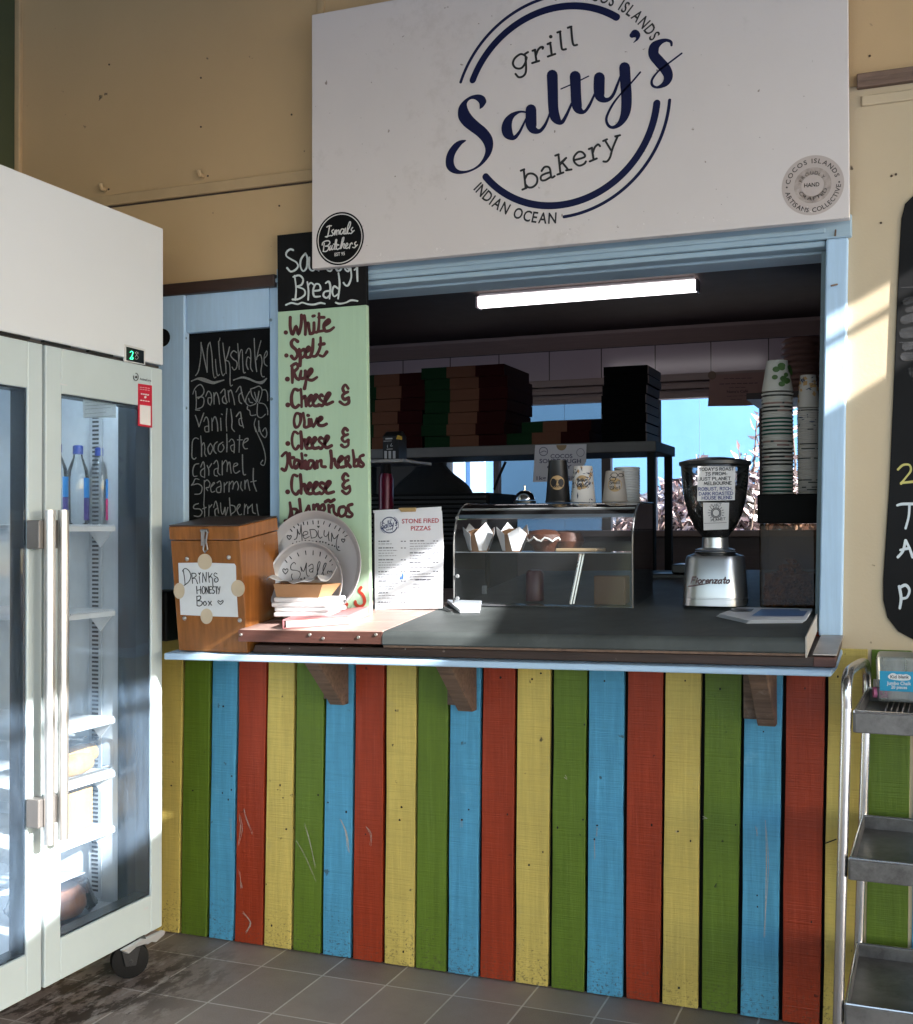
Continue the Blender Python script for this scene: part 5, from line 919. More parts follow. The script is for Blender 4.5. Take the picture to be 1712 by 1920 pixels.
m_ = MB(); q = c0 + Vector((.0, -.0, .106)); m_.obox(q, (.06, 0, .006), (0, .07, .0), (0, 0, .0006)); m_.obj('cake_label', PAPER, t)
# ------------------------------------------------------------------ things on the counter
PANM = mat('pan_aluminium', (0.50, 0.49, 0.50), 0.36, 0.4, var=0.08, vs=9, wear=0.1, wearcol=(0.40, 0.39, 0.39), ws=9, bump=.05, bs=40)
def pan(cpx, rpx, y0, lean, label, draw, name):
    c = Y(*cpx, y0); e = Y(cpx[0] + rpx, cpx[1], y0); r = (e - c).length * .985
    n = Vector((0, -math.cos(lean), math.sin(lean)))
    t = thing(name, c, label, 'pan', 'round pizza pans on the counter')
    MB().lathe([(.0005, 0), (r * .86, 0), (r * .875, .001), (r * .96, .020), (r, .022), (r, .0185), (r * .97, .0165), (r * .885, -.0025), (r * .86, -.003), (.0005, -.003)], c, n, 72, False, False).obj('pan_body', PANM, t, smooth=True)
    m_ = MB(); draw(m_, planeN(c, n)); m_.obj('marker_writing', INK, t, fix=False)
    return c, r, n
def heart(m_, pl, z, x, y, s, wd, fill_=False):
    q = [(0, .9), (-.7, .1), (-.75, -.5), (-.35, -.7), (0, -.3), (.35, -.7), (.75, -.5), (.7, .1), (0, .9)]
    q = [z(x + a * s, y + b * s) for a, b in q]
    if fill_: fill(m_, pl, q[:-1], .0009, 3)
    else: ribbon(m_, pl, [(*p, wd) for p in q], .0009, 3)
def dm(m_, pl):
    zp = zoom(495, 960, 8.351); w_ = 1.5
    tr(m_, pl, zp, w_, '475,430 510,410 525,330 520,270', '520,270 560,350 580,200', '580,200 590,340 600,490', '610,370 680,345 680,310 630,310 610,360 640,415 710,385', '720,280 740,400', '715,280 790,275 830,330 810,390 740,410', '850,290 850,370 880,410 910,390', '945,290 940,360 970,385 1010,340', '1015,310 1010,380 1020,450', '1060,330 1055,460', '1060,330 1100,420 1165,350', '1165,350 1140,430 1130,520 1150,590 1190,605')
    for q in ('410,265 440,305', '460,225 480,250', '525,180 545,212', '615,160 625,200', '680,155 685,198', '765,138 770,188', '850,140 850,186', '945,148 930,192', '1040,185 1020,228', '1130,215 1105,260', '1195,250 1170,295', '1258,305 1235,332', '1305,365 1265,385'): tr(m_, pl, zp, w_ * 1.1, q, sm=1)
    for x, y in ((452, 495), (512, 472), (555, 465), (648, 448), (708, 452), (765, 460), (820, 462), (878, 465), (920, 470), (968, 482), (1015, 508), (1068, 520), (1105, 535), (1168, 548)): dot(m_, pl, *zp(x, y), 1.5)
    heart(m_, pl, zp, 395, 395, 42, w_); heart(m_, pl, zp, 1240, 445, 34, w_); heart(m_, pl, zp, 852, 230, 24, w_, True)
def ds(m_, pl):
    zp = zoom(495, 960, 8.351); w_ = 1.5
    tr(m_, pl, zp, w_, '495,815 470,790 425,830 425,900 500,915 560,940 565,1000 520,1070 460,1070 430,1010 440,970', '575,860 590,930', '580,865 620,930 665,800', '665,800 660,920 680,1000 710,1000', '700,850 750,815 770,850 765,950', '765,880 710,910 735,945 765,920', '820,990 850,900 880,800 860,780 835,860 840,980', '770,1045 830,980', '905,975 940,900 975,810 950,810 925,880 930,990')
    for q in ('330,752 360,790', '400,695 430,732', '522,640 545,690', '650,610 658,668', '770,605 768,670', '885,630 875,692', '985,680 962,725', '1060,745 1030,778', '1075,822 1062,832'): tr(m_, pl, zp, w_ * 1.1, q, sm=1)
    for x, y in ((580, 1050), (635, 1035), (965, 1055), (1015, 1045)): dot(m_, pl, *zp(x, y), 1.7)
    heart(m_, pl, zp, 335, 925, 52, w_); heart(m_, pl, zp, 1030, 955, 45, w_)
pan((590, 1061), 94, -.085, math.radians(7), 'larger round metal pizza pan marked medium, leaning on the bread board', dm, 'pizza_pan')
pan((578, 1093), 71, -.118, math.radians(7), 'smaller round metal pizza pan marked small, in front of the larger pan', ds, 'pizza_pan')
# book, paper stack, tray with napkin
def onb(px, py): return ctr(px, py)
b0, b1 = Y(530, 1181, -.27), Y(655, 1171, -.24); zb0 = cz_(-1.5, -.25)
ba, bb_ = ctr(531, 1180), ctr(655, 1171); d_ = Vector((-.012, .15, .0135)); hB = .026
t = thing('closed_book', (ba + bb_) / 2, 'closed pink hardback book lying on the counter under the paper stack', 'book')
def slab(p0, p1, d, z0, z1): return [p + Vector((0, 0, z0)) for p in (p0, p1, p1 + d, p0 + d)], [p + Vector((0, 0, z1)) for p in (p0, p1, p1 + d, p0 + d)]
MB().hexa(*slab(ba + Vector((.006, .005, 0)), bb_ + Vector((-.004, .004, 0)), d_ * .94, .004, hB - .004)).obj('pages', mat('book_pages', (0.68, 0.63, 0.60), .8, var=.05, vs=200, stretch=(1, 1, 20)), t)
m_ = MB(); m_.hexa(*slab(ba, bb_, d_, .0005, .0038)); m_.hexa(*slab(ba, bb_, d_, hB - .0038, hB)); PINKB = mat('pink_cover', (0.42, 0.16, 0.17), .5, var=.06); m_.hexa(*slab(ba + Vector((-.003, 0, 0)), ba + Vector((0, 0, 0)), d_, .0005, hB)); m_.obj('cover', PINKB, t, bevel=.001)
pa, pb2 = Y(514, 1152, -.225), Y(622, 1150, -.215); zt1 = max(pa.z, pb2.z); base = (ba + bb_) / 2 + Vector((-.03, .06, hB))
sp_ = thing('paper_stack', base, 'stack of white folded paper napkins on the pink book', 'napkins'); rn = random.Random(5)
u = (pb2 - pa); u.z = 0; u.y *= .4; wv = u.length; u.normalize(); v = Vector((-u.y, u.x, 0)); zz0 = ba.z + hB + .001
o_ = Vector((pa.x, -.232, zz0)); hs = Y(560, 1121, -.225).z - zz0
m_ = MB(); n = 4
for k in range(n):
    j = Vector((rn.uniform(-.006, .004), rn.uniform(-.003, .003), 0)); z0, z1 = hs * k / n, hs * (k + .97) / n
    q = [o_ + j, o_ + j + u * (wv - .006 * (k > n / 2) - rn.uniform(0, .004)), o_ + j + u * (wv - .004) + v * .11, o_ + j + v * .11]; m_.hexa([p + Vector((0, 0, z0 + CS * (p.x - o_.x))) for p in q], [p + Vector((0, 0, z1 + CS * (p.x - o_.x))) for p in q])
m_.obj('sheets', mat('napkin_white', (0.70, 0.68, 0.69), .9, var=.03, bump=.3, bs=50), sp_, bevel=.0045, seg=3)
tz = zz0 + hs + .001; ty = -.225
f0, f1 = Y(525, 1121, ty), Y(597, 1119, ty); g0, g1 = Y(497, 1097, ty), Y(609, 1094, ty)
dv = Vector((0, .075, 0)); dw = Vector((0, .10, 0)); ex = Vector((0, -.012, 0))
lo_ = [Vector((f0.x - .012, ty, tz)), Vector((f1.x, ty, tz)), Vector((f1.x, ty + .07, tz)), Vector((f0.x - .012, ty + .07, tz))]
hz = (g0.z + g1.z) / 2; hi_ = [Vector((g0.x + .035, ty - .014, hz)), Vector((g1.x, ty - .014, hz)), Vector((g1.x + .004, ty + .09, hz)), Vector((g0.x - .0, ty + .09, hz))]
ty_ = thing('paper_tray', (lo_[0] + lo_[2]) / 2, 'open brown card food tray holding crumpled napkins', 'tray')
m_ = MB(); m_.add(lo_ + hi_, [(0, 1, 2, 3), (0, 1, 5, 4), (1, 2, 6, 5), (2, 3, 7, 6), (3, 0, 4, 7)]); o = m_.obj('tray', mat('kraft_card', (0.36, 0.20, 0.095), .6, var=.07, vs=12), ty_); s_ = o.modifiers.new('s', 'SOLIDIFY'); s_.thickness = .0014
m_ = MB(); gx, gy = 22, 12; vs = []
for i in range(gx):
    for j in range(gy):
        f, g = i / (gx - 1), j / (gy - 1); p = Vector((g0.x + .004 + (g1.x - g0.x - .01) * f, ty + .0 + .085 * g, hz + .004))
        p.z += .018 * (0.4 + math.sin(f * 9 + g * 4) * .5 + math.sin(f * 23 + 2 * g) * .3) * (0.25 + abs(f - .45) * 1.6) + .024 * max(0, f - .55) * g * 3; p.y -= .012 * math.sin(f * 14) * (1 - g); vs.append(p)
m_.add(vs, [(i * gy + j, (i + 1) * gy + j, (i + 1) * gy + j + 1, i * gy + j + 1) for i in range(gx - 1) for j in range(gy - 1)])
o = m_.obj('napkin', mat('napkin_white', (0, 0, 0)), ty_, fix=False, smooth=True); o.modifiers.new('s', 'SOLIDIFY').thickness = .001
# menu on a clipboard
mb_ = (ctr(702, 1142) + ctr(830, 1140)) / 2; ym = mb_.y - .02; n_ = Vector((0, -1, .06)).normalized(); pm = planeN((0, ym, mb_.z), n_)
t = thing('menu_clipboard', (mb_.x, ym, mb_.z), 'white printed pizza menu on a clipboard standing on the counter', 'menu')
zm = zoom(690, 920, 5.35)
m_ = MB(); m_.prism([pm(*zm(*q), -.003) for q in ((50, 195), (735, 165), (755, 1180), (60, 1195))], n_ * -.004); m_.obj('clipboard', mat('clipboard_black', (0.02, 0.02, 0.022), .5), t)
m_ = MB(); k = [zm(*q) for q in ((65, 222), (742, 200), (758, 560), (752, 800), (745, 1180), (70, 1190))]; m_.prism([pm(*q, 0) for q in k], n_ * -.0015); m_.obj('menu_sheet', PAPER, t)
m_ = MB(); m_.prism([pm(*zm(*q), -.001) for q in ((52, 198), (735, 160), (735, 200), (55, 225))], n_ * -.001); m_.obj('back_sheet', PAPER, t)
m_ = MB(); m_.prism([pm(*zm(*q), .006) for q in ((300, 172), (480, 168), (470, 210), (330, 212))], n_ * -.008); m_.obj('clip', mat('brass_clip', (0.45, 0.30, 0.14), .4, .5), t, bevel=.001)
m_ = MB(); typ(m_, pm, 'STONE FIRED', zm(340, 328), zm(712, 320), 8.2); typ(m_, pm, 'PIZZAS', zm(430, 400), zm(628, 396), 8.0); m_.obj('red_print', mat('print_red', (0.42, 0.07, 0.09), .6), t, fix=False)
m_ = MB(); cxm, cym = 215, 345
for a0, a1, r, wd in ((15, 170, 78, 1.9), (200, 345, 78, 1.9), (120, 200, 92, .8), (-60, 20, 92, .8)):
    n = 24; ribbon(m_, pm, [(*zm(cxm + r * math.cos(math.radians(a0 + (a1 - a0) * q / n)), cym + r * math.sin(math.radians(a0 + (a1 - a0) * q / n))), wd) for q in range(n + 1)], .0008, 1)
hand(m_, pm, "Salty's", zm(135, 385), zm(292, 345), 10.5, 1.5, .25, up=(-.05, -1)); hand(m_, pm, 'grill', zm(195, 312), zm(240, 300), 4, .5); hand(m_, pm, 'bakery', zm(185, 402), zm(250, 390), 4, .5)
m_.obj('menu_logo', mat('print_navy', (0.03, 0.04, 0.12), .6), t, fix=False)
m_ = MB(); m2 = MB(); rr_ = random.Random(4)
def dashes(mb, x0, x1, y, wd):
    x = x0
    while x < x1:
        l = rr_.uniform(14, 42); e = min(x + l, x1); ribbon(mb, pm, [(*zm(x, y - (x - x0) * .012), wd), (*zm(e, y - (e - x0) * .012), wd)], .0008, 1, False); x = e + rr_.uniform(5, 9)
for xc, xe, xp, y, ns in ((105, 345, 330, 508, (1, 3, 3, 2, 3, 2, 2)), (420, 690, 655, 505, (3, 2, 2, 3))):
    for n in ns:
        dashes(m_, xc, xc + rr_.uniform(90, 170), y, 1.9); dashes(m_, xp, xp + 18, y, 1.7); dashes(m_, xp + 32, xp + 50, y, 1.7); y += 27
        for k in range(n): dashes(m2, xc, xc + rr_.uniform(120, xe - xc), y, 1.3); y += 26
        y += 14
dashes(m_, 475, 640, 893, 2.2); ribbon(m_, pm, [(*zm(470, 862), .8), (*zm(660, 860), .8)], .0008, 1)
for k in range(8):
    if k != 4: dashes(m2, 455, 455 + rr_.uniform(90, 230), 936 + k * 30, 1.4)
m_.obj('menu_heading', mat('print_dark2', (0.10, 0.10, 0.13), .6), t, fix=False); m2.obj('menu_text', mat('print_mid', (0.26, 0.26, 0.30), .6), t, fix=False)
m_ = MB(); fill(m_, pm, [zm(*q) for q in ((320, 890), (330, 850), (335, 880), (328, 892))], .0009, 2); fill(m_, pm, [zm(*q) for q in ((340, 890), (345, 825), (358, 850), (350, 890))], .0009, 2); m_.obj('sail_drawing', mat('print_blue', (0.05, 0.18, 0.5), .6), t, fix=False)
# notepad and pen
na, nb, nc, nd = ctr(862, 1150.5), ctr(899, 1150), ctr(903, 1133), ctr(838, 1131)
m_ = MB(); q = [na, nb, nc, nd]; m_.hexa([p + Vector((0, 0, .0008)) for p in q], [p + Vector((0, 0, .011)) for p in q]); t = tag(m_.obj('notepad', PAPER, bevel=.0015), 'small white order pad lying on the laminate counter', 'notepad')
pe0, pe1 = ctr(826, 1141), ctr(848, 1147); m_ = MB().tube([pe0 + Vector((0, 0, .0045)), pe1 + Vector((-.0, -.006, .0045))], [.002, .0035], 10); tag(m_.obj('pen', mat('pen_black', (.012, .012, .012), .3)), 'thin black pen lying beside the white order pad', 'pen')
# leaflets
la = [ctr(*q) for q in ((1343, 1157), (1378, 1144), (1517, 1150), (1505, 1169), (1400, 1170))]
lf = thing('leaflet_pile', sum(la, Vector()) / 5, 'white and blue folded leaflets fanned on the right end of the counter', 'leaflets')
m_ = MB()
for k in range(3): m_.hexa([p + Vector((.004 * k, -.002 * k, .0012 + .003 * k)) for p in la], [p + Vector((.004 * k, -.002 * k, .0024 + .003 * k + (.004 if i in (2,) else 0))) for i, p in enumerate(la)])
m_.obj('leaflet', PAPER, lf)
pt = planeN((0, 0, 0), (0, 0, 1)); lz = .0118
m_ = MB(); q = [ctr(*p) + Vector((.006, -.002, lz)) for p in ((1424, 1150), (1512, 1151), (1503, 1164), (1405, 1163))]; m_.add(q, [(0, 1, 2, 3)]); m_.obj('blue_print', mat('leaflet_blue', (0.09, 0.17, 0.36), .4), lf, fix=False)
m_ = MB(); q = [ctr(*p) + Vector((.006, -.002, lz + .0004)) for p in ((1366, 1149), (1410, 1150), (1405, 1155), (1372, 1154))]; m_.add(q, [(0, 1, 2, 3)]); m_.obj('picture_print', mat('leaflet_dark', (0.07, 0.07, 0.08), .4), lf, fix=False)
# ------------------------------------------------------------------ acrylic pastry case
A0, A1 = ctr(851, 1139), ctr(1186, 1139); yc = (A0.y + A1.y) / 2; zf = (A0.z + A1.z) / 2 + .001; cx0, cx1 = Y(851, 1139, yc).x, Y(1186, 1139, yc).x
dc = .27; hc = Y(1010, 944, yc + .12).z - zf; hs_ = Y(950, 1036, yc).z - zf
pc_ = thing('pastry_case', ((cx0 + cx1) / 2, yc + dc / 2, zf), 'clear curved acrylic pastry case on the counter', 'display case')
ACR = glass('clear_acrylic', (0.76, 0.79, 0.81), 0.03, (0.20, 0.21, 0.23), rough=.04, refl=1.2, ds=7)
prof = [(0, 0), (0, hs_ * 1.15)] + [(dc * .42 * (1 - math.cos(math.radians(a))), hs_ * 1.15 + (hc - hs_ * 1.15) * math.sin(math.radians(a))) for a in (15, 30, 45, 60, 75, 90)] + [(dc, hc)]
m_ = MB(); k = len(prof); m_.add([(cx0, yc + a_, zf + b__) for a_, b__ in prof] + [(cx1, yc + a_, zf + b__) for a_, b__ in prof], [(i, i + 1, k + i + 1, k + i) for i in range(k - 1)]); m_.obj('front_sheet', ACR, pc_, fix=False, smooth=True)
for x in (cx0, cx1): m_ = MB(); m_.add([(x, yc + a_, zf + b__) for a_, b__ in prof] + [(x, yc + dc, zf)], [tuple(range(k + 1))]); m_.obj('end_panel', ACR, pc_, fix=False)
ED = mat('acrylic_edge', (0.10, 0.105, 0.11), .2, var=.1)
m_ = MB()
for x in (cx0, cx1): m_.tube([(x, yc + a_, zf + b__) for a_, b__ in prof], .0028, 6)
m_.obj('edge', ED, pc_)
m_ = MB(); 
yy = yc + prof[5][0]; zz_ = zf + prof[5][1]; m_.tube([(cx0 + .004, yy - .002, zz_), (cx1 - .004, yy - .002, zz_)], .0016, 6); m_.tube([(cx0 + .004, yc + .004, zf + hs_), (cx1 - .004, yc + .004, zf + hs_)], .0016, 6)
m_.obj('front_edge', mat('bright_edge', (0.28, 0.29, 0.30), .2), pc_)
m_ = MB(); m_.add([(cx0 + .004, yc + .005, zf + hs_), (cx1 - .004, yc + .005, zf + hs_), (cx1 - .004, yc + dc - .005, zf + hs_), (cx0 + .004, yc + dc - .005, zf + hs_)], [(0, 1, 2, 3)]); m_.obj('shelf', ACR, pc_, fix=False)
m_ = MB(); m_.box((cx0 + .002, yc + .002, zf), (cx1 - .002, yc + dc, zf + .004)); m_.obj('base', mat('smoky_base', (0.05, 0.05, 0.055), .2), pc_)
m_ = MB()
for z_ in (.02, hs_ * .55, hs_ + .1): m_.lathe([(.006, 0), (.005, -.004)], (cx0 + .012, yc - .001, zf + z_), (0, 1, 0), 12)
for px, py in ((1010 - 5, 985), (906, 1110)): p = Y(px if py > 1000 else 906, py, yc + dc - .01); m_.box((p.x - .012, p.y, p.z - .02), (p.x + .012, p.y + .004, p.z + .02))
m_.obj('hinge', mat('clear_hinge', (0.22, 0.23, 0.24), .2), pc_)
# muffins
CR = mat('muffin_crumb', (0.44, 0.22, 0.10), .7, var=.35, vs=45, bump=.5, bs=120); DK = mat('choc_muffin', (0.075, 0.022, 0.009), .55, var=.4, vs=45, bump=.5, bs=120)
TISS = mat('baking_paper', (0.62, 0.60, 0.60), .7, var=.05)
def muffin(px, label, back=0.05):
    p = Y(px, 1034, yc + back); c = Vector((p.x, yc + back, zf + hs_ + .0015)); t = thing('muffin', c, label, 'muffin', 'paper wrapped muffins in the pastry case')
    MB().lathe([(.025, 0), (.031, .035), (.036, .05), (.03, .06), (.014, .066), (.0005, .067)], c, (0, 0, 1), 22, True, False).obj('cake', CR, t, smooth=True)
    MB().lathe([(.0262, .001), (.0375, .048), (.0365, .048), (.0255, .001)], c, (0, 0, 1), 22, False, False).obj('card_cup', mat('card_cup', (.33, .17, .085), .7, var=.1), t, smooth=True)
    m_ = MB(); r_ = random.Random(px)
    for k in range(4):
        a = math.radians(45 + 90 * k + r_.uniform(-12, 12)); d = Vector((math.cos(a), math.sin(a), 0)); s = Vector((-d.y, d.x, 0)); h = r_.uniform(.07, .088)
        m_.add([c + d * .027 - s * .012 + Vector((0, 0, .003)), c + d * .027 + s * .012 + Vector((0, 0, .003)), c + d * .037 + s * .030 + Vector((0, 0, .052)), c + d * .050 + Vector((0, 0, h)), c + d * .037 - s * .030 + Vector((0, 0, .052))], [(0, 1, 2, 3, 4)])
    o = m_.obj('tulip_wrap', TISS, t, fix=False); o.modifiers.new('s', 'SOLIDIFY').thickness = .0007
muffin(898, 'muffin in a white tulip paper wrap, leftmost in the pastry case'); muffin(961, 'muffin in a white tulip paper wrap beside the iced pastry')
p = Y(1020, 1034, yc + .07); c = Vector((p.x, yc + .08, zf + hs_ + .0015)); t = thing('iced_pastry', c, 'dark glazed pastry with a line of white icing in the case', 'pastry')
MB().lathe([(.03, 0), (.04, .02), (.052, .032), (.05, .05), (.03, .062), (.0005, .065)], c, (0, 0, 1), 26, True, False).lathe([(.035, .004), (.05, .03), (.04, .055), (.0005, .062)], c + Vector((.06, .03, 0)), (0, 0, 1), 24, True, False).obj('pastry', DK, t, smooth=True)
m_ = MB(); m_.tube([c + Vector((.053 * math.cos(a), .053 * math.sin(a), .036 + .006 * math.sin(a * 9))) for a in [math.radians(190 + 12 * k) for k in range(14)]], .003, 6); m_.obj('icing', mat('white_icing', (0.66, 0.62, 0.58), .4), t, smooth=True)
p0, p1 = Y(1043, 1030, yc + .03), Y(1120, 1030, yc + .03); m_ = MB(); m_.box((p0.x, yc + .02, zf + hs_ + .002), (p1.x, yc + .13, zf + hs_ + .012)); tag(m_.obj('serving_board', mat('pale_wood', (0.50, 0.34, 0.19), .5, grain=.2, gaxis=0), bevel=.003), 'small pale wooden board on the pastry case shelf', 'board')
p0, p1 = Y(1070, 1126, yc + .03), Y(1086, 1040, yc + .03); p0.z = zf + .008; p1.z = zf + hs_ - .002; p1.y = yc + .05; m_ = MB().tube([p0, p1], .006, 8).tube([p0 + Vector((.004, .012, 0)), p1 + Vector((.004, .012, 0))], .006, 8); tag(m_.obj('serving_tongs', mat('tongs_steel', (0.5, 0.48, 0.46), .25, .9), smooth=True), 'metal serving tongs leaning inside the pastry case', 'tongs')
p0, p1 = Y(1113, 1136, yc + .06), Y(1172, 1080, yc + .06); m_ = MB().box((p0.x, yc + .06, zf + .0045), (p1.x, yc + .12, zf + p1.z - zf)); tag(m_.obj('paper_bag', mat('brown_paper', (0.13, 0.07, 0.04), .7, var=.15), bevel=.004), 'folded brown paper bag standing in the right of the pastry case', 'bag')
p0 = Y(1003, 1136, yc + .14); m_ = MB().lathe([(.026, 0), (.027, .004), (.027, .085), (.02, .095)], (p0.x, yc + .14, zf + .0045), (0, 0, 1), 24); tag(m_.obj('magenta_reflection', mat('reflection_magenta', (0.06, 0.003, 0.015), .35), smooth=True), 'dark magenta shape standing in for a reflection in the lower pastry case', 'cup')  # magenta solid added in place of a reflection in the acrylic
# bell and cups on top of the case
zt_ = zf + hc + .003; yt = yc + .19
p = Y(984, 938, yt); c = Vector((p.x, yt, zt_)); t = thing('service_bell', c, 'shiny chrome counter bell on top of the pastry case', 'bell')
rb_ = (Y(1004, 938, yt) - Y(964, 938, yt)).length / 2
MB().lathe([(rb_, 0), (rb_ * 1.02, .004), (rb_, .007)], c, (0, 0, 1), 32).obj('bell_base', mat('bell_black', (.01, .01, .01), .3), t, smooth=True)
MB().lathe([(rb_ * .92, .009), (rb_ * .9, .016), (rb_ * .74, .028), (rb_ * .45, .036), (rb_ * .12, .0385), (.0005, .0385)], c, (0, 0, 1), 32, True, False).obj('dome', mat('polished_chrome', (.75, .75, .76), .06, 1.0, var=.02), t, smooth=True)
MB().lathe([(.0022, .0385), (.0022, .047), (.004, .048), (.004, .052), (.001, .054)], c, (0, 0, 1), 12).obj('plunger', mat('polished_chrome', (0, 0, 0)), t, smooth=True)
LB = mat('kraft_label', (0.42, 0.27, 0.12), .6)
def cup(px, w_bot, w_top, ytop, label, m0, txt, lc, lr, deco=None):
    pz = Y(px, 938, yt); c = Vector((pz.x, yt, zt_)); k = (Y(px + 1, 938, yt) - pz).length; h = (Y(px, ytop, yt).z - zt_); r0, r1 = w_bot / 2 * k, w_top / 2 * k
    t = thing('paper_cup', c, label, 'cup', 'sample cups on the pastry case')
    MB().lathe([(r0, 0), (r0 * 1.03, .002), (r0 * 1.03, .005), (r0 * .99, .007), (r1, h - .001), (r1 - .003, h), (r1 - .004, h - .006), (.0005, h - .006)], c, (0, 0, 1), 36, True, False).obj('cup_body', m0, t, smooth=True)
    def pl(px, py, o=0.0):  # the point of the cup's own tapered wall that this direction of sight meets
        rr_ = ray(px, py); z = c.z + h / 2
        for _ in range(4):
            R_ = r0 + (r1 - r0) * (z - c.z) / h + .0006 + o; ox, oy = CP[0] - c.x, CP[1] - c.y; A = rr_[0] ** 2 + rr_[1] ** 2; B_ = ox * rr_[0] + oy * rr_[1]; C_ = ox * ox + oy * oy - R_ * R_
            t_ = (-B_ - math.sqrt(max(0, B_ * B_ - A * C_))) / A; q_ = CP + rr_ * t_; z = q_[2]
        return Vector(q_)
    m_ = MB(); vs = []
    for q in range(32): vs.append(pl(lc[0] + lr * math.cos(q * math.pi / 16), lc[1] + lr * math.sin(q * math.pi / 16), 0))
    ctr_ = pl(lc[0], lc[1], 0); m_.add(vs + [ctr_], [(q, (q + 1) % 32, 32) for q in range(32)]); lb = m_.obj('size_label', LB, t, fix=False)
    m_ = MB(); l1, l2 = txt.split('/'); hand(m_, pl, l1, (lc[0] - lr * .75, lc[1] - 1), (lc[0] + lr * .75, lc[1] - 2), 6.5, .95); hand(m_, pl, l2, (lc[0] - lr * .75, lc[1] + 9), (lc[0] + lr * .75, lc[1] + 8), 6.5, .95); m_.obj('label_writing', INK, lb, fix=False)
    return t, c, r0, r1, h, pl
cup(1046.5, 45, 33, 863, 'large black paper cup upside down with a round kraft label', mat('black_cup', (.012, .011, .011), .4), 'Large/3Shots', (1045, 905), 13.5)
t, c, r0, r1, h, pl = cup(1093.5, 45, 34, 874, 'medium white paper cup with leaf print, upside down with kraft label', mat('white_cup', (.66, .62, .59), .6, var=.03), 'Medium/2Shots', (1092, 904), 13)
def wrapmarks(t, c, r0, r1, h, seed, n, col, size, slim):
    m_ = MB(); r_ = random.Random(seed)
    for q in range(n):
        a = math.radians(r_.uniform(200, 350)); z = r_.uniform(.02, .95) * h; rr = r0 + (r1 - r0) * z / h + .0008; u = Vector((-math.sin(a), math.cos(a), 0)); n_ = Vector((math.cos(a), math.sin(a), 0)); th_ = r_.uniform(0, 3.14); d = u * math.cos(th_) + Vector((0, 0, 1)) * math.sin(th_); s = u * -math.sin(th_) + Vector((0, 0, 1)) * math.cos(th_); p = c + n_ * rr + Vector((0, 0, z)); L_ = size * r_.uniform(.6, 1.2)
        m_.add([p - d * L_, p + s * L_ * slim, p + d * L_, p - s * L_ * slim], [(0, 1, 2, 3)])
    m_.obj('leaf_print', col, t, fix=False)
wrapmarks(t, c, r0, r1, h, 1, 46, mat('leaf_grey', (.05, .06, .10), .6), .009, .22); wrapmarks(t, c, r0, r1, h, 2, 10, mat('leaf_ochre', (.45, .26, .10), .6), .007, .7)
t, c, r0, r1, h, pl = cup(1153, 46, 33, 883, 'small beige paper cup with hexagon print, upside down with kraft label', mat('beige_cup', (.42, .36, .31), .6, var=.06), 'Small/1Shot', (1153, 909), 13)
m_ = MB()
for hx, hy, r in ((1152, 891, 7), (1164, 891, 5), (1149, 898, 6)): ribbon(m_, pl, [(hx + r * math.cos(q * math.pi / 3), hy + r * .7 * math.sin(q * math.pi / 3), 1.4) for q in range(7)], .0009, 1)
m_.obj('hexagon_print', INK, t, fix=False)
p = Y(1176, 936, yt + .05); c = Vector((p.x, yt + .05, zt_)); m_ = MB(); k = (Y(1200, 936, yt + .05) - p).length * 2; hh = Y(1176, 876, yt + .05).z - zt_
pr_ = []
for q in range(14): z = hh * q / 14; pr_ += [(k * .46, z), (k * .5, z + .001), (k * .5, z + hh / 14 - .0015), (k * .46, z + hh / 14 - .0005)]
m_.lathe(pr_ + [(k * .4, hh), (.0005, hh)], c, (0, 0, 1), 32, True, False); tag(m_.obj('lid_stack', mat('lid_white', (.50, .48, .46), .5), smooth=True), 'stack of white plastic cup lids behind the small cup', 'lids')
# ------------------------------------------------------------------ right of the counter: grinder, bean bin, paper cups
g0, g1 = ctr(1284, 1141), ctr(1401, 1141); yg = (g0.y + g1.y) / 2 + .07
GB = Y(1342, 1139, yg - .085); gz = GB.z; gx = Y(1342, 1139, yg).x; kg = (Y(1343, 1100, yg) - Y(1342, 1100, yg)).length
def gh(py): return Y(1342, py, yg).z - gz
t = thing('coffee_grinder', (gx, yg, gz), 'silver coffee grinder with a dark bean hopper and handwritten note', 'coffee grinder')
GS = mat('grinder_silver', (0.50, 0.51, 0.53), 0.30, 0.9, var=.05, vs=8)
rb0, rb1 = 57 * kg, 52 * kg
def rrect(w_, d_, r, n=5):
    q = []
    for cxs, cys, a0 in ((1, 1, 0), (-1, 1, 90), (-1, -1, 180), (1, -1, 270)):
        for k in range(n + 1): a = math.radians(a0 + 90 * k / n); q.append((cxs * (w_ - r) + r * math.cos(a), cys * (d_ - r) + r * math.sin(a)))
    return q
def loft(mb, secs):
    k = len(mb.v); n = len(secs[0][0])
    for pts, z, ox in secs: mb.v += [Vector((gx + x + ox, yg + y_, gz + z)) for x, y_ in pts]
    for i in range(len(secs) - 1):
        for j in range(n): mb.f.append((k + i * n + j, k + i * n + (j + 1) % n, k + (i + 1) * n + (j + 1) % n, k + (i + 1) * n + j))
    mb.f.append(tuple(k + j for j in range(n - 1, -1, -1))); mb.f.append(tuple(k + (len(secs) - 1) * n + j for j in range(n)))
hb_ = gh(1042)
m_ = MB(); loft(m_, [(rrect(rb0, .085, .045), .003, 0), (rrect(rb0, .085, .045), .02, 0), (rrect(rb0 * .985, .084, .045), .021, 0), (rrect(rb0 * .985, .084, .045), .024, 0), (rrect(rb0 * .995, .085, .045), .025, 0), (rrect(rb1, .08, .045), hb_ - .01, 0), (rrect(rb1 * .95, .076, .042), hb_, 0)]); m_.obj('body', GS, t, smooth=True)
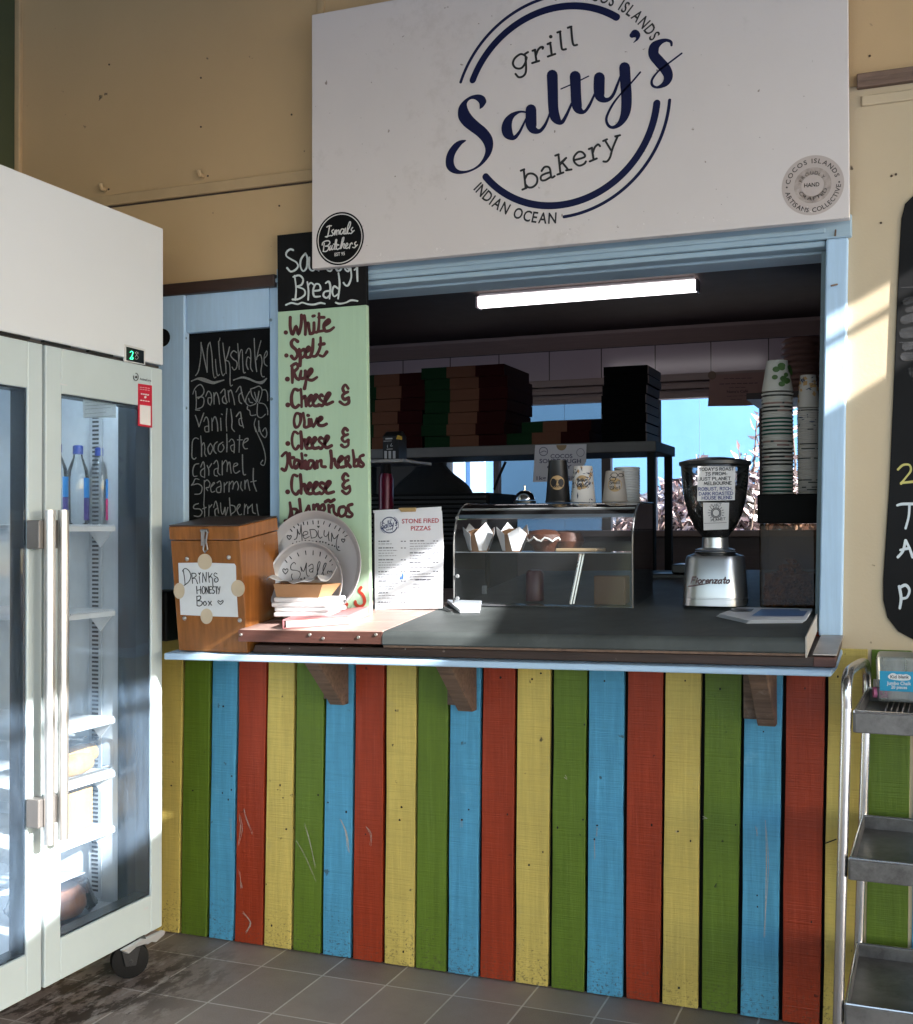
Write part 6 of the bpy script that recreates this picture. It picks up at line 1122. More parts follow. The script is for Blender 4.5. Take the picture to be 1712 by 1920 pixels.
m_ = MB().lathe([(52 * kg, hb_ + .0005), (44 * kg, hb_ + .004), (38 * kg, hb_ + .008), (38 * kg, hb_ + .012)], (gx, yg, gz), (0, 0, 1), 32); m_.obj('collar', mat('black_collar', (.012, .012, .013), .3), t, smooth=True)
m_ = MB().lathe([(36 * kg, gh(1032)), (37 * kg, gh(1030)), (25 * kg, gh(1027)), (24 * kg, gh(1008)), (22 * kg, gh(1007))], (gx, yg, gz), (0, 0, 1), 32); m_.obj('neck', GS, t, smooth=True)
hp = [(18, 1018), (24, 1006), (38, 990), (50, 965), (58, 935), (62, 905), (64, 872)]
m_ = MB().lathe([(r * kg, gh(y_)) for r, y_ in hp], (gx, yg, gz), (0, 0, 1), 40, True, False); m_.obj('hopper', glass('smoky_hopper', (.72, .74, .77), .05, (.25, .26, .27), refl=1.2), t, smooth=True)
m_ = MB().lathe([(r * kg * .96, gh(y_) + .001) for r, y_ in hp[:5]] + [(59 * kg, gh(918)), (30 * kg, gh(908)), (.0005, gh(912))], (gx, yg, gz), (0, 0, 1), 40, True, False); m_.obj('beans', mat('coffee_beans', (.016, .009, .006), .5, var=.5, vs=90, bump=1.0, bs=150), t, smooth=True)
m_ = MB().lathe([(64 * kg, gh(874)), (67 * kg, gh(872)), (67 * kg, gh(866)), (52 * kg, gh(862)), (22 * kg, gh(858)), (.0005, gh(857))], (gx, yg, gz), (0, 0, 1), 40, True, False); m_.obj('hopper_lid', mat('black_lid', (.014, .014, .016), .35), t, smooth=True)
yn = yg - 64 * kg - .016; n_ = Vector((.12, -1, -.0)).normalized(); zg = zoom(1220, 600, 5.035)
def noteon(corners, nm, tilt, yy):
    n_ = Vector((.15, -1, tilt)).normalized(); p0 = Y(*corners[0], yy); pl = planeN(p0, n_); m_ = MB(); m_.prism([pl(*q, 0) for q in corners], n_ * -.0008); return pl, m_.obj(nm, mat('note_white', (.58, .57, .57), .8, var=.04), t)
pl, o = noteon([zg(*q) for q in ((445, 1380), (800, 1385), (795, 1700), (440, 1710))], 'roast_note', -.12, yn + .004)
m_ = MB(); m2 = MB(); L7 = ["TODAY'S ROAST", 'IS FROM:', 'JUST PLANET', 'MELBOURNE', 'ROBUST, RICH,', 'DARK ROASTED', 'HOUSE BLEND']
for k, (tx, x0, x1, y) in enumerate(zip(L7, (458, 520, 455, 505, 452, 458, 485), (785, 725, 755, 765, 775, 780, 770), (1424, 1468, 1515, 1558, 1610, 1655, 1695))): hand(m_ if k < 4 else m2, pl, tx, zg(x0, y), zg(x1, y - 6), 5.6, 1.15)
m_.obj('handwriting', INK, o, fix=False); m2.obj('blue_handwriting', mat('blue_ink', (.015, .03, .16), .5), o, fix=False)
pl, o = noteon([zg(*q) for q in ((495, 1725), (742, 1725), (735, 1975), (500, 1985))], 'roaster_card', -.42, yn + .012)
m_ = MB(); zq = zoom(1220, 840, 4.28); 
for k in range(16): a = math.radians(22.5 * k); ribbon(m_, pl, [(*zq(525 + 48 * math.cos(a), 520 + 44 * math.sin(a)), 1.1), (*zq(525 + 66 * math.cos(a), 520 + 62 * math.sin(a)), 1.1)], .0008, 1, False)
for r in (30, 40): ribbon(m_, pl, [(*zq(525 + r * math.cos(k * .524), 520 + r * math.sin(k * .524)), 1.5) for k in range(13)], .0008, 1, False)
hand(m_, pl, 'JUST', zq(470, 470), zq(570, 462), 4, .8); hand(m_, pl, 'PLANET', zq(485, 590), zq(600, 575), 4, .8); ribbon(m_, pl, [(*zq(430, 605), .7), (*zq(610, 598), .7)], .0008, 1)
m_.obj('card_print', mat('card_grey', (.05, .05, .06), .7), o, fix=False)
pl = planeN((gx, yg - .0865, gz + .03), Vector((0, -1, .055)).normalized()); m_ = MB(); zf_ = zoom(1220, 840, 4.28); hand(m_, pl, 'Fiorenzato', zf_(325, 1085), zf_(632, 1085), 11.5, 2.6, .3); ribbon(m_, pl, [(*zf_(305, 1110), 3.4), (*zf_(400, 1096), 2.6), (*zf_(480, 1085), 1)], .0008, 3); m_.obj('script_badge', mat('badge_wine', (.05, .008, .012), .3), t, fix=False)
# bean bin under a black stand, cup stacks on it
q0, q1 = ctr(1426, 1141), ctr(1529, 1142); yq = q0.y - .0; qx0, qx1 = Y(1424, 1100, yq).x, Y(1531, 1100, yq).x; zq0 = q0.z + .002
zq1 = Y(1480, 982, yq).z
t = thing('bean_bin', ((qx0 + qx1) / 2, yq + .09, zq0), 'clear scratched tub of roasted coffee beans beside the window jamb', 'tub')
MB().box((qx0, yq, zq0), (qx1, yq + .2, zq1)).obj('tub', glass('scratched_plastic', (.50, .42, .34), .03, (.16, .10, .06), refl=.35, rough=.12, ds=16, st=(1, 1, 1)), t, bevel=.006)
m_ = MB(); rn = random.Random(8)
for k in range(420):
    x = rn.uniform(qx0 + .012, qx1 - .012); f = (x - qx0) / (qx1 - qx0); zt__ = zq0 + .03 + .10 * math.exp(-((f - .55) / .4) ** 2); z = rn.uniform(zq0 + .006, zt__); c = Vector((x, yq + rn.uniform(.006, .03), z)); a = rn.uniform(0, 3.14)
    m_.lathe([(.0008, -.006), (.0038, -.003), (.0042, .001), (.0008, .006)], c, (math.cos(a), .2, math.sin(a)), 6)
m_.box((qx0 + .01, yq + .028, zq0 + .004), (qx1 - .01, yq + .19, zq0 + .09)); m_.obj('beans', mat('roast_bean', (.17, .075, .026), .6, var=.7, vs=40, spec=.15), t, smooth=True)
zb1 = Y(1480, 926, yq).z
t2_ = tag(MB().box((qx0 - .004, yq - .004, zq1 + .001), (qx1 + .02, yq + .21, zb1)).obj('cup_stand', mat('black_box', (.0025, .0025, .0025), .7, spec=.1), bevel=.004), 'black box on the bean tub carrying the stacks of paper cups', 'stand')
def stack(px, w0, ytop, ybot, yrim, label, m0, deco, bands, n):
    yy = yq + .1; c = Y(px, ybot, yy); c.z = zb1 + .001; k = (Y(px + 1, 800, yy) - Y(px, 800, yy)).length; r = w0 / 2 * k; h1 = Y(px, yrim, yy).z - c.z; h2 = Y(px, ytop, yy).z - c.z
    t = thing('cup_stack', c, label, 'cup stack', 'tall stacks of paper cups')
    pr_ = []; s_ = h1 / n
    for q in range(n): pr_ += [(r * .93, q * s_), (r, q * s_ + s_ * .18), (r, q * s_ + s_ * .5), (r * .93, q * s_ + s_ * .62)]
    MB().lathe(pr_ + [(.0005, h1)], c, (0, 0, 1), 32, True, False).obj('stacked_rims', m0, t, smooth=True)
    MB().lathe([(r * .95, h1), (r * .98, h1 + .003), (r * .66, h2), (r * .62, h2 - .002), (.0005, h2 - .002)], c, (0, 0, 1), 32, True, False).obj('top_cup', m0, t, smooth=True)
    rr = random.Random(px); bs_ = []
    for col, frac in bands:
        m_ = MB()
        for q in range(n):
            if (frac == 1 and (q // 5) % 3 == 0) or (frac < 1 and not (n == 27 and (q // 5) % 3 == 0) and rr.random() < frac):
                z = c.z + q * s_ + s_ * .62; m = 26
                for seg__ in range(rr.choice((1, 3, 5))):
                    a0 = rr.uniform(180, 330); a1 = a0 + rr.uniform(15, 60) if frac < .6 else 360
                    if frac >= .6: a0 = 175
                    A = [math.radians(a0 + (a1 - a0) * j / m) for j in range(m + 1)]; m_.add([(c.x + r * .945 * math.cos(a), c.y + r * .945 * math.sin(a), z + d) for d in (-s_ * .1, s_ * .5) for a in A], [(j, j + 1, m + 2 + j, m + 1 + j) for j in range(m)])
        m_.obj('rim_band', col, t, fix=False)
    return t, c, r, h1, h2
t, c, r, h1, h2 = stack(1459, 60, 677, 925, 735, 'tall stack of white cups with green bands and a leaf print cup on top', mat('cup_cream', (.42, .40, .36), .6, var=.05), 0, [(mat('band_green', (.008, .11, .08), .6), 1), (mat('band_black', (.02, .025, .022), .6), .62), (mat('band_pink', (.22, .13, .11), .6), .3)], 27)
m_ = MB(); rn = random.Random(2)
for k in range(15):
    a = math.radians(rn.uniform(265, 345)); z = rn.uniform(.1, .8); rr = r * (.98 - .32 * z) + .002; p = c + Vector((rr * math.cos(a), rr * math.sin(a), h1 + (h2 - h1) * z)); u = Vector((-math.sin(a), math.cos(a), 0)); q_ = []
    R_ = rn.uniform(.007, .011)
    for j in range(10): b__ = 2 * math.pi * j / 10; q_.append(p + u * R_ * math.cos(b__) + Vector((0, 0, R_ * .8 * math.sin(b__))) + Vector((math.cos(a), math.sin(a), 0)) * .0004 * k)
    m_.add(q_, [tuple(range(10))])
m_.obj('leaf_print', mat('leaf_green', (.035, .085, .012), .6, var=.4, vs=60), t, fix=False)
t, c, r, h1, h2 = stack(1517, 44, 704, 925, 765, 'tall stack of white patterned cups against the window jamb', mat('cup_white', (.46, .42, .39), .6, var=.05), 0, [(mat('band_black', (0, 0, 0)), .22)], 36)
wrapmarks(t, c + Vector((0, 0, h1 - .06)), r, r * .7, h2 - h1 + .06, 5, 26, mat('leaf_grey', (0, 0, 0)), .009, .25); wrapmarks(t, c + Vector((0, 0, h1)), r * .97, r * .68, h2 - h1, 6, 12, mat('leaf_ochre', (0, 0, 0)), .008, .8)
# big brown bowls behind
p = Y(1512, 740, 2.6); k = (Y(1513, 740, 2.6) - Y(1512, 740, 2.6)).length; t = thing('bowl_stack', p, 'stack of wide brown paper bowls in the dark right corner', 'bowls')
h = Y(1512, 636, 2.6).z - p.z; pr_ = []
for q in range(9): z = h * q / 9; pr_ += [(42 * k, z), (47 * k, z + h * .03), (47 * k, z + h * .055), (42 * k, z + h * .09)]
MB().lathe(pr_ + [(40 * k, h), (30 * k, h - .03), (.0005, h - .03)], p, (0, 0, 1), 40, True, False).obj('bowls', mat('brown_bowl', (.14, .065, .05), .6), t, smooth=True)
# high kitchen shelf that carries the bowls
m_ = MB(); m_.box((p.x - .25, 2.42, p.z - .03), (.5, 2.85, p.z - .001)); tag(m_.obj('high_shelf', mat('dark_shelf', (.05, .03, .028), .6)), 'dark wooden shelf high in the right corner of the kitchen', 'shelf')
# ------------------------------------------------------------------ steel rack with pizza boxes
yk = 1.35; s0_, s1_ = Y(690, 840, yk), Y(1230, 829, yk); zsh = (s0_.z + s1_.z) / 2; xe = s1_.x; xw = Y(560, 840, yk).x
rk = thing('steel_rack', ((xw + xe) / 2, yk + .2, 0), 'grey steel kitchen rack with pizza boxes on its shelf', 'rack')
STK = mat('rack_steel', (.11, .10, .098), .6, .2, var=.15, spec=.2)
tshelf = zsh - Y(1230, 846, yk).z
MB().box((xw, yk, zsh - tshelf), (xe, yk + .38, zsh)).obj('shelf', STK, rk, bevel=.003)
MB().box((xw, yk, .62), (xe, yk + .38, .64)).obj('shelf', STK, rk, bevel=.003)
x0 = Y(1212, 900, yk).x; x1 = Y(1222, 900, yk).x
for x, y_ in ((x0, yk + .012), (x0, yk + .34), (xw + .02, yk + .012), (xw + .02, yk + .34)): MB().box((x, y_, 0), (x + .028, y_ + .03, zsh - tshelf - .001)).obj('post', mat('rack_post', (.012, .011, .011), .7, spec=.15), rk)
q = Y(1228, 760, yk + .3).x; MB().box((q - .01, yk + .34, zsh + .001), (q + .012, yk + .37, Y(1228, 748, yk + .3).z)).obj('post', mat('rack_brown', (.12, .075, .065), .5), rk)
m_ = MB(); a_ = Y(935, 895, yk + .15); b__ = Y(948, 866, yk + .15); m_.tube([a_ + Vector((-.02, 0, -.05)), a_, b__], .006, 6); m_.obj('brace', mat('rack_post', (0, 0, 0)), rk)
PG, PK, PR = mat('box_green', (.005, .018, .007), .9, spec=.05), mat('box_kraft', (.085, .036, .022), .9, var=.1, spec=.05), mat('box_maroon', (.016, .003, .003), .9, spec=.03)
def pbox(px0, px1, ytop, ybot, yy, label, group, tilt=0.0, dep=.33, zbase=None):
    a_, b__ = Y(px0, ybot, yy), Y(px1, ybot, yy); zt = Y((px0 + px1) / 2, ytop, yy).z; zb_ = zbase if zbase is not None else (a_.z + b__.z) / 2; hh = zt - (a_.z + b__.z) / 2 - .002
    c = Vector(((a_.x + b__.x) / 2, yy + dep / 2, zb_)); t = thing('pizza_box', c, label, 'pizza box', group); w_ = b__.x - a_.x
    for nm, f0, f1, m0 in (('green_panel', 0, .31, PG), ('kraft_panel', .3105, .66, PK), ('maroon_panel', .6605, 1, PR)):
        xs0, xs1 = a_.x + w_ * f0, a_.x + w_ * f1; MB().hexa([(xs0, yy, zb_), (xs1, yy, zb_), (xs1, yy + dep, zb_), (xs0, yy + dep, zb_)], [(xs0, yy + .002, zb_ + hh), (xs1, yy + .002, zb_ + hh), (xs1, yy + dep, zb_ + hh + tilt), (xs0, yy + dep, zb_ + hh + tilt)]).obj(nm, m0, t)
    return zb_ + hh + .002
def pile(x0, x1, ytop, ybot, n, yy, group, words, zbase):
    rn = random.Random(x0); st_ = (ybot - ytop) / n; z = zbase
    names = ['lowest', 'second from the bottom', 'third from the bottom', 'fourth from the bottom', 'fifth from the bottom', 'sixth from the bottom', 'seventh from the bottom']
    for k in range(n):
        j = rn.uniform(-4, 5); nm = 'topmost' if k == n - 1 else names[k]; z = pbox(x0 + j, x1 + j, ybot - st_ * (k + 1), ybot - st_ * k, yy + rn.uniform(0, .012), f'green, tan and maroon pizza box, {nm} of the {words}', group, zbase=z)
pile(793, 948, 686, 839, 7, yk + .02, 'pizza boxes on the rack', 'tall middle pile', zsh + .001)
pile(660, 795, 697, 839, 6, yk + .03, 'pizza boxes on the rack', 'shaded left pile', zsh + .001)
z = pbox(950, 1105, 809, 832, yk + .02, 'green, tan and maroon pizza box, lower one of the short pile', 'pizza boxes on the rack', zbase=zsh + .001)
pbox(978, 1108, 788, 809, yk + .04, 'green, tan and maroon pizza box with raised lid, upper one of the short pile', 'pizza boxes on the rack', tilt=.035, zbase=z)
BK = mat('black_carton', (.002, .002, .002), .9, spec=.03); BS = mat('carton_side', (.13, .085, .085), .6); rn = random.Random(4)
names = ['lowest', 'second', 'third', 'fourth', 'fifth', 'sixth', 'seventh', 'topmost']; z = zsh + .001
for k in range(8):
    yt_, yb2 = 830 - 18 * (k + 1), 830 - 18 * k; j = rn.uniform(-3, 3); a_, b__ = Y(1130 + j - .5 * k * 0, yb2, yk + .03), Y(1212 + j, yb2, yk + .03); hh = (Y(1170, 686, yk + .03).z - zsh) / 8
    t = thing('black_carton', ((a_.x + b__.x) / 2, yk + .15, z), f'flat black carton with plain pinkish ends, {names[k]} of its tall pile' if k in (0, 7) else f'flat black carton with plain pinkish ends, {names[k]} from the bottom of its pile', 'carton', 'black cartons stacked on the rack')
    MB().box((a_.x, yk + .03, z), (b__.x, yk + .27, z + hh - .0015)).obj('sleeve', BK, t); MB().box((b__.x + .0005, yk + .034, z + .002), (b__.x + .004, yk + .266, z + hh - .004)).obj('end_flap', BS, t); z += hh
# poster hung on the rack
zs = zoom(960, 600, 5.333); pl = planeY(yk - .004)
m_ = MB(); m_.prism([pl(*zs(*q)) for q in ((232, 1250), (745, 1240), (740, 1420), (620, 1610), (210, 1620))], (0, .001, 0)); t = thing('sourdough_poster', pl(*zs(480, 1250)), 'grey white printed sourdough poster hanging from the steel rack', 'poster')
m_.obj('sheet', mat('poster_paper', (.42, .38, .40), .8, var=.05), t)
m_ = MB()
ribbon(m_, pl, [(*zs(315 + 42 * math.cos(k * .4), 1315 + 42 * math.sin(k * .4)), 1.3) for k in range(17)], .0008, 1, False); ribbon(m_, pl, [(*zs(685 + 38 * math.cos(k * .4), 1325 + 40 * math.sin(k * .4)), .9) for k in range(17)], .0008, 1, False); tr(m_, pl, zs, 1.2, '285,1325 320,1310 345,1320')
typ(m_, pl, 'COCOS', zs(385, 1382), zs(605, 1380), 7.6); typ(m_, pl, 'SOURDOUGH', zs(275, 1430), zs(690, 1430), 7.6); typ(m_, pl, 'ONLY', zs(350, 1490), zs(600, 1486), 7); typ(m_, pl, '1kg', zs(245, 1600), zs(340, 1598), 7); typ(m_, pl, '$15', zs(560, 1600), zs(620, 1598), 7)
m_.obj('poster_print', mat('poster_ink', (.06, .05, .09), .7), t, fix=False)
m_ = MB(); m_.add([pl(*zs(495 + 52 * math.cos(math.pi * k / 12), 1250 + 55 * math.sin(math.pi * k / 12)), .0012) for k in range(13)], [tuple(range(13))]); m_.obj('tape_tab', mat('tape_brown', (.20, .12, .055), .5), t, fix=False)
# brown notice at the head of the right window
pl = planeY(KB - .045); zn = zoom(1220, 600, 5.035); m_ = MB(); m_.prism([pl(*zn(*q)) for q in ((560, 520), (1075, 490), (1065, 795), (900, 810), (540, 815))], (0, .0015, 0)); t = thing('brown_notice', pl(*zn(800, 800)), 'brown paper notice taped over the top of the right window', 'notice')
m_.obj('sheet', mat('notice_brown', (.27, .14, .115), .7, var=.08), t); m_ = MB(); dot(m_, pl, *zn(580, 522), 8, .002); m_.obj('tape_disc', mat('tape_amber', (.12, .055, .02), .5), t, fix=False)
m_ = MB(); typ(m_, pl, "Nene's Café", zn(720, 690), zn(920, 683), 5)
for x0, x1, y_, w_ in ((690, 970, 555, 1.0), (650, 1010, 605, 1.4), (740, 900, 640, .9), (720, 920, 720, .8), (760, 860, 750, .8)):
    x = x0
    while x < x1: ribbon(m_, pl, [(*zn(x, y_ - (x - x0) * .03), w_), (*zn(min(x + 45, x1), y_ - (x + 40 - x0) * .03), w_)], .002, 1, False); x += 55
m_.obj('notice_print', mat('notice_ink', (.05, .02, .02), .7), t, fix=False)
# ------------------------------------------------------------------ dark things at the left of the kitchen
c0 = Y(722, 865, .9); zsf = c0.z; t = thing('small_shelf', c0, 'small pale edged plate shelf with a black drink carton', 'shelf')
xa, xb = Y(640, 866, .8).x, Y(760, 866, .8).x
MB().box((xa, .78, zsf - .012), (xb, 1.05, zsf)).obj('plate', mat('plate_grey', (.30, .29, .29), .4), t, bevel=.003); MB().box((xa, 1.0, zsf - .25), (xa + .03, 1.04, zsf - .0125)).obj('shelf_leg', BLACK, t)
MB().box((xa, .98, .6), (xa + .03, 1.02, zsf - .2505)).obj('shelf_leg', BLACK, t)
a_, b__ = Y(718, 864, .84), Y(748, 864, .84); zt = Y(735, 818, .84).z
t = thing('drink_carton', ((a_.x + b__.x) / 2, .88, zsf), 'black drink carton with white print standing on the small shelf', 'carton')
m_ = MB(); m_.hexa([(a_.x, .84, zsf + .001), (b__.x, .84, zsf + .001), (b__.x, .91, zsf + .001), (a_.x, .91, zsf + .001)], [(a_.x, .84, zt), (b__.x, .84, zt), (b__.x, .91, zt), (a_.x, .91, zt)]); m_.hexa([(a_.x, .84, zt), (b__.x, .84, zt), (b__.x, .91, zt), (a_.x, .91, zt)], [(a_.x, .87, zt + .02), (b__.x, .87, zt + .02), (b__.x, .88, zt + .02), (a_.x, .88, zt + .02)]); m_.obj('carton_body', mat('carton_black', (.012, .012, .014), .4), t)
pl = planeY(.839); zv = zoom(680, 600, 5.333); m_ = MB()
for x0, x1, y_, w_ in ((228, 298, 1188, 2.4), (210, 290, 1212, .9), (240, 300, 1292, 1.2)): ribbon(m_, pl, [(*zv(x0, y_), w_), (*zv(x1, y_ - 3), w_)], .0008, 1, False)
for x in (230, 272, 315): ribbon(m_, pl, [(*zv(x, 1310), 5), (*zv(x, 1385), 5)], .0008, 1, False)
tr(m_, pl, zv, 1.2, '248,1250 248,1275', '290,1235 280,1260 300,1258'); m_.obj('carton_print', mat('carton_white', (.35, .35, .37), .6), t, fix=False)
m_ = MB(); m_.add([pl(*zv(*q), .0012) for q in ((335, 1190), (350, 1150), (395, 1165), (395, 1200))], [(0, 1, 2, 3)]); m_.obj('yellow_print', mat('carton_yellow', (.45, .27, .03), .6), t, fix=False)
a_ = Y(724, 955, .72); r = (Y(737, 955, .72) - Y(712, 955, .72)).length / 2; zt = Y(724, 888, .72).z
t = thing('flask', (a_.x, .72, cz_(a_.x, .72)), 'tall burgundy metal flask standing behind the menu', 'flask')
MB().lathe([(r, 0), (r, zt - cz_(a_.x, .72) - .02), (r * .8, zt - cz_(a_.x, .72))], (a_.x, .72, cz_(a_.x, .72)), (0, 0, 1), 28).obj('flask_body', mat('burgundy_metal', (.085, .004, .018), .3, .2), t, smooth=True)
MB().lathe([(r * .7, 0), (r * .7, .03), (r * .6, .035)], (a_.x, .72, zt + .0005), (0, 0, 1), 24).obj('stopper', BLACK, t, smooth=True)
xa, xb = Y(640, 960, .95).x, Y(915, 960, .95).x; zt, zb_ = Y(780, 925, .95).z, 0.6
t = thing('ribbed_machine', ((xa + xb) / 2, 1.1, zb_), 'low black machine with horizontal ribs behind the menu', 'machine')
m_ = MB(); m_.box((xa, .96, zb_), (xb, 1.3, zt)); m_.obj('machine_body', BLACK, t, bevel=.01)
m_ = MB()
for k in range(11): m_.box((xa + .01, .948, zt - .02 - k * .017), (xb - .01, .959, zt - .012 - k * .017))
m_.obj('rib', mat('rib_black', (.022, .022, .024), .35), t, bevel=.002)
# appliance and crate low at the right, behind the grinder
m_ = MB(); a_, b__ = Y(1222, 1100, .75), Y(1292, 1100, .75); zt = Y(1260, 1076, .75).z; m_.box((a_.x, .75, .98), (b__.x, .95, zt)); m_.box((a_.x + .06, .78, zt + .0), (b__.x, .93, zt + .03)); tag(m_.obj('till_drawer', mat('dark_drawer', (.014, .012, .012), .35), bevel=.004), 'low dark drawer unit on the counter behind the coffee grinder', 'drawer')
# person in black behind the rack
ps_ = Y(915, 942, 2.1); pn_ = Y(838, 862, 2.1); hx = pn_.x - .10; py_ = 2.15
t = tag(bpy.data.objects.new('person', bpy.data.meshes.new('person')), 'person in black clothes seen from behind in the dark kitchen', 'person'); COL.objects.link(t); t.location = (hx, py_, 0)
zs_ = ps_.z; bm = bmesh.new(); V = {}
J = {'pelvis': (0, 0, .86, .15), 'waist': (0, 0, 1.02, .135), 'chest': (0, .0, 1.22, .165), 'neckb': (.0, .0, zs_ + .13, .085), 'neck': (.0, -.0, zs_ + .20, .056), 'headb': (-.0, .01, zs_ + .27, .078), 'head': (-.0, .01, zs_ + .36, .095), 'crown': (-.0, .01, zs_ + .43, .06)}
for s_, n in ((1, 'a'), (-1, 'b')):
    J.update({'sh' + n: (.17 * s_, 0, zs_ + .045, .066), 'el' + n: (.23 * s_, -.03, zs_ - .24, .047), 'wr' + n: (.20 * s_, .16, zs_ - .36, .033), 'hd' + n: (.19 * s_, .23, zs_ - .37, .028), 'hp' + n: (.09 * s_, 0, .80, .105), 'kn' + n: (.1 * s_, .02, .46, .062), 'an' + n: (.1 * s_, 0, .08, .042), 'ft' + n: (.11 * s_, .14, .035, .036)})
E_ = [('pelvis', 'waist'), ('waist', 'chest'), ('chest', 'neckb'), ('neckb', 'neck'), ('neck', 'headb'), ('headb', 'head'), ('head', 'crown')]
for n in 'ab': E_ += [('neckb', 'sh' + n), ('sh' + n, 'el' + n), ('el' + n, 'wr' + n), ('wr' + n, 'hd' + n), ('pelvis', 'hp' + n), ('hp' + n, 'kn' + n), ('kn' + n, 'an' + n), ('an' + n, 'ft' + n)]
names_ = list(J); me = t.data; me.from_pydata([J[k][:3] for k in names_], [(names_.index(a), names_.index(b)) for a, b in E_], [])
sk = t.modifiers.new('skin', 'SKIN'); me.skin_vertices or None
for i, k in enumerate(names_): me.skin_vertices[0].data[i].radius = (J[k][3], J[k][3] * .85); me.skin_vertices[0].data[i].use_root = (i == 0)
t.modifiers.new('sub', 'SUBSURF').levels = 2; t.modifiers['sub'].render_levels = 2
me.materials.append(mat('black_cloth', (.006, .006, .007), .9))
hm = MB().lathe([(.0005, .115), (.06, .10), (.1, .05), (.104, 0), (.09, -.05), (.07, -.08)], (hx, py_ - .01, zs_ + .37), (0, 0, 1), 20, False, True); hm.obj('hair', mat('dark_hair', (.012, .008, .006), .6), t, smooth=True)
# ------------------------------------------------------------------ steel trolley with a tub of chalk
TBx = Y(1627, 1292, -.06); zt1 = TBx.z
def tray(zb_py, zf_py, back, front, low):
    B = Y(*back, -.06); F_ = Zp(*front, B.z); return B, F_
trl = thing('steel_trolley', (TBx.x + .4, -.35, 0), 'stainless steel tray trolley on round posts beside the counter', 'trolley')
LN = .75
lips = []
for (bk, ft, lo) in (((1627, 1292), (1602.8, 1336), (1599.5, 1366)), ((1618, 1530.6), (1593.7, 1611.5), (1591.5, 1640)), ((1607, 1770), (1586, 1884), (1584, 1914))):
    B = Y(*bk, -.06); F_ = Zp(*ft, B.z); dl = F_ - B; lips.append((B, F_)); hgt = .042
    ux = Vector((-dl.y, dl.x, 0)).normalized()
    if ux.x < 0: ux = -ux
    B2, F2 = B + ux * LN, F_ + ux * LN; MB().tube([F_ + Vector((0, 0, .002)), F2 + Vector((0, 0, .002)), B2 + Vector((0, 0, .002)), B + Vector((0, 0, .002)), F_ + Vector((0, 0, .002))], .0035, 8).obj('tray_rim', STEEL, trl, smooth=True); dn = Vector((0, 0, -hgt)); th = .0025
    o = MB(); fl0 = Vector((0, 0, -.03))
    o.hexa([p + fl0 for p in (F_, F2, B2, B)], [p + fl0 + Vector((0, 0, th)) for p in (F_, F2, B2, B)])
    for p, q in ((F_, F2), (B, B2), (F_, B), (F2, B2)):
        nn = (q - p).cross(Vector((0, 0, 1))).normalized() * .004; o.hexa([p - nn + dn, q - nn + dn, q + nn + dn, p + nn + dn], [p - nn, q - nn, q + nn, p + nn])
    o.obj('tray', mat('tray_steel', (0.17, 0.16, 0.155), 0.42, 0.45, var=0.35, vs=9, wear=0.4, wearcol=(0.085, 0.078, 0.073), ws=6, bump=.04, bs=60), trl, bevel=.0015)
(B1, F1), (B3, F3) = lips[0], lips[2]
bt, ftp = Y(1626, 1270, -.045), None
xp = B1.x
def post(pt, pb): return pt, pb
fa, fb = Zp(1590, 1300, 0.0), None
yfr = lips[0][1].y
P0 = Y(1587, 1300, yfr - .0); P1 = Y(1572, 1890, lips[2][1].y + .01)
Q0 = Y(1625.5, 1275, -.05); Q1 = Y(1612, 1700, -.05)
dn = (P1 - P0).normalized(); ftop = P0; fbot = P0 + dn * ((P0.z - .06) / -dn.z)
dn2 = (Q1 - Q0).normalized(); btop = Q0; bbot = Q0 + dn2 * ((Q0.z - .06) / -dn2.z)
def arcpt(a, b, f, h): return a + (b - a) * f + Vector((0, 0, h))
hh = .035
path = [fbot, ftop + Vector((0, 0, -.03)), ftop + Vector((0, 0, hh * .3)), arcpt(ftop, btop, .06, hh * .95), arcpt(ftop, btop, .16, hh * 1.25), arcpt(ftop, btop, .5, hh * 1.35), arcpt(ftop, btop, .84, hh * 1.3), arcpt(ftop, btop, .94, hh), btop + Vector((0, 0, hh * .2)), btop + Vector((0, 0, -.04)), bbot]
MB().tube([Vector(p) for p in smooth_path([tuple(p) for p in path[1:-1]], 5)], .0115, 14).obj('end_frame', STEEL, trl, smooth=True)
for a_, b__ in ((path[1], fbot), (path[-2], bbot)): MB().tube([a_ + (b__ - a_) * .0005, b__], .0113, 14).obj('post', STEEL, trl, smooth=True)
for e_ in (.72,):
    for a_, b__ in ((path[1], fbot), (path[-2], bbot)): MB().tube([Vector((a_.x + e_, a_.y, a_.z)), Vector((b__.x + e_, b__.y, b__.z))], .0115, 14).obj('post', STEEL, trl, smooth=True)
for c in (fbot, bbot, fbot + Vector((.72, 0, 0)), bbot + Vector((.72, 0, 0))): MB().lathe([(.02, -.011), (.029, -.008), (.029, .008), (.02, .011)], (c.x, c.y, .03), (.4, 1, 0), 20).obj('castor', mat('black_tyre', (0, 0, 0)), trl, smooth=True)
m_ = MB(); B, F_ = lips[0]; ux = Vector((1, 0, 0))
for k in range(26): p = F_ + (B - F_) * .06 + Vector((.05 + k * .012, 0, -.022)); m_.tube([p, p + (B - F_) * .85], .0016, 5)
m_.obj('drain_rack', mat('pale_wire', (.50, .44, .42), .4, .5), trl)
yt2 = -.20; zt2 = B1.z - .018; zt3 = zoom(1620, 1200, 13.72)
k0, k1 = Y(*zt3(345, 1580), yt2), Y(*zt3(300, 420), yt2); wT = .2
TUBM = glass('milky_plastic', (.80, .83, .85), .26, (.62, .64, .66), rough=.3, ds=5)
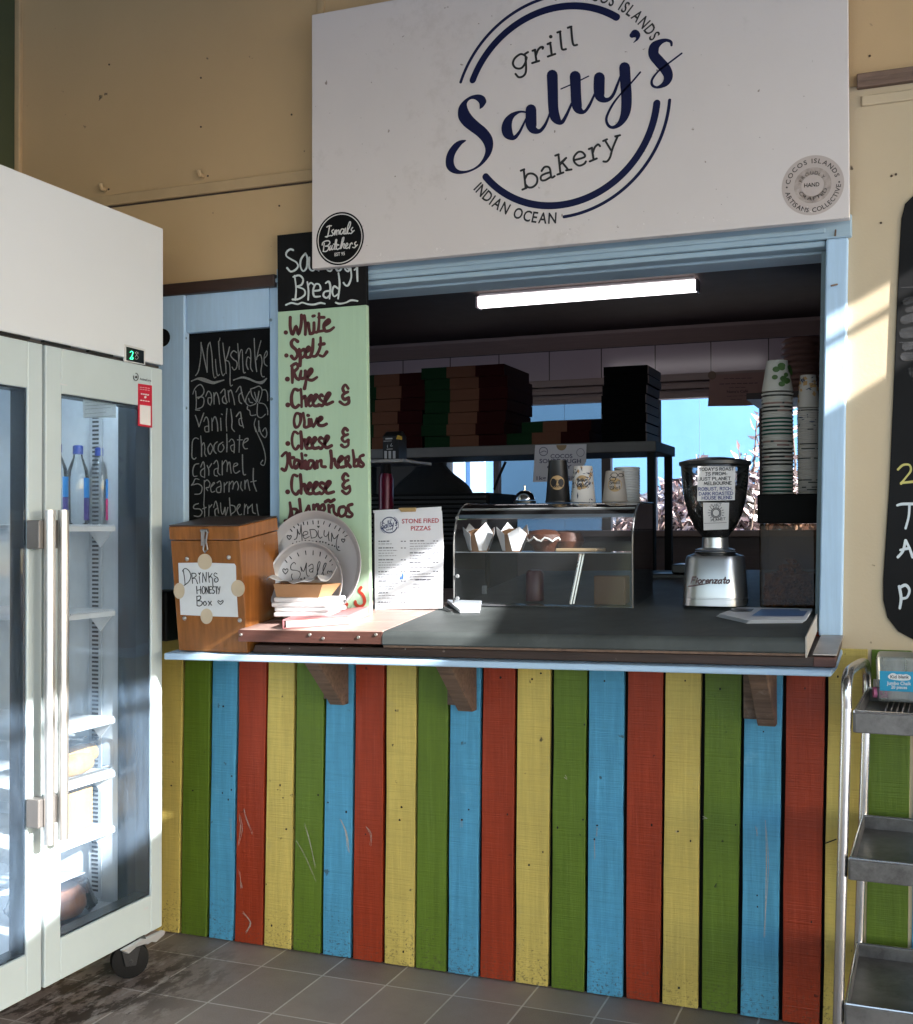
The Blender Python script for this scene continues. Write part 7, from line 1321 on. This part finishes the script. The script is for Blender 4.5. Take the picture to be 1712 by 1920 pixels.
t = thing('chalk_tub', (k0.x + wT / 2, yt2 + .07, k0.z), 'milky plastic tub of coloured chalk with a blue label on the top tray', 'tub')
xo = k1.x - k0.x; hT = k1.z - k0.z
m_ = MB().hexa([(k0.x, yt2, k0.z), (k0.x + wT, yt2, k0.z), (k0.x + wT, yt2 + .13, k0.z), (k0.x, yt2 + .13, k0.z)], [(k0.x + xo, yt2 - .008, k1.z), (k0.x + wT - xo, yt2 - .008, k1.z), (k0.x + wT - xo, yt2 + .138, k1.z), (k0.x + xo, yt2 + .138, k1.z)]); m_.obj('tub', TUBM, t, bevel=.008, seg=3)
pl = planeN((k0.x, yt2 - .0015, k0.z), Vector((0, -1, -.008 / hT))); m_ = MB(); m_.prism([pl(*zt3(*q)) for q in ((400, 795), (2300, 850), (2300, 1390), (410, 1300))], (0, .001, 0)); lb = m_.obj('label', mat('cyan_label', (.02, .30, .52), .4, var=.1, vs=30), t)
m_ = MB(); fill(m_, pl, [zt3(*q) for q in ((615, 945), (640, 900), (720, 855), (790, 860), (850, 890), (930, 880), (1010, 895), (1090, 880), (1180, 920), (1210, 970), (1170, 1030), (1000, 1045), (800, 1030), (660, 1000))], .0009, 3); typ(m_, pl, 'Jumbo Chalk', zt3(590, 1150), zt3(1215, 1165), 6.5); typ(m_, pl, '20 pieces', zt3(700, 1250), zt3(1110, 1262), 6); m_.obj('label_white', mat('label_white', (.72, .74, .76), .5), lb, fix=False)
m_ = MB(); typ(m_, pl, 'Kid', zt3(680, 985), zt3(840, 988), 6, .0012); typ(m_, pl, 'blank', zt3(890, 985), zt3(1160, 992), 6, .0012); m_.obj('label_print', INK, lb, fix=False)
rn = random.Random(9)
for k in range(9):
    f = rn.random(); c = Vector((k0.x + .02 + (k % 5) * .038, yt2 + .02 + .05 * (k // 5), k0.z + .018 + .012 * (k // 5))); a = rn.uniform(-.5, .5); d = Vector((math.cos(a), .2, math.sin(a) * .3)).normalized() * .03
    cn, cc_ = [('pink', (.55, .16, .30)), ('white', (.62, .60, .57)), ('blue', (.20, .36, .62)), ('lilac', (.36, .27, .50))][k % 4]
    tag(MB().tube([c - d, c + d], .0125, 12).obj('chalk_stick', mat('chalk_' + cn, cc_, .9)), f'fat {cn} stick of chalk inside the milky tub', 'chalk', 'chalk sticks in the tub')
# ------------------------------------------------------------------ painted menu board on the right of the wall
mb2 = thing('menu_board', (.35, -.004, 1.4), 'black menu board with rounded corners on the right of the cream wall', 'chalkboard')
pl = planeY(0.0); e_ = [(1714, 365), (1697, 382), (1690, 410), (1687, 460), (1683, 540), (1679, 640), (1674, 760), (1668, 900), (1661, 1010), (1656, 1085), (1656, 1125), (1664, 1158), (1684, 1184), (1712, 1199)]
Lp = [Y(*q, -.006) for q in e_]; xr2 = Lp[0].x + 1.0
loop = [Vector((xr2 - .03, 0, Lp[0].z + .02)), Vector((Lp[0].x + .08, 0, Lp[0].z + .03))] + Lp + [Vector((Lp[-1].x + .08, 0, Lp[-1].z - .015)), Vector((xr2 - .03, 0, Lp[-1].z - .01)), Vector((xr2 + .03, 0, Lp[-1].z + .1)), Vector((xr2 + .05, 0, Lp[0].z - .1))]
MB().hexa([(p.x, -.006, p.z) for p in loop], [(p.x, -.001, p.z) for p in loop]).obj('board', mat('menu_black', (.005, .0052, .006), .7, var=.5, vs=4, wear=.15, wearcol=(.009, .009, .010), ws=3, spec=.2), mb2, bevel=.002)
pl = planeY(-.006); m_ = MB()
m_ = MB(); zr = zoom(1540, 860, 4.174)
tr(m_, pl, zr, 4.2, '600,85 640,50 690,50 700,95 660,150 625,195', '625,190 720,180'); m_.obj('yellow_lettering', mat('yellow_chalk', (.55, .50, .16), .8), mb2, fix=False)
m_ = MB(); tr(m_, pl, zr, 5.2, '595,365 640,355 760,355', '690,360 685,450 660,545', '800,430 760,440 755,520 800,530 830,470 800,430', '600,770 640,720 660,640', '660,640 690,700 715,770', '620,715 690,700', '610,1000 625,1090 615,1170', '612,1010 660,990 690,1030 670,1085 625,1095', '745,1050 745,1100', '735,900 760,930')
m_.obj('white_lettering', mat('white_board_paint', (.60, .66, .70), .7), mb2, fix=False)
m_ = MB(); z4_ = zoom(1540, 300, 3.2)
for q, wd in ((((505, 850), (560, 830)), 12), (((520, 900), (560, 890)), 10), (((500, 960), (560, 940)), 16), (((500, 1040), (560, 1030)), 20), (((505, 1120), (560, 1110)), 14), (((500, 1180), (560, 1180)), 16), (((480, 765), (560, 762)), 1.2), (((470, 1095), (560, 1092)), 1.2), (((535, 1260), (560, 1300)), 12)): ribbon(m_, pl, [(*z4_(*q[0]), wd), (*z4_(*q[1]), wd)], .0006, 1)
m_.obj('chalk_smudge', mat('smudge', (.09, .09, .095), .9, var=.6, vs=40, alpha=.3), mb2, fix=False)
